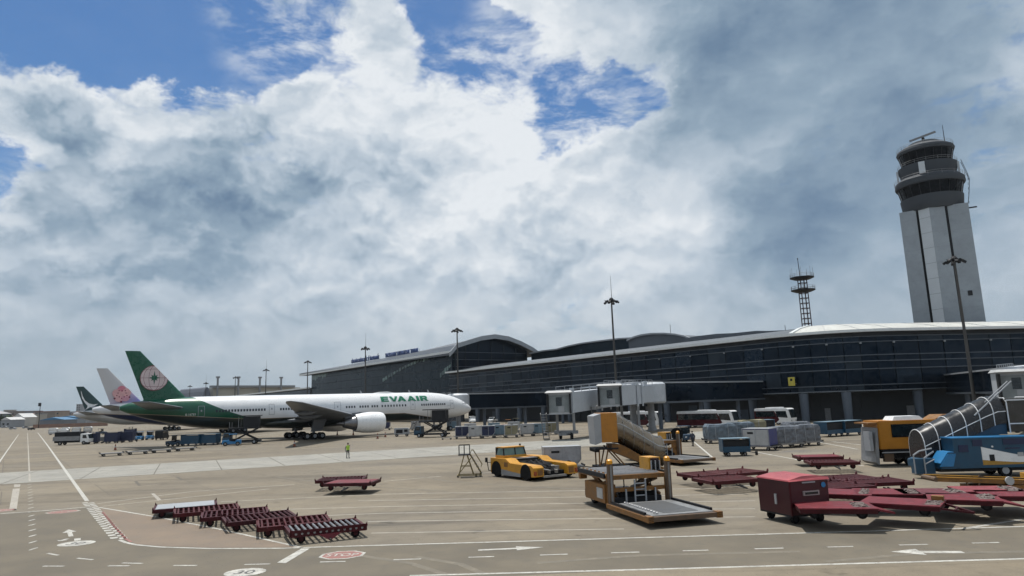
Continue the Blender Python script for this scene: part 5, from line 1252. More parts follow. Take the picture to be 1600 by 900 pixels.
# ------------------------------------------------------------------ cargo loader
DECKG = mat('worn roller deck', (.23, .235, .24), .5, .4, var=.3, dirt=.5, dirt_col=(.09, .08, .07), scale=2.5)
MUD = mat('mud brown steel', (.12, .075, .045), .7, var=.35, dirt=.5)
def cargo_loader():
    t = thing('cargo_loader', '', '')
    L, W = 4.6, 3.5
    pf = obj('platform', MB().bb(.1, L, -W / 2, W / 2, .28, .50), MUD, t)
    obj('platform_deck', MB().bb(.25, L - .18, -W / 2 + .2, W / 2 - .2, .501, .53), DECKG, pf)
    obj('platform_centre', MB().bb(.5, L - .6, -W / 2 + 1.0, W / 2 - .75, .531, .541), mat('dark deck plate', (.075, .078, .082), .6, .3), pf)
    ba = MB()
    for i in range(13): ba.lathe([(.02, .55), (.07, .56), (.05, .60), (.01, .62)], 6, (.5 + i * .3, -W / 2 + .62, 0))
    tag(obj('ball_castors', ba, ROLLER, pf), kind='stuff')
    for s in (-1, 1):
        obj('side_rail', MB().bb(.15, L - .6, s * (W / 2 - .08) - .06, s * (W / 2 - .08) + .06, .505, .62), DARK, pf)
        obj('side_beam', MB().bb(-.3, L - .25, s * (W / 2 + .04) - .035, s * (W / 2 + .04) + .035, .26, .48), OCHRE, pf)
        obj('corner_bumper', MB().bb(L - .25, L + .08, s * (W / 2 - .03) - .14, s * (W / 2 - .03) + .14, .26, .53), OCHRE, pf)
    obj('front_bumper', MB().bb(L - .01, L + .06, -W / 2 + .12, W / 2 - .18, .29, .49), MUD, pf)
    for s in (-1, 1):
        po = obj('mast_post', MB().bb(-.20, .08, s * 1.62 - .12, s * 1.62 + .12, .2, 2.45), MUD, t)
        obj('post_cover', MB().bb(-.26, -.205, s * 1.62 - .14, s * 1.62 + .14, .3, 1.7), OCHRE, po)
        obj('beacon', MB().lathe([(.15, 2.46), (.165, 2.5), (.15, 2.64), (.08, 2.70), (.01, 2.71)], 12, (-.06, s * 1.62, 0)), AMBER, po, True)
        obj('chain', MB().bb(.085, .10, s * 1.62 - .05, s * 1.62 + .05, .5, 2.4), STEEL, po)
    # rear bridge: raised roller deck on scissor legs above the engine bay
    br_ = obj('bridge_deck', MB().bb(-4.6, -.3, -1.65, 1.65, 1.62, 1.84), OCHRE, t)
    obj('bridge_rollers', MB().bb(-4.4, -.5, -1.4, 1.4, 1.841, 1.87), DECKG, br_)
    for i in range(7): obj('guide_stop', MB().prism([(-4.2 + i * .6, 1.845), (-4.0 + i * .6, 1.845), (-4.08 + i * .6, 1.98)], -1.64, -1.54), OCHRE, br_)
    for s in (-1, 1):
        obj('deck_flap', MB().bb(-4.5, -.6, s * 1.72 - .05, s * 1.72 + .05, 1.7, 1.93), DARK, br_)
    obj('end_hook', MB().bb(-4.95, -4.61, -1.6, -1.2, 1.3, 1.8).bb(-4.95, -4.61, 1.2, 1.6, 1.3, 1.8), OCHRE, br_)
    for y in (-1.25, 1.25):
        obj('scissor_arm', MB().bar((-4.0, y, .7), (-.7, y, 1.6), .12, .22).bar((-4.0, y + .14, 1.6), (-.7, y + .14, .7), .12, .22), OCHRE, t)
    obj('chassis', MB().bb(-4.8, -.3, -1.3, 1.3, .35, .72), DARK, t)
    bx_ = obj('engine_box', MB().bb(-3.6, -.7, -1.72, -1.10, .42, 1.34), OCHRE, t)
    obj('engine_panel', MB().bb(-1.75, -.95, -1.75, -1.721, .62, 1.15), OFFWHITE, bx_)
    obj('cross_beam', MB().bb(-.34, -.22, -1.5, 1.5, 1.02, 1.22), OCHRE, t)
    for y in (-.75, -.25, .35, .9): obj('ladder_rail', MB().bar((-.15, y, .5), (-.15, y, 1.15 if abs(y) > .5 else 1.6), .07), LGREY, t)
    for z in (.8, 1.1, 1.4): obj('ladder_rung', MB().bar((-.15, -.25, z), (-.15, .35, z), .05), LGREY, t)
    obj('hydraulic_tank', MB().bb(-.6, -.36, -1.0, 1.0, .42, .95), BLACK, t)
    ca = obj('operator_cab', MB().bb(-2.7, -1.5, 1.25, 1.95, 1.5, 2.55), YELLOW, t)
    obj('cab_screen', MB().bb(-1.49, -1.46, 1.35, 1.85, 1.9, 2.5), GLASS, ca)
    for k in range(3): obj('cab_guard', MB().bar((-1.3, 1.3 + k * .25, 1.6), (-1.3, 1.3 + k * .25, 2.4), .05), LGREY, ca)
    for y in (-.9, -.2, .6): obj('hydraulic_hose', MB().tube([(-.45, y, .95), (-.30, y + .12, 1.3), (-.5, y + .2, 1.6)], .03, 6), BLACK, t)
    for s in (-1, 1):
        obj('hydraulic_ram', MB().cyl((-3.3, s * .9, .7), (-1.6, s * .9, 1.55), .09, .06, 8), STEEL, t)
        for i in range(6): obj('hazard_stripe', MB().loft([[(L + .083, s * 1.7 - .12, .30 + i * .035), (L + .083, s * 1.7 + .12, .33 + i * .035), (L + .083, s * 1.7 + .12, .345 + i * .035), (L + .083, s * 1.7 - .12, .315 + i * .035)], [(L + .086, s * 1.7 - .12, .30 + i * .035), (L + .086, s * 1.7 + .12, .33 + i * .035), (L + .086, s * 1.7 + .12, .345 + i * .035), (L + .086, s * 1.7 - .12, .315 + i * .035)]]), BLACK, pf) if i % 2 == 0 else None
    for i in range(10): obj('cross_roller', MB().cyl((-4.3 + i * .4, -1.35, 1.885), (-4.3 + i * .4, 1.35, 1.885), .035, n=8), ROLLER, br_)
    for x in (-3.9, -1.3):
        for y in (-1.05, 1.05): wheel(t, (x, y, .36), .36, .28, n=14)
    return t
place(cargo_loader, (6.30, 36.55), math.atan2(-4.4, 1.15), 'worn ochre cargo loader with lowered roller platform, nearest the camera', 'cargo loader', 'cargo loaders')
pl2 = G(1042, 716); place(cargo_loader, (13.6, 64.6), math.atan2(-4.2, 1.9), 'second cargo loader behind the yellow covered stairs, blue tractor beyond it', 'cargo loader', 'cargo loaders')

# ------------------------------------------------------------------ towbarless tractor
tr = thing('aircraft_tractor', 'low yellow towbarless aircraft tractor with open cradle and green glass cab', 'tractor', ((-1.9 + 4.25) / 2, (57.8 + 53.0) / 2, 0), math.atan2(-4.9, 3.2))
def arm(y0, y1, nm='side_body'):
    pr = [(-3.05, .30), (-3.05, 1.46), (-.75, 1.46), (-.15, 1.16), (2.75, 1.10), (3.05, .95), (3.05, .30)]
    return obj(nm, MB().prism(pr, y0, y1), YELLOW, tr, bevel=.018)
for s in (-1, 1):
    y0, y1 = (s * 2.05, s * 1.10); a_ = arm(min(y0, y1), max(y0, y1))
    for x, r in ((-2.15, .58), (2.02, .54)):
        ar = [(x + (r + .16) * math.cos(i * math.pi / 10), .52 + (r + .14) * math.sin(i * math.pi / 10)) for i in range(11)] + [(x - r - .16, .20), (x + r + .16, .20)]
        obj('wheel_arch', MB().prism(ar, s * 2.052, s * 2.075), BLACK, a_)
        wheel(tr, (x, s * 1.915, .52 if r > .55 else .5), .52 if r > .55 else .5, .34, rim=GREY, n=20)
    obj('skirt', MB().prism([(-1.45, .22), (-1.45, .66), (1.35, .45), (1.35, .22)], s * 2.052, s * 2.07), GREY, a_)
    obj('lamp_cluster', MB().bb(3.03, 3.10, s * 1.9 - .12, s * 1.9 + .12, .42, .72), mat('amber red lamp', (.30, .06, .02), .3), a_)
    obj('front_panel', MB().bb(3.02, 3.07, min(s * 1.68, s * 1.2), max(s * 1.68, s * 1.2), .4, .85), OCHRE, a_)
obj('cradle_floor', MB().bb(-1.6, 2.6, -1.09, 1.09, .25, .62), BLACK, tr)
obj('cradle_block', MB().loft([[(-1.4, y, .63), (1.6, y, .63), (1.1, y, 1.02), (-.4, y, 1.25), (-1.4, y, 1.25)] for y in (-1.05, 1.05)]), BLACK, tr)
obj('cradle_arm', MB().bar((1.3, .95, .8), (2.7, .3, .55), .25).bar((1.3, -.95, .8), (2.7, -.3, .55), .25).box((2.3, .55, .75), (.35, .4, .4)), STEEL, tr)
obj('tow_scoop', MB().bb(2.62, 2.95, -1.08, 1.08, .18, .32), STEEL, tr)
obj('rear_deck', MB().bb(-3.0, -1.42, -1.09, 1.09, .5, 1.38), YELLOW, tr)
obj('bonnet', MB().bb(-1.35, -.5, -.9, .9, 1.26, 1.40), DARK, tr)
for _y in (-.55, .0, .5): obj('hydraulic_hose', MB().tube([(-.3, _y, 1.2), (.3, _y + .1, 1.3), (1.0, _y * .8, 1.0), (1.8, _y * 1.2, .8)], .05, 6), DARK, tr)
obj('deck_plate', MB().bb(-1.38, -.8, -1.0, 1.0, 1.403, 1.42), STEEL, tr)
for _s in (-1, 1): obj('number_panel', MB().bb(-1.0, -.45, min(_s * 2.052, _s * 2.058), max(_s * 2.052, _s * 2.058), .85, 1.2), OCHRE, tr)
cb_ = obj('cab_base', MB().bb(-2.75, -1.5, -1.75, .45, 1.485, 1.66), YELLOW, tr)
obj('cab_glass', MB().loft([[(-2.7, -1.7, 1.663), (-1.55, -1.7, 1.663), (-1.55, .4, 1.663), (-2.7, .4, 1.663)], [(-2.6, -1.6, 2.22), (-1.72, -1.6, 2.22), (-1.72, .3, 2.22), (-2.6, .3, 2.22)]]), GREENGLASS, cb_)
obj('cab_roof', MB().bb(-2.68, -1.66, -1.68, .38, 2.223, 2.30), YELLOW, cb_)
for x0, x1, y in ((-2.7, -2.6, -1.68), (-1.55, -1.72, -1.68), (-1.55, -1.72, .38), (-2.7, -2.6, .38), (-1.56, -1.73, -.6)): obj('cab_pillar', MB().bar((x0, y, 1.66), (x1, y + (.06 if y < 0 else -.06), 2.23), .09), DARK, cb_)
obj('mirror', MB().bar((-3.1, -2.2, .45), (-3.1, -2.35, 1.25), .05).bar((-3.0, -2.0, .45), (-3.1, -2.2, .45), .05).bar((-3.0, -2.0, 1.1), (-3.1, -2.3, 1.1), .05).box((-3.1, -2.4, 1.3), (.08, .2, .36)), DARK, tr)
obj('beacon', MB().cyl((-2.2, .3, 2.32), (-2.2, .3, 2.46), .08, n=8), DARK, tr)
obj('exhaust_stack', MB().cyl((-2.85, -1.6, 1.48), (-2.85, -1.6, 2.25), .06, n=8), DARK, tr)

# ------------------------------------------------------------------ containers and carts
WRAP = mat('plastic wrapped cargo', (.13, .14, .16), .35, var=.6, scale=2.6, dirt=.55, dirt_col=(.055, .06, .07))
WRAP2 = mat('blue tinted wrapped cargo', (.12, .155, .19), .35, var=.5, scale=2.2, dirt=.5, dirt_col=(.09, .12, .15))
ULDM = mat('aluminium container', (.36, .37, .40), .4, .5, var=.25, dirt=.25)
TAN = mat('tan canvas cargo', (.23, .21, .135), .8, var=.25)
def container(shape='ld3', front=ULDM, side=ULDM, L=2.0, W=1.55, H=1.6):
    """air cargo container: sloping lower corner on one side, framed panels"""
    t = thing('cargo_container', '', '')
    if shape == 'ld3': pr = [(-L / 2, 0), (L / 2 - .45, 0), (L / 2, .5), (L / 2, H), (-L / 2, H)]
    else: pr = [(-L / 2, 0), (L / 2, 0), (L / 2, H), (-L / 2, H)]
    obj('shell', MB().prism(pr, -W / 2, W / 2), side, t)
    obj('front_panel', MB().prism([(x * .93, .05 + z * .93) for x, z in pr], -W / 2 - .03, -W / 2 - .002), front, t)
    obj('roof', MB().bb(-L / 2 - .02, L / 2 + .02, -W / 2 - .05, W / 2 + .02, H + .003, H + .05), LGREY, t)
    for x in (-L / 2 + .03, 0, L / 2 - .03): obj('frame_post', MB().bb(x - .03, x + .03, -W / 2 - .06, -W / 2 - .031, .5 if x > 0 and shape == 'ld3' else .02, H), LGREY, t)
    obj('label_plate', MB().bb(-L * .30, -L * .08, -W / 2 - .045, -W / 2 - .032, H * .70, H * .82), DARK, t)
    return t
def wrapped(L=2.6, W=2.0, H=1.7, m=WRAP, seed=1):
    """pallet load under plastic film: uneven bulging block with netting straps"""
    rnd = random.Random(seed); t = thing('wrapped_pallet', '', ''); rings = []
    n = 20
    for k in range(7):
        z = H * k / 6; r = []
        for i in range(n):
            a = 2 * math.pi * i / n + math.pi / n; c, s = math.cos(a), math.sin(a); q = 1 / max(abs(c), abs(s)); ins = 1 - (.10 if k == 6 else .02 if k == 0 else 0) + rnd.uniform(-.035, .03)
            r.append((c * q * L / 2 * ins, s * q * W / 2 * ins, z + (rnd.uniform(-.06, .06) if k == 6 else 0)))
        rings.append(r)
    obj('load', MB().loft(rings), m, t)
    obj('pallet_base', MB().bb(-L / 2 - .06, L / 2 + .06, -W / 2 - .06, W / 2 + .06, -.06, -.003), STEEL, t)
    for x in (-L * .25, L * .2): obj('strap', MB().bar((x, -W / 2 * 1.04, 0), (x, -W / 2 * 1.0, H), .05), LGREY, t)
    return t
def container_dolly(L=2.6, W=1.7):
    t = thing('container_dolly', '', '')
    obj('bed', MB().bb(-L / 2, L / 2, -W / 2, W / 2, .36, .48), STEEL, t)
    for x in (-L / 2, L / 2): obj('end_rail', MB().bb(x - .05, x + .05, -W / 2, W / 2, .483, .60), DARK, t)
    for x in (-L / 2 + .5, L / 2 - .5):
        for y in (-W / 2 + .2, W / 2 - .2): wheel(t, (x, y, .2), .2, .15, n=12)
    obj('tow_bar', MB().bar((L / 2, 0, .35), (L / 2 + .9, 0, .25), .08), DARK, t)
    return t
def load(px, py, rz, kind, lab, dlab, key, group='cargo waiting on dollies', **kw):
    p = G(px, py); place(container_dolly, p, rz, dlab, 'cargo dolly', group + ' (dollies)', key=('d', kw.get('L', 0)), L=kw.get('L', 2.0) + .5, W=kw.get('W', 1.6) + .1)
    o = place(kind, (p.x, p.y, .49 if kind is container else .55), rz, lab, 'container' if kind is container else 'cargo pallet', group, key=key, **kw)
# behind the tractor: one grey container
load(878, 737, R(4), container, 'grey metal container behind the yellow aircraft tractor', 'dolly carrying the grey container behind the yellow tractor', 'greybig', 'lone grey container', L=3.1, W=1.6, H=1.55)
# rows of containers right of centre
BLUEC = mat('violet blue container side', (.035, .04, .15), .5, var=.2)
load(1189, 703, R(-42), container, 'white container with violet blue side, nearest of the right-hand cargo row', 'dolly under the white and violet container', 'wb', L=2.9, W=2.2, H=1.75, shape='box', front=OFFWHITE, side=BLUEC)
load(1228, 699, R(14), wrapped, 'grey film-wrapped pallet right of the violet container', 'dolly under the film-wrapped pallet beside the violet container', 'w1', L=3.0, W=2.2, H=1.75, m=WRAP, seed=2)
load(1259, 696, R(14), wrapped, 'rightmost dark film-wrapped pallet of the right-hand cargo row', 'dolly under the rightmost wrapped pallet', 'w2', L=2.6, W=2.0, H=1.75, m=WRAP, seed=5)
load(1126, 692, R(2), wrapped, 'long bluish wrapped pallet left of the white container, behind the blue cart', 'dolly under the long bluish wrapped pallet', 'w3', L=3.6, W=2.2, H=1.8, m=WRAP2, seed=7)
load(1158, 688, R(4), wrapped, 'bluish wrapped pallet just behind the white container', 'dolly under the bluish pallet behind the white container', 'w4', L=3.2, W=2.0, H=1.8, m=WRAP2, seed=9)
load(1176, 684, R(0), wrapped, 'tan canvas covered pallet at the back of the right-hand cargo', 'dolly under the tan canvas pallet', 'w5', L=3.4, W=2.0, H=1.9, m=TAN, seed=11)
load(1246, 689, R(10), wrapped, 'dark wrapped pallet at the back right of the cargo row', 'dolly under the dark wrapped pallet at the back right', 'w6', L=3.0, W=2.0, H=1.8, m=WRAP, seed=13)
# container train in front of the terminal
train = [(722, 685.5, 'navy', 'leftmost dark blue container of the long train near the airliner nose'), (743, 685.3, 'white', 'second container of the long train, pale with dark marks'), (763, 684.6, 'navy', 'third container of the long train, dark blue'), (781, 683.2, 'pale', 'fourth container of the long train, pale blue grey'), (799, 683.6, 'tan', 'fifth container of the long train, with tan panel'), (824, 681.6, 'white', 'sixth container of the long train, grey with dark slope'), (842, 680.4, 'pale', 'seventh container of the long train, pale grey'), (861, 679, 'tan', 'rightmost container of the long train, yellowish panel')]
TM = {'navy': (NAVY, ULDM), 'white': (OFFWHITE, ULDM), 'pale': (PALEBLUE, PALEBLUE), 'tan': (TAN, OFFWHITE)}
for i, (px, py, k, lab) in enumerate(train):
    load(px, py, R(5), container, lab, 'dolly under ' + lab.split(' of ')[0].replace('leftmost dark blue', 'the leftmost').replace('rightmost', 'the rightmost') + ' of the long train', 't' + k, 'long container train by the terminal', L=2.35, W=1.6, H=1.62, front=TM[k][0], side=TM[k][1])
for i, (px, py, k, lab) in enumerate(((735, 679, 'white', 'white container of the back row behind the long train, left'), (772, 677.5, 'pale', 'pale container of the back row behind the long train, middle'), (803, 676, 'white', 'white container of the back row behind the long train, right'))):
    load(px, py, R(5), container, lab, 'dolly under the ' + lab, 't' + k, 'back row of containers', L=2.35, W=1.6, H=1.62, front=TM[k][0], side=TM[k][1])

def baggage_cart(body=BLUE, top=PALEBLUE, L=2.6, W=1.5, H=1.7, curtain=None, dome=False):
    t = thing('baggage_cart', '', '')
    obj('bed', MB().bb(-L / 2, L / 2, -W / 2, W / 2, .38, .50), body, t)
    obj('lower_side', MB().bb(-L / 2 + .03, L / 2 - .03, -W / 2 + .01, -W / 2 + .05, .503, .92).bb(-L / 2 + .03, L / 2 - .03, W / 2 - .05, W / 2 - .01, .503, .92), body, t)
    for x in (-L / 2, L / 2): obj('end_wall', MB().bb(x - .04, x + .04, -W / 2, W / 2, .504, H - .06), body, t)
    obj('interior', MB().bb(-L / 2 + .06, L / 2 - .06, -W / 2 + .12, W / 2 - .12, .505, H - .2), curtain or DARK, t)
    if dome: obj('canopy', MB().prism([(-L / 2 - .05, H - .057), (L / 2 + .05, H - .057), (L / 2 + .05, H + .25), (L / 2 - .4, H + .62), (-L / 2 + .4, H + .62), (-L / 2 - .05, H + .25)], -W / 2 - .05, W / 2 + .05), top, t)
    else: obj('canopy', MB().prism([(-L / 2 - .05, H - .057), (L / 2 + .05, H - .057), (L / 2 + .05, H), (-L / 2 - .05, H)], -W / 2 - .05, W / 2 + .05), top, t)
    for x in (-L / 2 + .5, L / 2 - .5):
        for y in (-W / 2 + .15, W / 2 - .15): wheel(t, (x, y, .2), .2, .15, n=12)
    obj('tow_bar', MB().bar((L / 2, 0, .35), (L / 2 + .8, 0, .22), .07).box((L / 2 + .75, 0, .2), (.2, .3, .35)), DARK, t)
    return t
p = G(1149, 712); place(baggage_cart, p, R(-3), 'blue baggage cart standing alone in front of the wrapped cargo', 'baggage cart', 'blue baggage carts', key='b')
for px, py, lab, rz in ((1297, 682, 'blue baggage cart at the left end of the pair behind the yellow lift truck', R(30)), (1325, 680, 'blue baggage cart partly hidden behind the yellow lift truck', R(30)), (1190, 676, 'blue covered cart far behind the tan pallet', R(5))):
    place(baggage_cart, G(px, py), rz, lab, 'baggage cart', 'blue baggage carts', key='bl', L=3.6, W=2.0, H=2.0, body=SKYBLUE if False else BLUE)
for px, py, lab in ((300, 696.5, 'blue open cart behind the dark tow tractor under the green tail'), (327, 695.5, 'blue open cart beside the scissor loader under the green tail')):
    place(baggage_cart, G(px, py), R(-5), lab, 'baggage cart', 'blue baggage carts', key='bt', L=3.4, W=1.9, H=2.1, curtain=BLUE)
for px, py, lab, k in ((143, 693.5, 'navy curtained cart right behind the white truck', 'n'), (175, 692.5, 'navy curtained cart in the middle of the far left carts', 'n'), (198, 691, 'navy curtained cart at the right end of the far left carts', 'n'), (157, 692, 'grey low cart between the navy carts', 'g'), (186, 690, 'grey low cart between the two right navy carts', 'g'), (203, 684, 'navy cart standing farther back among the far left carts', 'n')):
    place(baggage_cart, G(px, py), R(12), lab, 'baggage cart', 'far left carts', key=k, body=GREY if k == 'g' else NAVY, top=LGREY if k == 'g' else NAVY, L=2.7, W=1.8, H=1.5 if k == 'g' else 2.5, curtain=GREY if k == 'g' else NAVY)
for px, py, lab in ((83, 679.5, 'leftmost white covered cart beside the left road'), (98, 682, 'white covered cart behind the white truck cab end'), (102, 678, 'white covered cart second from left in the back row'), (119, 678, 'white covered cart third from left in the back row'), (137, 676.5, 'rightmost white covered cart of the back row')):
    place(baggage_cart, G(px, py), R(20), lab, 'baggage cart', 'white covered carts', key='w', body=OFFWHITE, top=WHITE, L=2.7, W=2.0, H=1.9, curtain=WHITE, dome=True)
# linked flat dollies
for i, (px, py) in enumerate(((174, 712.5), (215, 709.8), (252, 707), (289, 704.3))):
    place(container_dolly, G(px, py), ARZ, ('leftmost', 'second from left', 'third from left', 'rightmost')[i] + ' of the four linked empty grey dollies', 'cargo dolly', 'four linked empty dollies', key='flat', L=3.1, W=1.9)

# ------------------------------------------------------------------ covered passenger stairs
def ring_arch(c, d, n, w, h, zb, k=12, full=False):
    return [tuple(c + n * (w / 2) * math.cos(math.pi * i / k) + Vector((0, 0, zb + h * math.sin(math.pi * i / k)))) for i in range(k + 1)]
ALU2 = ALU
ys = thing('passenger_stairs', 'yellow boarding stairs with a brushed metal tube canopy and box head', 'boarding stairs', (11.75, 57.4, 0), R(186))
X, Yv = Vector((1, 0, 0)), Vector((0, 1, 0))
def tubeprof(x, z, w=2.0, h=2.15, low=.9, k=12):
    pts = [(x, w / 2 * math.cos(math.pi * i / k), z + h - w / 2 * 1.0 + w / 2 * math.sin(math.pi * i / k)) for i in range(k + 1)]
    return [(x, w / 2, z)] + pts + [(x, -w / 2, z)]
def tubecirc(x, z, r=1.16): return [(x, r * math.cos(2 * math.pi * i / 24), z + 1.22 + r * 1.02 * math.sin(2 * math.pi * i / 24)) for i in range(24)]
prof = [(.0, .28), (.5, .36), (3.1, 1.98), (3.6, 2.22), (4.0, 2.25)]
obj('tube_canopy', MB().loft([tubecirc(x, z) for x, z in prof]), ALU, ys, True)
for x, z in ((.03, .29), (.9, .61), (1.7, 1.11), (2.5, 1.61), (3.3, 2.08)):
    obj('canopy_rib', MB().tube(tubecirc(x, z, 1.18) + tubecirc(x, z, 1.18)[:1], .03, 5), STEEL, ys)
for y in (-1.10, 1.10): obj('canopy_rail', MB().tube([(x, y, z + 1.62) for x, z in prof], .035, 5), LGREY, ys)
obj('stair_beam', MB().loft([[(.1, y, .16), (.7, y, .14), (4.3, y, 1.7), (4.3, y, 2.24), (3.6, y, 2.21), (3.1, y, 1.97), (.5, y, .35), (.1, y, .27)] for y in (-1.04, 1.04)]), OCHRE, ys)
hd_ = obj('head_box', MB().bb(3.85, 5.15, -1.25, 1.25, 2.42, 4.72), mat('orange head panel', (.40, .165, .016), .5, var=.2, dirt=.3, dirt_col=(.2, .09, .02)), ys)
obj('bellows', MB().loft([[(5.155, y * 1.24, 2.45), (5.155, y * 1.24, 4.68), (5.75, y * 1.15, 4.5), (5.65, y * 1.15, 2.25)] for y in (-1, 1)]), LGREY, ys)
obj('head_floor', MB().bb(3.8, 5.7, -1.1, 1.1, 1.85, 1.98), DARK, ys)
obj('rubber_bumper', MB().bb(5.4, 5.7, -1.1, 1.1, 1.68, 1.84), BLACK, ys)
obj('chassis', MB().bb(.6, 5.6, -.85, .85, .38, .58), DARK, ys)
for a, b in (((4.9, .7, .5), (4.5, .7, 2.1)), ((4.9, -.7, .5), (4.5, -.7, 2.1)), ((3.2, .7, .5), (4.6, .7, 2.1)), ((3.2, -.7, .5), (4.6, -.7, 2.1)), ((5.3, .7, .5), (5.3, .7, 2.0)), ((5.3, -.7, .5), (5.3, -.7, 2.0))): obj('lift_strut', MB().bar(a, b, .1), OCHRE, ys)
for i in range(8): obj('step', MB().bb(.5 + i * .38, .85 + i * .38, -.9, .9, .40 + i * .235, .45 + i * .235), DARK, ys)
for x in (1.4, 4.6):
    for y in (-.85, .85): wheel(ys, (x, y, .33), .33, .24, n=14)
obj('drawbar', MB().bar((5.5, 0, .45), (6.2, 0, .3), .1), DARK, ys)

bs = thing('passenger_stairs', 'blue boarding stairs vehicle with dark glazed tube, white hoops and a white and gold swoosh', 'boarding stairs', (27.9, 46.6, 0), R(-4))
BSM = mat('dark stair glazing', (.014, .014, .016), .25, 0, var=.3, spec=.5)
prof = [(-.6, 1.15), (.2, 1.5), (3.6, 3.0), (4.4, 3.3), (4.9, 3.32)]
yo = 1.5
def tp(x, z, w=2.1, h=1.85): return [(a, b + yo, c) for a, b, c in tubeprof(x, z, w, h)]
obj('tube_glazing', MB().loft([tp(x, z) for x, z in prof]), BSM, bs, True)
for x, z in ((-.58, 1.16), (.35, 1.57), (1.3, 1.985), (2.25, 2.40), (3.2, 2.82), (4.1, 3.20)): obj('white_hoop', MB().tube(tp(x, z, 2.15, 1.88), .03, 6), WHITE, bs)
for y in (-1.07, 1.07): obj('white_rail', MB().tube([(x, y + yo, z + .8) for x, z in prof], .028, 5), WHITE, bs)
obj('stair_side', MB().loft([[(-.9, y, .55), (.2, y, .75), (4.4, y, 2.6), (4.9, y, 2.6), (4.9, y, 3.31), (4.4, y, 3.29), (.2, y, 1.49), (-.6, y, 1.14), (-.9, y, 1.0)] for y in (yo - .93, yo + .93)]), BLUE, bs)
hb = obj('head_glazing', MB().bb(4.95, 6.9, yo - 1.1, yo + 1.1, 2.75, 4.95), mat('smoky head glazing', (.045, .038, .032), .2, var=.3, spec=.5), bs)
for x in (4.98, 6.88):
    obj('white_hoop', MB().tube([(x, yo - 1.13, 2.7), (x, yo - 1.13, 4.75), (x, yo - .9, 5.0), (x, yo + .9, 5.0), (x, yo + 1.13, 4.75), (x, yo + 1.13, 2.7)], .045, 6), WHITE, bs)
for z in (3.3, 4.85): obj('white_rail', MB().bar((4.98, yo - 1.14, z), (6.88, yo - 1.14, z), .07), WHITE, bs)
for y in (-1.0, -.6): obj('lift_rail', MB().bar((2.9, yo + y, 3.9), (5.6, yo + y, 6.1), .07), LGREY, bs)
bd = obj('truck_body', MB().bb(.5, 9.2, -.95, .54, .62, 2.50), BLUE, bs)
obj('roof_edge', MB().bb(.45, 9.25, -1.0, .56, 2.503, 2.57), SKYBLUE, bd)
def swoosh(z_top, z_bot, m, off, x0=2.2):
    n = 16; mb = MB()
    xs_ = [x0 + (9.15 - x0) * i / n for i in range(n + 1)]
    mb.add([(x, -.95 - off, z_top((x - x0) / (9.15 - x0))) for x in xs_] + [(x, -.95 - off, z_bot((x - x0) / (9.15 - x0))) for x in xs_], [(n + 1 + i, n + 2 + i, i + 1, i) for i in range(n)])
    return obj('swoosh', mb, m, bd, fix=False)
GOLD = mat('gold stripe', (.36, .20, .03), .4)
swoosh(lambda t: 1.95 - .95 * math.sin(min(1, t * 1.05) * math.pi * .58) + max(0, t - .55) * .95, lambda t: 1.02 - .10 * math.sin(t * math.pi) + max(0, t - .6) * .75, WHITE, .006)
swoosh(lambda t: 1.12 - .22 * math.sin(t * math.pi) + max(0, t - .55) * .72, lambda t: .80 + .02 * t, GOLD, .012)
for x0, x1, z0, z1, m in ((.8, 1.4, 1.65, 2.1, NAVY), (3.6, 5.6, 2.05, 2.42, NAVY), (1.7, 2.3, 2.0, 2.4, NAVY), (2.65, 2.95, 1.05, 1.45, DARK), (4.4, 4.75, 1.3, 1.55, OFFWHITE), (3.7, 4.6, 1.78, 1.86, NAVY)): obj('side_panel', MB().bb(x0, x1, -.985, -.951, z0, z1), m, bd)
obj('marker_lamp', MB().cyl((2.9, -.95, 1.95), (2.9, -1.0, 1.95), .06, n=8), WHITE, bd)
obj('bonnet', MB().loft([[(1.5, y, .62), (2.39, y, .62), (2.39, y, 1.62), (1.95, y, 1.62), (1.5, y, 1.0)] for y in (-1.05, .2)]), BLUE, bs, loc=(-1.95, 0, 0))
obj('bonnet_lid', MB().loft([[(1.44, y, .98), (1.98, y, 1.68), (2.36, y, 1.70), (2.36, y, 1.64), (1.98, y, 1.62), (1.5, y, .96)] for y in (-1.08, .22)]), SKYBLUE, bs, loc=(-1.95, 0, 0))
obj('windscreen_panel', MB().loft([[(1.36, -1.15, .78), (1.95, -1.15, 1.58), (2.45, -1.15, 1.58), (2.2, -1.15, .78)], [(1.36, -1.12, .78), (1.95, -1.12, 1.58), (2.45, -1.12, 1.58), (2.2, -1.12, .78)]]), SKYBLUE, bs, loc=(-1.95, 0, 0))
obj('step_rail', MB().tube([(.1, -.5, .3), (.1, -.5, 1.5), (.5, -.5, 1.75), (1.3, -.5, 1.9)], .05).tube([(.75, -.5, .3), (.75, -.5, 1.3), (1.4, -.5, 1.7)], .05).tube([(.75, -.5, .9), (1.4, -.5, 1.2)], .04), LGREY, bs, loc=(-1.95, 0, 0))
obj('step_side', MB().bb(.15, 1.4, -.45, .1, .3, 1.25), BLUE, bs, loc=(-1.95, 0, 0))
obj('chassis', MB().bb(-.4, 9.2, -.7, .9, .40, .615), DARK, bs)
obj('fuel_tank', MB().bb(7.2, 8.2, -.93, -.72, .25, .60), BLUE, bs)
for x in (3.6, 7.6):
    for y in (-.72, .9): wheel(bs, (x, y, .42), .42, .3, rim=LGREY)

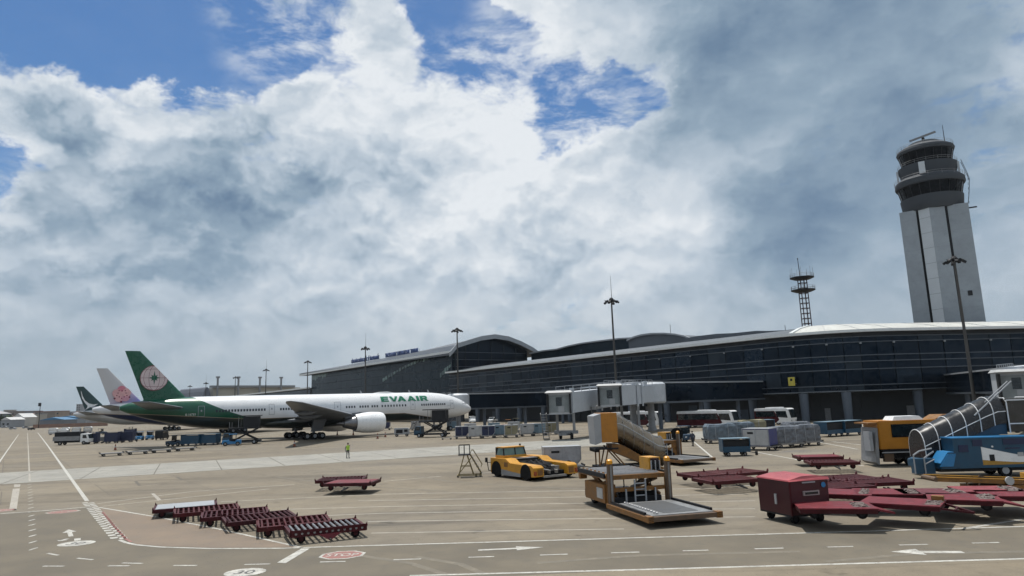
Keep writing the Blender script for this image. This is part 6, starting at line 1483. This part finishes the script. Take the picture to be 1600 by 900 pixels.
# ------------------------------------------------------------------ yellow lift truck
al = thing('lift_truck', 'yellow high-lift cabin truck with long dark window and folded tail platform', 'truck', (30.6, 55.2, 0), R(-2))
obj('cabin_box', MB().bb(-2.6, 2.9, -1.25, 1.25, 1.30, 3.45), mat('deep yellow cabin paint', (.40, .165, .012), .45, var=.12, dirt=.15, dirt_col=(.3, .13, .02)), al, bevel=.06)
obj('side_window', MB().bb(-1.55, 1.95, -1.29, -1.252, 2.25, 3.10), GLASS, al)
obj('window_frame', MB().bb(-1.62, 2.02, -1.275, -1.2515, 2.18, 3.17), BLACK, al)
obj('air_conditioner', MB().loft([[(-1.3, -1.0, 3.453), (1.1, -1.0, 3.453), (1.1, .6, 3.453), (-1.3, .6, 3.453)], [(-1.1, -.9, 3.75), (.8, -.9, 3.75), (.8, .5, 3.75), (-1.1, .5, 3.75)]]), WHITE, al)
obj('cab', MB().bb(2.95, 4.6, -1.15, 1.15, .9, 3.62), OCHRE, al, bevel=.08)
obj('cab_hood', MB().loft([[(2.0, y, 3.46), (4.4, y, 3.63), (4.6, y, 3.75), (2.6, y, 3.78)] for y in (-.9, .9)]), OCHRE, al)
obj('cab_window', MB().bb(3.3, 4.3, -1.19, -1.152, 2.2, 3.0), GLASS, al)
obj('lower_sill', MB().bb(-2.5, 2.85, -1.28, -1.20, 1.02, 1.10), LGREY, al)
obj('subframe', MB().bb(-2.5, 4.4, -1.0, 1.0, .60, 1.0).bb(-2.3, 2.7, -1.1, 1.1, 1.12, 1.298), DARK, al)
obj('tail_platform', MB().loft([[(-3.05, -1.2, .35), (-2.75, -1.2, .12), (-2.62, -1.2, 2.9), (-2.78, -1.2, 2.95)], [(-3.05, 1.2, .35), (-2.75, 1.2, .12), (-2.62, 1.2, 2.9), (-2.78, 1.2, 2.95)]]), GREY, al)
obj('tail_guard', MB().bb(-3.35, -3.1, -1.25, -.3, 1.2, 2.65), LGREY, al)
obj('tail_roof', MB().bb(-3.3, -2.61, -1.2, 1.2, 3.22, 3.33), OCHRE, al)
for x in (-.3, 3.6):
    for y in (-.95, .95): wheel(al, (x, y, .5), .5, .34, rim=GREY)
obj('mudguard', MB().bb(-1.3, .8, -1.12, -.7, .62, 1.0), BLACK, al)
obj('side_step', MB().bb(-2.3, -1.6, -1.15, -.8, .35, .95), MUD, al)

# ------------------------------------------------------------------ belt loader
bll = thing('belt_loader', 'low yellow belt loader parked in front of the blue stairs vehicle', 'belt loader', (25.6, 37.9, 0), R(-3))
for y in (-.62, .62):
    obj('belt_side', MB().bar((-3.4, y, 1.0), (4.2, y, .55), .10, .22), OCHRE, bll)
    obj('belt_side_cap', MB().bar((-3.4, y, 1.125), (4.2, y, .675), .14, .03), YELLOW, bll)
obj('belt', MB().loft([[(-3.4, y, 1.0), (4.2, y, .55), (4.2, y, .61), (-3.4, y, 1.06)] for y in (-.55, .55)]), BLACK, bll)
obj('belt_nose', MB().cyl((-3.45, -.66, 1.0), (-3.45, .66, 1.0), .13, n=10), MUD, bll)
obj('chassis', MB().bb(-1.6, 3.2, -.6, .6, .42, .62).bar((-1.6, -.66, .5), (3.4, -.66, .5), .1, .2), OCHRE, bll)
for x in (-1.9, -1.3, 2.7): obj('support_leg', MB().bar((x, -.62, .15), (x, -.62, 1.05 - .08 * (x + 2)), .08), MUD, bll)
obj('lift_link', MB().bar((-.6, -.5, .55), (.9, -.5, .85), .09).bar((.9, .5, .55), (-.6, .5, 1.0), .09), MUD, bll)
obj('seat_box', MB().bb(2.2, 3.3, .7, 1.5, .45, 1.0), YELLOW, bll)
for x in (-1.1, 2.4):
    for y in (-.68, .68): wheel(bll, (x, y, .3), .3, .22, n=14)
obj('spare_reel', MB().cyl((.2, -.72, .85), (.2, -.80, .85), .22, n=16), OFFWHITE, bll)

# ------------------------------------------------------------------ wheeled ladder
ld = thing('maintenance_ladder', 'wheeled yellow maintenance ladder with railed top platform on the open apron', 'ladder', (-3.95, 57.0, 0), R(2))
LDM = mat('weathered ladder frame', (.20, .155, .06), .6, var=.3, dirt=.4)
fr = MB()
for y in (-.5, .5):
    fr.bar((-.85, y, .15), (-.40, y, 1.72), .06).bar((.35, y, .15), (-.15, y, 1.72), .06).bar((-.85, y, .25), (.15, y, 1.45), .05).bar((-.7, y, .85), (.1, y, .85), .05)
    fr.bar((-.95, y, .16), (.95, y, .16), .07)
fr.bar((-.95, -.5, .16), (-.95, .5, .16), .07).bar((.95, -.5, .16), (.95, .5, .16), .07)
obj('frame', fr, LDM, ld)
obj('platform', MB().bb(-.85, .12, -.5, .5, 1.72, 1.80), DARK, ld)
gr = MB()
for x in (-.8, -.38, .06): gr.bar((x, -.47, 1.8), (x, -.47, 2.52), .04).bar((x, .47, 1.8), (x, .47, 2.52), .04)
for y in (-.47, .47): gr.bar((-.8, y, 2.52), (.06, y, 2.52), .045)
obj('guard_rail', gr, DARK, ld)
for y in (-.4, .4): obj('stringer', MB().bar((.12, y, 1.72), (1.0, y, .2), .07), LDM, ld)
for i in range(6): obj('step', MB().bb(.16 + i * .14, .34 + i * .14, -.38, .38, 1.5 - i * .245, 1.53 - i * .245), DARK, ld)
hr = MB()
for y in (-.42, .42): hr.tube([(.1, y, 1.8), (.2, y, 2.1), (.35, y, 2.1), (1.05, y, .95), (.95, y, .75)], .022, 5)
obj('hand_rail', hr, LDM, ld)
for x in (-.9, .55, .9):
    for y in (-.45, .45): wheel(ld, (x, y, .09), .09, .06, n=10)

# ------------------------------------------------------------------ road vehicles
def side_windows(t, spans, y, z0, z1, m=GLASS, parent=None):
    for x0, x1 in spans:
        for s in (-1, 1): obj('side_window', MB().bb(x0, x1, min(s * y, s * (y + .025)), max(s * y, s * (y + .025)), z0, z1), m, parent or t)
def bus(L=12.0, lower=RED):
    t = thing('bus', '', ''); W = 2.5
    pr = [(-L / 2, .35), (L / 2 - .1, .35), (L / 2 + .05, 1.3), (L / 2 - .35, 3.0), (L / 2 - .7, 3.2), (-L / 2 + .1, 3.2), (-L / 2, 2.9)]
    b = obj('body', MB().prism(pr, -W / 2, W / 2), WHITE, t, bevel=.06)
    obj('colour_band', MB().prism([(-L / 2 - .01, .42), (L / 2 - 3.0, .42), (L / 2 - 2.3, 1.0), (L / 2 - 3.2, 2.7), (-L / 2 - .01, 2.7)], -W / 2 - .012, W / 2 + .012), lower, t)
    obj('window_band', MB().prism([(-L / 2 + .3, 1.55), (L / 2 - 3.0, 1.55), (L / 2 - 3.4, 2.6), (-L / 2 + .3, 2.6)], -W / 2 - .025, W / 2 + .025), GLASS, t)
    obj('front_side_window', MB().prism([(L / 2 - 2.7, 1.5), (L / 2 - .55, 1.35), (L / 2 - .85, 2.65), (L / 2 - 3.0, 2.65)], -W / 2 - .02, W / 2 + .02), GLASS, t)
    obj('windscreen', MB().loft([[(L / 2 + .07, y, 1.35), (L / 2 - .30, y, 2.95), (L / 2 - .36, y, 2.95), (L / 2 + .01, y, 1.35)] for y in (-1.12, 1.12)]), GLASS, t)
    obj('roof_unit', MB().bb(-1.5, 1.5, -.9, .9, 3.203, 3.4), WHITE, t)
    for s in (-1, 1):
        obj('mirror', MB().bar((L / 2 - .3, s * 1.25, 2.8), (L / 2 + .2, s * 1.45, 2.5), .06).box((L / 2 + .25, s * 1.48, 2.25), (.12, .2, .45)), DARK, t)
        obj('headlight', MB().bb(L / 2 - .02, L / 2 + .06, min(s * .7, s * 1.1), max(s * .7, s * 1.1), .72, .95), LGREY, t)
        for x in (-L / 2 + 2.6, L / 2 - 2.6): wheel(t, (x, s * 1.1, .48), .48, .3, rim=LGREY)
    return t
place(bus, (37.1, 135.1), R(-44), 'red and white coach parked in front of the terminal columns', 'bus', 'coaches under the terminal', key='r')
place(bus, (26.0, 150.0), R(-42), 'red and white coach half hidden behind the boarding bridge', 'bus', 'coaches under the terminal', key='r')
place(bus, (51.5, 138.4), R(-48), 'short dull red bus under the terminal right of the big column', 'bus', 'coaches under the terminal', key='s', L=7.5)
def truck(L=7.5):
    t = thing('truck', '', '')
    obj('cargo_body', MB().bb(-L / 2, L / 2 - 1.9, -1.15, 1.15, .95, 1.9), GREY, t)
    obj('cargo_cover', MB().bb(-L / 2 + .3, L / 2 - 2.0, -1.1, 1.1, 1.903, 2.85), DARK, t)
    obj('cab', MB().prism([(L / 2 - 1.8, .5), (L / 2, .5), (L / 2 + .05, 1.2), (L / 2 - .3, 2.35), (L / 2 - 1.8, 2.4)], -1.05, 1.05), WHITE, t, bevel=.06)
    obj('cab_window', MB().prism([(L / 2 - 1.3, 1.4), (L / 2 - .35, 1.35), (L / 2 - .6, 2.1), (L / 2 - 1.3, 2.1)], -1.07, 1.07), GLASS, t)
    obj('windscreen', MB().loft([[(L / 2 + .05, y, 1.3), (L / 2 - .24, y, 2.25), (L / 2 - .3, y, 2.2), (L / 2 - .01, y, 1.3)] for y in (-.95, .95)]), GLASS, t)
    obj('chassis', MB().bb(-L / 2, L / 2 - .3, -.5, .5, .5, .94), DARK, t)
    for x in (-L / 2 + 1.5, L / 2 - 1.0):
        for y in (-.95, .95): wheel(t, (x, y, .42), .42, .28)
    return t
place(truck, G(114, 695), R(5), 'white cabbed truck with dark covered bed near the left road', 'truck')
def car(body=DARK, L=4.4, H=1.6, van=False, pickup=False):
    t = thing('van' if van else 'pickup' if pickup else 'car', '', '')
    if van: pr = [(-L / 2, .35), (L / 2, .35), (L / 2, .95), (L / 2 - .5, 1.15), (L / 2 - 1.0, H), (-L / 2 + .1, H), (-L / 2, H - .3)]
    elif pickup: pr = [(-L / 2, .4), (L / 2, .4), (L / 2, 1.0), (L / 2 - 1.2, 1.1), (L / 2 - 1.7, H), (.0, H), (-.15, 1.05), (-L / 2, 1.05)]
    else: pr = [(-L / 2, .3), (L / 2, .3), (L / 2, .8), (L / 2 - 1.1, .95), (L / 2 - 1.8, H), (-L / 2 + .9, H), (-L / 2 + .2, 1.0), (-L / 2, .95)]
    obj('body', MB().prism(pr, -.88, .88), body, t, bevel=.07)
    zt_ = H - .12; x0 = -L / 2 + (.4 if van else 1.0 if not pickup else 2.4); x1 = L / 2 - (1.2 if van else 1.75)
    obj('side_windows', MB().prism([(x0 - (.4 if not pickup else 0), H - .6), (x1 + .5, H - .6), (x1, zt_), (x0, zt_)], -.89, .89), GLASS, t)
    xw = L / 2 - (1.0 if van else 1.8 if not pickup else 1.7)
    obj('windscreen', MB().loft([[(xw + .62 if not van else xw + .44, y, 1.0 if not van else 1.2), (xw + .04, y, H - .04), (xw - .02, y, H - .06), (xw + .5 if not van else xw + .3, y, 1.0 if not van else 1.2)] for y in (-.76, .76)]), GLASS, t)
    for s in (-1, 1):
        obj('headlight', MB().bb(L / 2 - .05, L / 2 + .02, min(s * .5, s * .8), max(s * .5, s * .8), .62, .80), LGREY, t)
        for x in (-L / 2 + .85, L / 2 - .85): wheel(t, (x, s * .78, .32), .32, .22, n=14)
    return t
SILVER = mat('silver car paint', (.30, .31, .33), .35, .4)
for px, py, rz, k, lab, nm in ((49, 672, R(90), 'd', 'dark car driving on the left road towards the town', 'car'), (20, 671, R(10), 's', 'silver car parked left of the left road', 'car'), (40, 669.5, R(60), 's', 'silver car just ahead of the dark car on the left road', 'car'), (8, 668.5, R(0), 's', 'pale car at the far left edge behind the road', 'car'), (30, 666.5, R(0), 'v', 'pale van parked by the white gabled house', 'van'), (12, 665.6, R(0), 'v', 'pale van parked at the far left before the sheds', 'van'), (104, 664.8, R(0), 'v', 'white van in front of the blue sheds', 'van'),
                                ):
    place(car, G(px, py), rz, lab, nm, 'cars beyond the left road', key=k, body=DARK if k == 'd' else SILVER if k == 's' else WHITE, van=(k == 'v'), L=5.2 if k == 'v' else 4.4, H=2.1 if k == 'v' else 1.55)
for px, py, rz, k, lab, nm in ((253, 687, R(100), 'dv', 'dark van seen end-on between the navy carts and blue carts', 'van'), (770, 660.5, R(-110), 'wp', 'white pickup parked under the terminal left of the columns', 'pickup'), (738, 661, R(-80), 'wv', 'white van parked under the terminal beside the airliner nose', 'van'), (1118, 655.5, R(-40), 'dk', 'dark car in the shade behind the red coach', 'car')):
    place(car, G(px, py), rz, lab, nm, 'service vehicles', key=k, body=DARK if k in ('dv', 'dk') else WHITE, van=k in ('dv', 'wv'), pickup=(k == 'wp'), L=5.0, H=2.2 if k in ('dv', 'wv') else 1.8)

def tow_tractor(body=BLUE):
    t = thing('tow_tractor', '', '')
    obj('body', MB().prism([(-1.6, .3), (1.6, .3), (1.6, .95), (.35, 1.05), (.3, .75), (-.6, .75), (-.7, 1.0), (-1.6, 1.0)], -.75, .75), body, t, bevel=.04)
    obj('seat', MB().bb(-.55, -.1, -.45, .45, .76, 1.15), BLACK, t)
    for x in (-.65, .35):
        for y in (-.68, .68): obj('roof_post', MB().bar((x, y, .95), (x - .05, y * .95, 2.0), .06), DARK, t)
    obj('roof', MB().bb(-.85, .5, -.78, .78, 2.0, 2.07), body, t)
    obj('windscreen', MB().bb(.34, .37, -.6, .6, 1.08, 1.9), GLASS, t)
    for s in (-1, 1):
        obj('headlight', MB().bb(1.6, 1.63, min(s * .35, s * .6), max(s * .35, s * .6), .6, .75), WHITE, t)
        for x in (-1.0, 1.05): wheel(t, (x, s * .68, .36), .36, .26, n=14)
    return t
for px, py, rz, k, lab in ((218, 688, R(-70), 'b', 'left of two bright blue tow tractors under the blossom tail airliner'), (234, 687, R(-70), 'b', 'right of two bright blue tow tractors under the blossom tail airliner'), (274, 697, R(170), 'd', 'dark tow tractor pulling the blue open carts under the green tail'),
                           (362, 696.5, R(200), 'b', 'bright blue tow tractor in front of the scissor loader at the green tail'), (1070, 690, R(-80), 'd', 'dark blue tow tractor beyond the second cargo loader'), (793, 669, R(180), 'o', 'orange tow tractor behind the container train'), (806, 666, R(160), 'y', 'tan roofed tow tractor behind the container train'), (158, 679, R(0), 'd', 'dark tow tractor behind the navy carts'), (205, 676, R(20), 'd', 'dark tow tractor beneath the farthest airliner')):
    place(tow_tractor, G(px, py), rz, lab, 'tow tractor', 'tow tractors', key=k, body={'b': SKYBLUE, 'd': mat('dark blue tractor', (.02, .05, .09), .5), 'o': mat('rust orange', (.35, .14, .04), .5), 'y': TAN}[k])
def scissor_loader(H=5.4):
    """catering high loader: chassis cab, scissor and raised box"""
    t = thing('scissor_loader', '', '')
    obj('chassis', MB().bb(-3.2, 3.2, -1.0, 1.0, .45, .75), DARK, t)
    obj('cab', MB().prism([(2.0, .5), (3.4, .5), (3.4, 1.3), (3.1, 2.1), (2.0, 2.1)], -1.0, 1.0), BLUE, t)
    obj('cab_window', MB().prism([(2.2, 1.35), (3.25, 1.35), (3.0, 2.0), (2.2, 2.0)], -1.02, 1.02), GLASS, t)
    for y in (-.8, .8): obj('scissor_arm', MB().bar((-2.6, y, .8), (1.4, y, H - 2.6), .14, .2).bar((-2.6, y + .16, H - 2.6), (1.4, y + .16, .8), .14, .2), DARK, t)
    obj('raised_deck', MB().bb(-3.1, 2.4, -1.15, 1.15, H - 2.6, H - 2.35), DARK, t)
    obj('raised_box', MB().bb(-2.9, -.2, -1.1, 1.1, H - 2.34, H - .35), DARK, t)
    obj('box_door', MB().bb(-1.6, -.4, -1.14, -1.11, H - 2.2, H - .6), LGREY, t)
    obj('canopy', MB().bb(-3.2, 1.6, -1.2, 1.2, H - .3, H - .15), DARK, t)
    for x in (.6, 2.2):
        for y in (-1.05, 1.05): obj('guard_post', MB().bar((x, y, H - 2.35), (x, y, H - 1.3 if x > 1.5 else H - .3), .07), GREY, t)
    for x in (-2.2, 2.4):
        for y in (-.9, .9): wheel(t, (x, y, .42), .42, .3)
    return t
place(scissor_loader, G(379, 694), R(190), 'dark scissor lift loader raised to the rear of the white airliner', 'loader truck', 'scissor loaders', key=1)
place(scissor_loader, G(676, 683), R(170), 'dark scissor lift loader raised to the front hold of the white airliner', 'loader truck', 'scissor loaders', key=1)
def power_unit():
    t = thing('ground_power_unit', '', '')
    obj('housing', MB().prism([(-1.5, .4), (1.5, .4), (1.5, 1.5), (1.2, 1.7), (-1.5, 1.7)], -.75, .75), LGREY, t, bevel=.05)
    obj('grille', MB().bb(-1.1, .2, -.78, -.752, .7, 1.4), DARK, t)
    obj('control_panel', MB().bb(.5, 1.2, -.78, -.752, .9, 1.4), DARK, t)
    obj('drawbar', MB().bar((1.5, 0, .4), (2.5, 0, .3), .08), DARK, t)
    for x in (-1.0, 1.0):
        for y in (-.7, .7): wheel(t, (x, y, .28), .28, .18, n=12)
    return t
place(power_unit, G(628, 682), R(5), 'light grey ground power unit under the front of the white airliner', 'power unit')
for px, py, k, lab in ((603, 672, 'tnavy', 'dark container under the white airliner just right of its engine'), (650, 672, 'twhite', 'pale container under the front belly of the white airliner'), (706, 672, 'tpale', 'pale container under the airliner nose')):
    load(px, py, R(5), container, lab, 'dolly under the ' + lab, k, 'containers beneath the airliner', L=2.35, W=1.6, H=1.62, front=TM[k[1:]][0], side=TM[k[1:]][1])
hc = thing('hand_cart', 'small low hand cart standing on the apron below the airliner nose', 'cart', G(698, 687), R(3))
obj('bed', MB().bb(-.9, .9, -.35, .35, .25, .32), STEEL, hc)
obj('handle', MB().bar((-.85, -.3, .3), (-.95, -.3, 1.0), .05).bar((-.85, .3, .3), (-.95, .3, 1.0), .05).bar((-.95, -.3, 1.0), (-.95, .3, 1.0), .05), STEEL, hc)
for x in (-.7, .7):
    for y in (-.3, .3): wheel(hc, (x, y, .14), .14, .08, n=10)
# forklift-like drum on the far loader
rl_ = thing('hose_reel', 'big black drum on a small orange stand behind the second cargo loader', 'reel', G(1058, 712), R(-10))
obj('stand', MB().bb(-.5, .5, -.4, .4, 0, 1.6).bb(-.9, -.5, -.3, .3, 1.2, 1.9), OCHRE, rl_)
obj('drum', MB().cyl((.1, -.42, 2.15), (.1, .42, 2.15), .62, n=20), BLACK, rl_, True)
obj('drum_hub', MB().cyl((.1, -.46, 2.15), (.1, .46, 2.15), .12, n=10), LGREY, rl_)
# safety cones
CONE = mat('dull orange cone', (.20, .06, .03), .7, var=.3)
def cone():
    t = thing('traffic_cone', '', '')
    obj('cone_body', MB().lathe([(.22, .05), (.20, .1), (.06, 1.0), (.03, 1.04)], 14), CONE, t, True)
    obj('cone_base', MB().bb(-.28, .28, -.28, .28, 0, .048), BLACK, t)
    obj('cone_band', MB().lathe([(.148, .5), (.152, .5), (.115, .7), (.111, .7)], 14), OFFWHITE, t)
    return t
for px, py, lab in ((180, 703.5, 'safety cone above the four linked empty dollies'), (460, 698, 'safety cone in the wing tip shadow, left of the worker'), (527, 680.5, 'safety cone just right of the main landing gear'), (552, 680, 'safety cone below the front of the engine'), (602, 683, 'safety cone ahead of the engine'), (590, 685.5, 'safety cone at the end of the wing shadow')):
    place(cone, G(px, py), 0, lab, 'traffic cone', 'safety cones around the airliner')

# ------------------------------------------------------------------ people
SKIN = mat('skin', (.30, .17, .11), .6); TROU = mat('dark trousers', (.025, .028, .035), .8); SHIRT = mat('dark shirt', (.045, .05, .07), .8)
HIVIS = mat('lime safety vest', (.32, .50, .05), .6, var=.15); HAIR = mat('black hair', (.012, .010, .009), .7)
def person(arms=((.32, -.05, 1.02), (.32, .05, 1.02)), stride=.12, vest=HIVIS):
    """standing figure grown over a skeleton; x forward, y left"""
    J = {'pel': (0, 0, .98, .135), 'belly': (0, 0, 1.12, .125), 'chest': (.0, 0, 1.34, .150), 'neckb': (0, 0, 1.48, .075), 'neck': (.01, 0, 1.54, .058), 'chin': (.03, 0, 1.60, .070), 'head': (.02, 0, 1.68, .098), 'crown': (.01, 0, 1.755, .070), 'nose': (.115, 0, 1.655, .014)}
    Ed = [('pel', 'belly'), ('belly', 'chest'), ('chest', 'neckb'), ('neckb', 'neck'), ('neck', 'chin'), ('chin', 'head'), ('head', 'crown'), ('head', 'nose')]
    for n, s in (('l', 1), ('r', -1)):
        h = arms[0] if s > 0 else arms[1]; sh = Vector((0, s * .19, 1.42)); hnd = Vector((h[0], s * (.24 + h[1]), h[2])); mid = (sh + hnd) / 2 + Vector((-.10, s * .06, -.03))
        st = stride * s
        J.update({n + 'hip': (0, s * .095, .92, .098), n + 'knee': (st * .55 + .03, s * .105, .50, .064), n + 'ank': (st, s * .11, .10, .044), n + 'toe': (st + .17, s * .12, .045, .038),
                  n + 'sh': (*sh, .066), n + 'elb': (*mid, .046), n + 'wri': (*hnd, .030), n + 'palm': (*(hnd + (hnd - mid).normalized() * .08), .034)})
        Ed += [('pel', n + 'hip'), (n + 'hip', n + 'knee'), (n + 'knee', n + 'ank'), (n + 'ank', n + 'toe'), ('chest', n + 'sh'), (n + 'sh', n + 'elb'), (n + 'elb', n + 'wri'), (n + 'wri', n + 'palm')]
        d = (hnd - mid).normalized(); sd_ = d.cross(Vector((0, 0, 1))).normalized() if abs(d.z) < .95 else Vector((1, 0, 0))
        pm = hnd + d * .08
        for k, (o_, l_) in enumerate(((-.030, .070), (-.010, .085), (.010, .080), (.030, .062))):
            a = pm + sd_ * o_ + d * .03; b = a + d * l_ + Vector((0, 0, -.012)); J[n + 'f%d' % k] = (*b, .0085); Ed.append((n + 'palm', n + 'f%d' % k))
        J[n + 'th'] = (*(hnd + d * .05 + sd_ * .055), .010); Ed.append((n + 'wri', n + 'th'))
    names = list(J); me = bpy.data.meshes.new('person'); me.from_pydata([J[n][:3] for n in names], [(names.index(a), names.index(b)) for a, b in Ed], [])
    o = bpy.data.objects.new('person_skeleton', me); COL.objects.link(o)
    o.modifiers.new('s', 'SKIN'); o.modifiers.new('u', 'SUBSURF').levels = 1
    for v, n in zip(me.skin_vertices[0].data, names): v.radius = (J[n][3], J[n][3]); v.use_root = (n == 'pel')
    dg = bpy.context.evaluated_depsgraph_get(); dg.update(); m2 = bpy.data.meshes.new_from_object(o.evaluated_get(dg))
    bpy.data.objects.remove(o)
    for x in (TROU, SHIRT, SKIN): m2.materials.append(x)
    for p in m2.polygons:
        c = p.center; p.use_smooth = True
        p.material_index = 0 if c.z < 1.0 and abs(c.y) < .21 else 2 if c.z > 1.50 or (abs(c.y) > .21 and (Vector((c.x, abs(c.y), c.z)) - Vector((arms[0][0], .24 + arms[0][1], arms[0][2]))).length < .22) else 1
    t = thing('person', '', ''); obj('body', m2, [TROU, SHIRT, SKIN], t)
    def ell(z, a, b, x=0.0): return [(x + a * math.cos(2 * math.pi * i / 20), b * math.sin(2 * math.pi * i / 20), z) for i in range(20)]
    if vest: obj('safety_vest', MB().loft([ell(.95, .165, .19), ell(1.1, .155, .185), ell(1.3, .17, .225), ell(1.44, .13, .20), ell(1.5, .08, .10)], cap=False), vest, t, True)
    obj('hair', MB().loft([ell(1.66, .112, .108, -.01), ell(1.72, .120, .112, .0), ell(1.78, .095, .09, .0), ell(1.80, .03, .03, .0)]), HAIR, t, True)
    obj('eyes', MB().bb(.098, .112, -.045, -.022, 1.685, 1.70).bb(.098, .112, .022, .045, 1.685, 1.70), HAIR, t)
    obj('shoes', MB().bb(stride - .06, stride + .22, .06, .17, 0, .075).bb(-stride - .06, -stride + .22, -.17, -.06, 0, .075), BLACK, t)
    return t
place(person, G(543.5, 716), R(-60), 'person in a lime safety vest and dark trousers standing on the open apron, arm raised', 'person', key='a', arms=((.28, -.12, 1.50), (.05, .04, .88)), stride=.10)
place(person, G(1083, 697), R(-120), 'person in dark clothes walking by the second cargo loader', 'person', key='b', arms=((.06, .05, .86), (-.02, .05, .86)), stride=.17, vest=None)
place(person, G(260, 686), R(30), 'person in dark clothes standing beside the dark van under the tails', 'person', key='b')
# small yellow pier marker on a column
ms = thing('pier_sign', 'small yellow sign board on the facade above a terminal column', 'sign', TA + E1 * 8.0 - E2 * 1.2, math.atan2(-E1.y, -E1.x))
obj('board', MB().bb(-.75, .75, -.08, .0, 7.6, 9.4), mat('yellow sign face', (.50, .42, .06), .5), ms)
obj('bracket', MB().bar((0, .05, 8), (0, 1.6, 8), .12).bar((0, .05, 9.2), (0, 1.4, 9.2), .12), GREY, ms)
obj('symbol', MB().bb(-.25, .25, -.10, -.081, 8.6, 9.1), DARK, ms)

# ------------------------------------------------------------------ the air over the airfield
hz_mat = bpy.data.materials.new('humid haze'); hz_mat.use_nodes = True
_t = hz_mat.node_tree; _t.nodes.clear()
_o = _t.nodes.new('ShaderNodeOutputMaterial'); _v = _t.nodes.new('ShaderNodeVolumePrincipled')
_v.inputs['Color'].default_value = (.80, .88, .96, 1); _v.inputs['Density'].default_value = .00005; _v.inputs['Anisotropy'].default_value = .25
_t.links.new(_v.outputs[0], _o.inputs['Volume'])
tag(obj('haze', MB().bb(-1300, 1300, -58, 1400, -1.0, 95), hz_mat), 'thin humid haze lying over the whole airfield', 'haze', kind='stuff')
SC.cycles.volume_bounces = 0
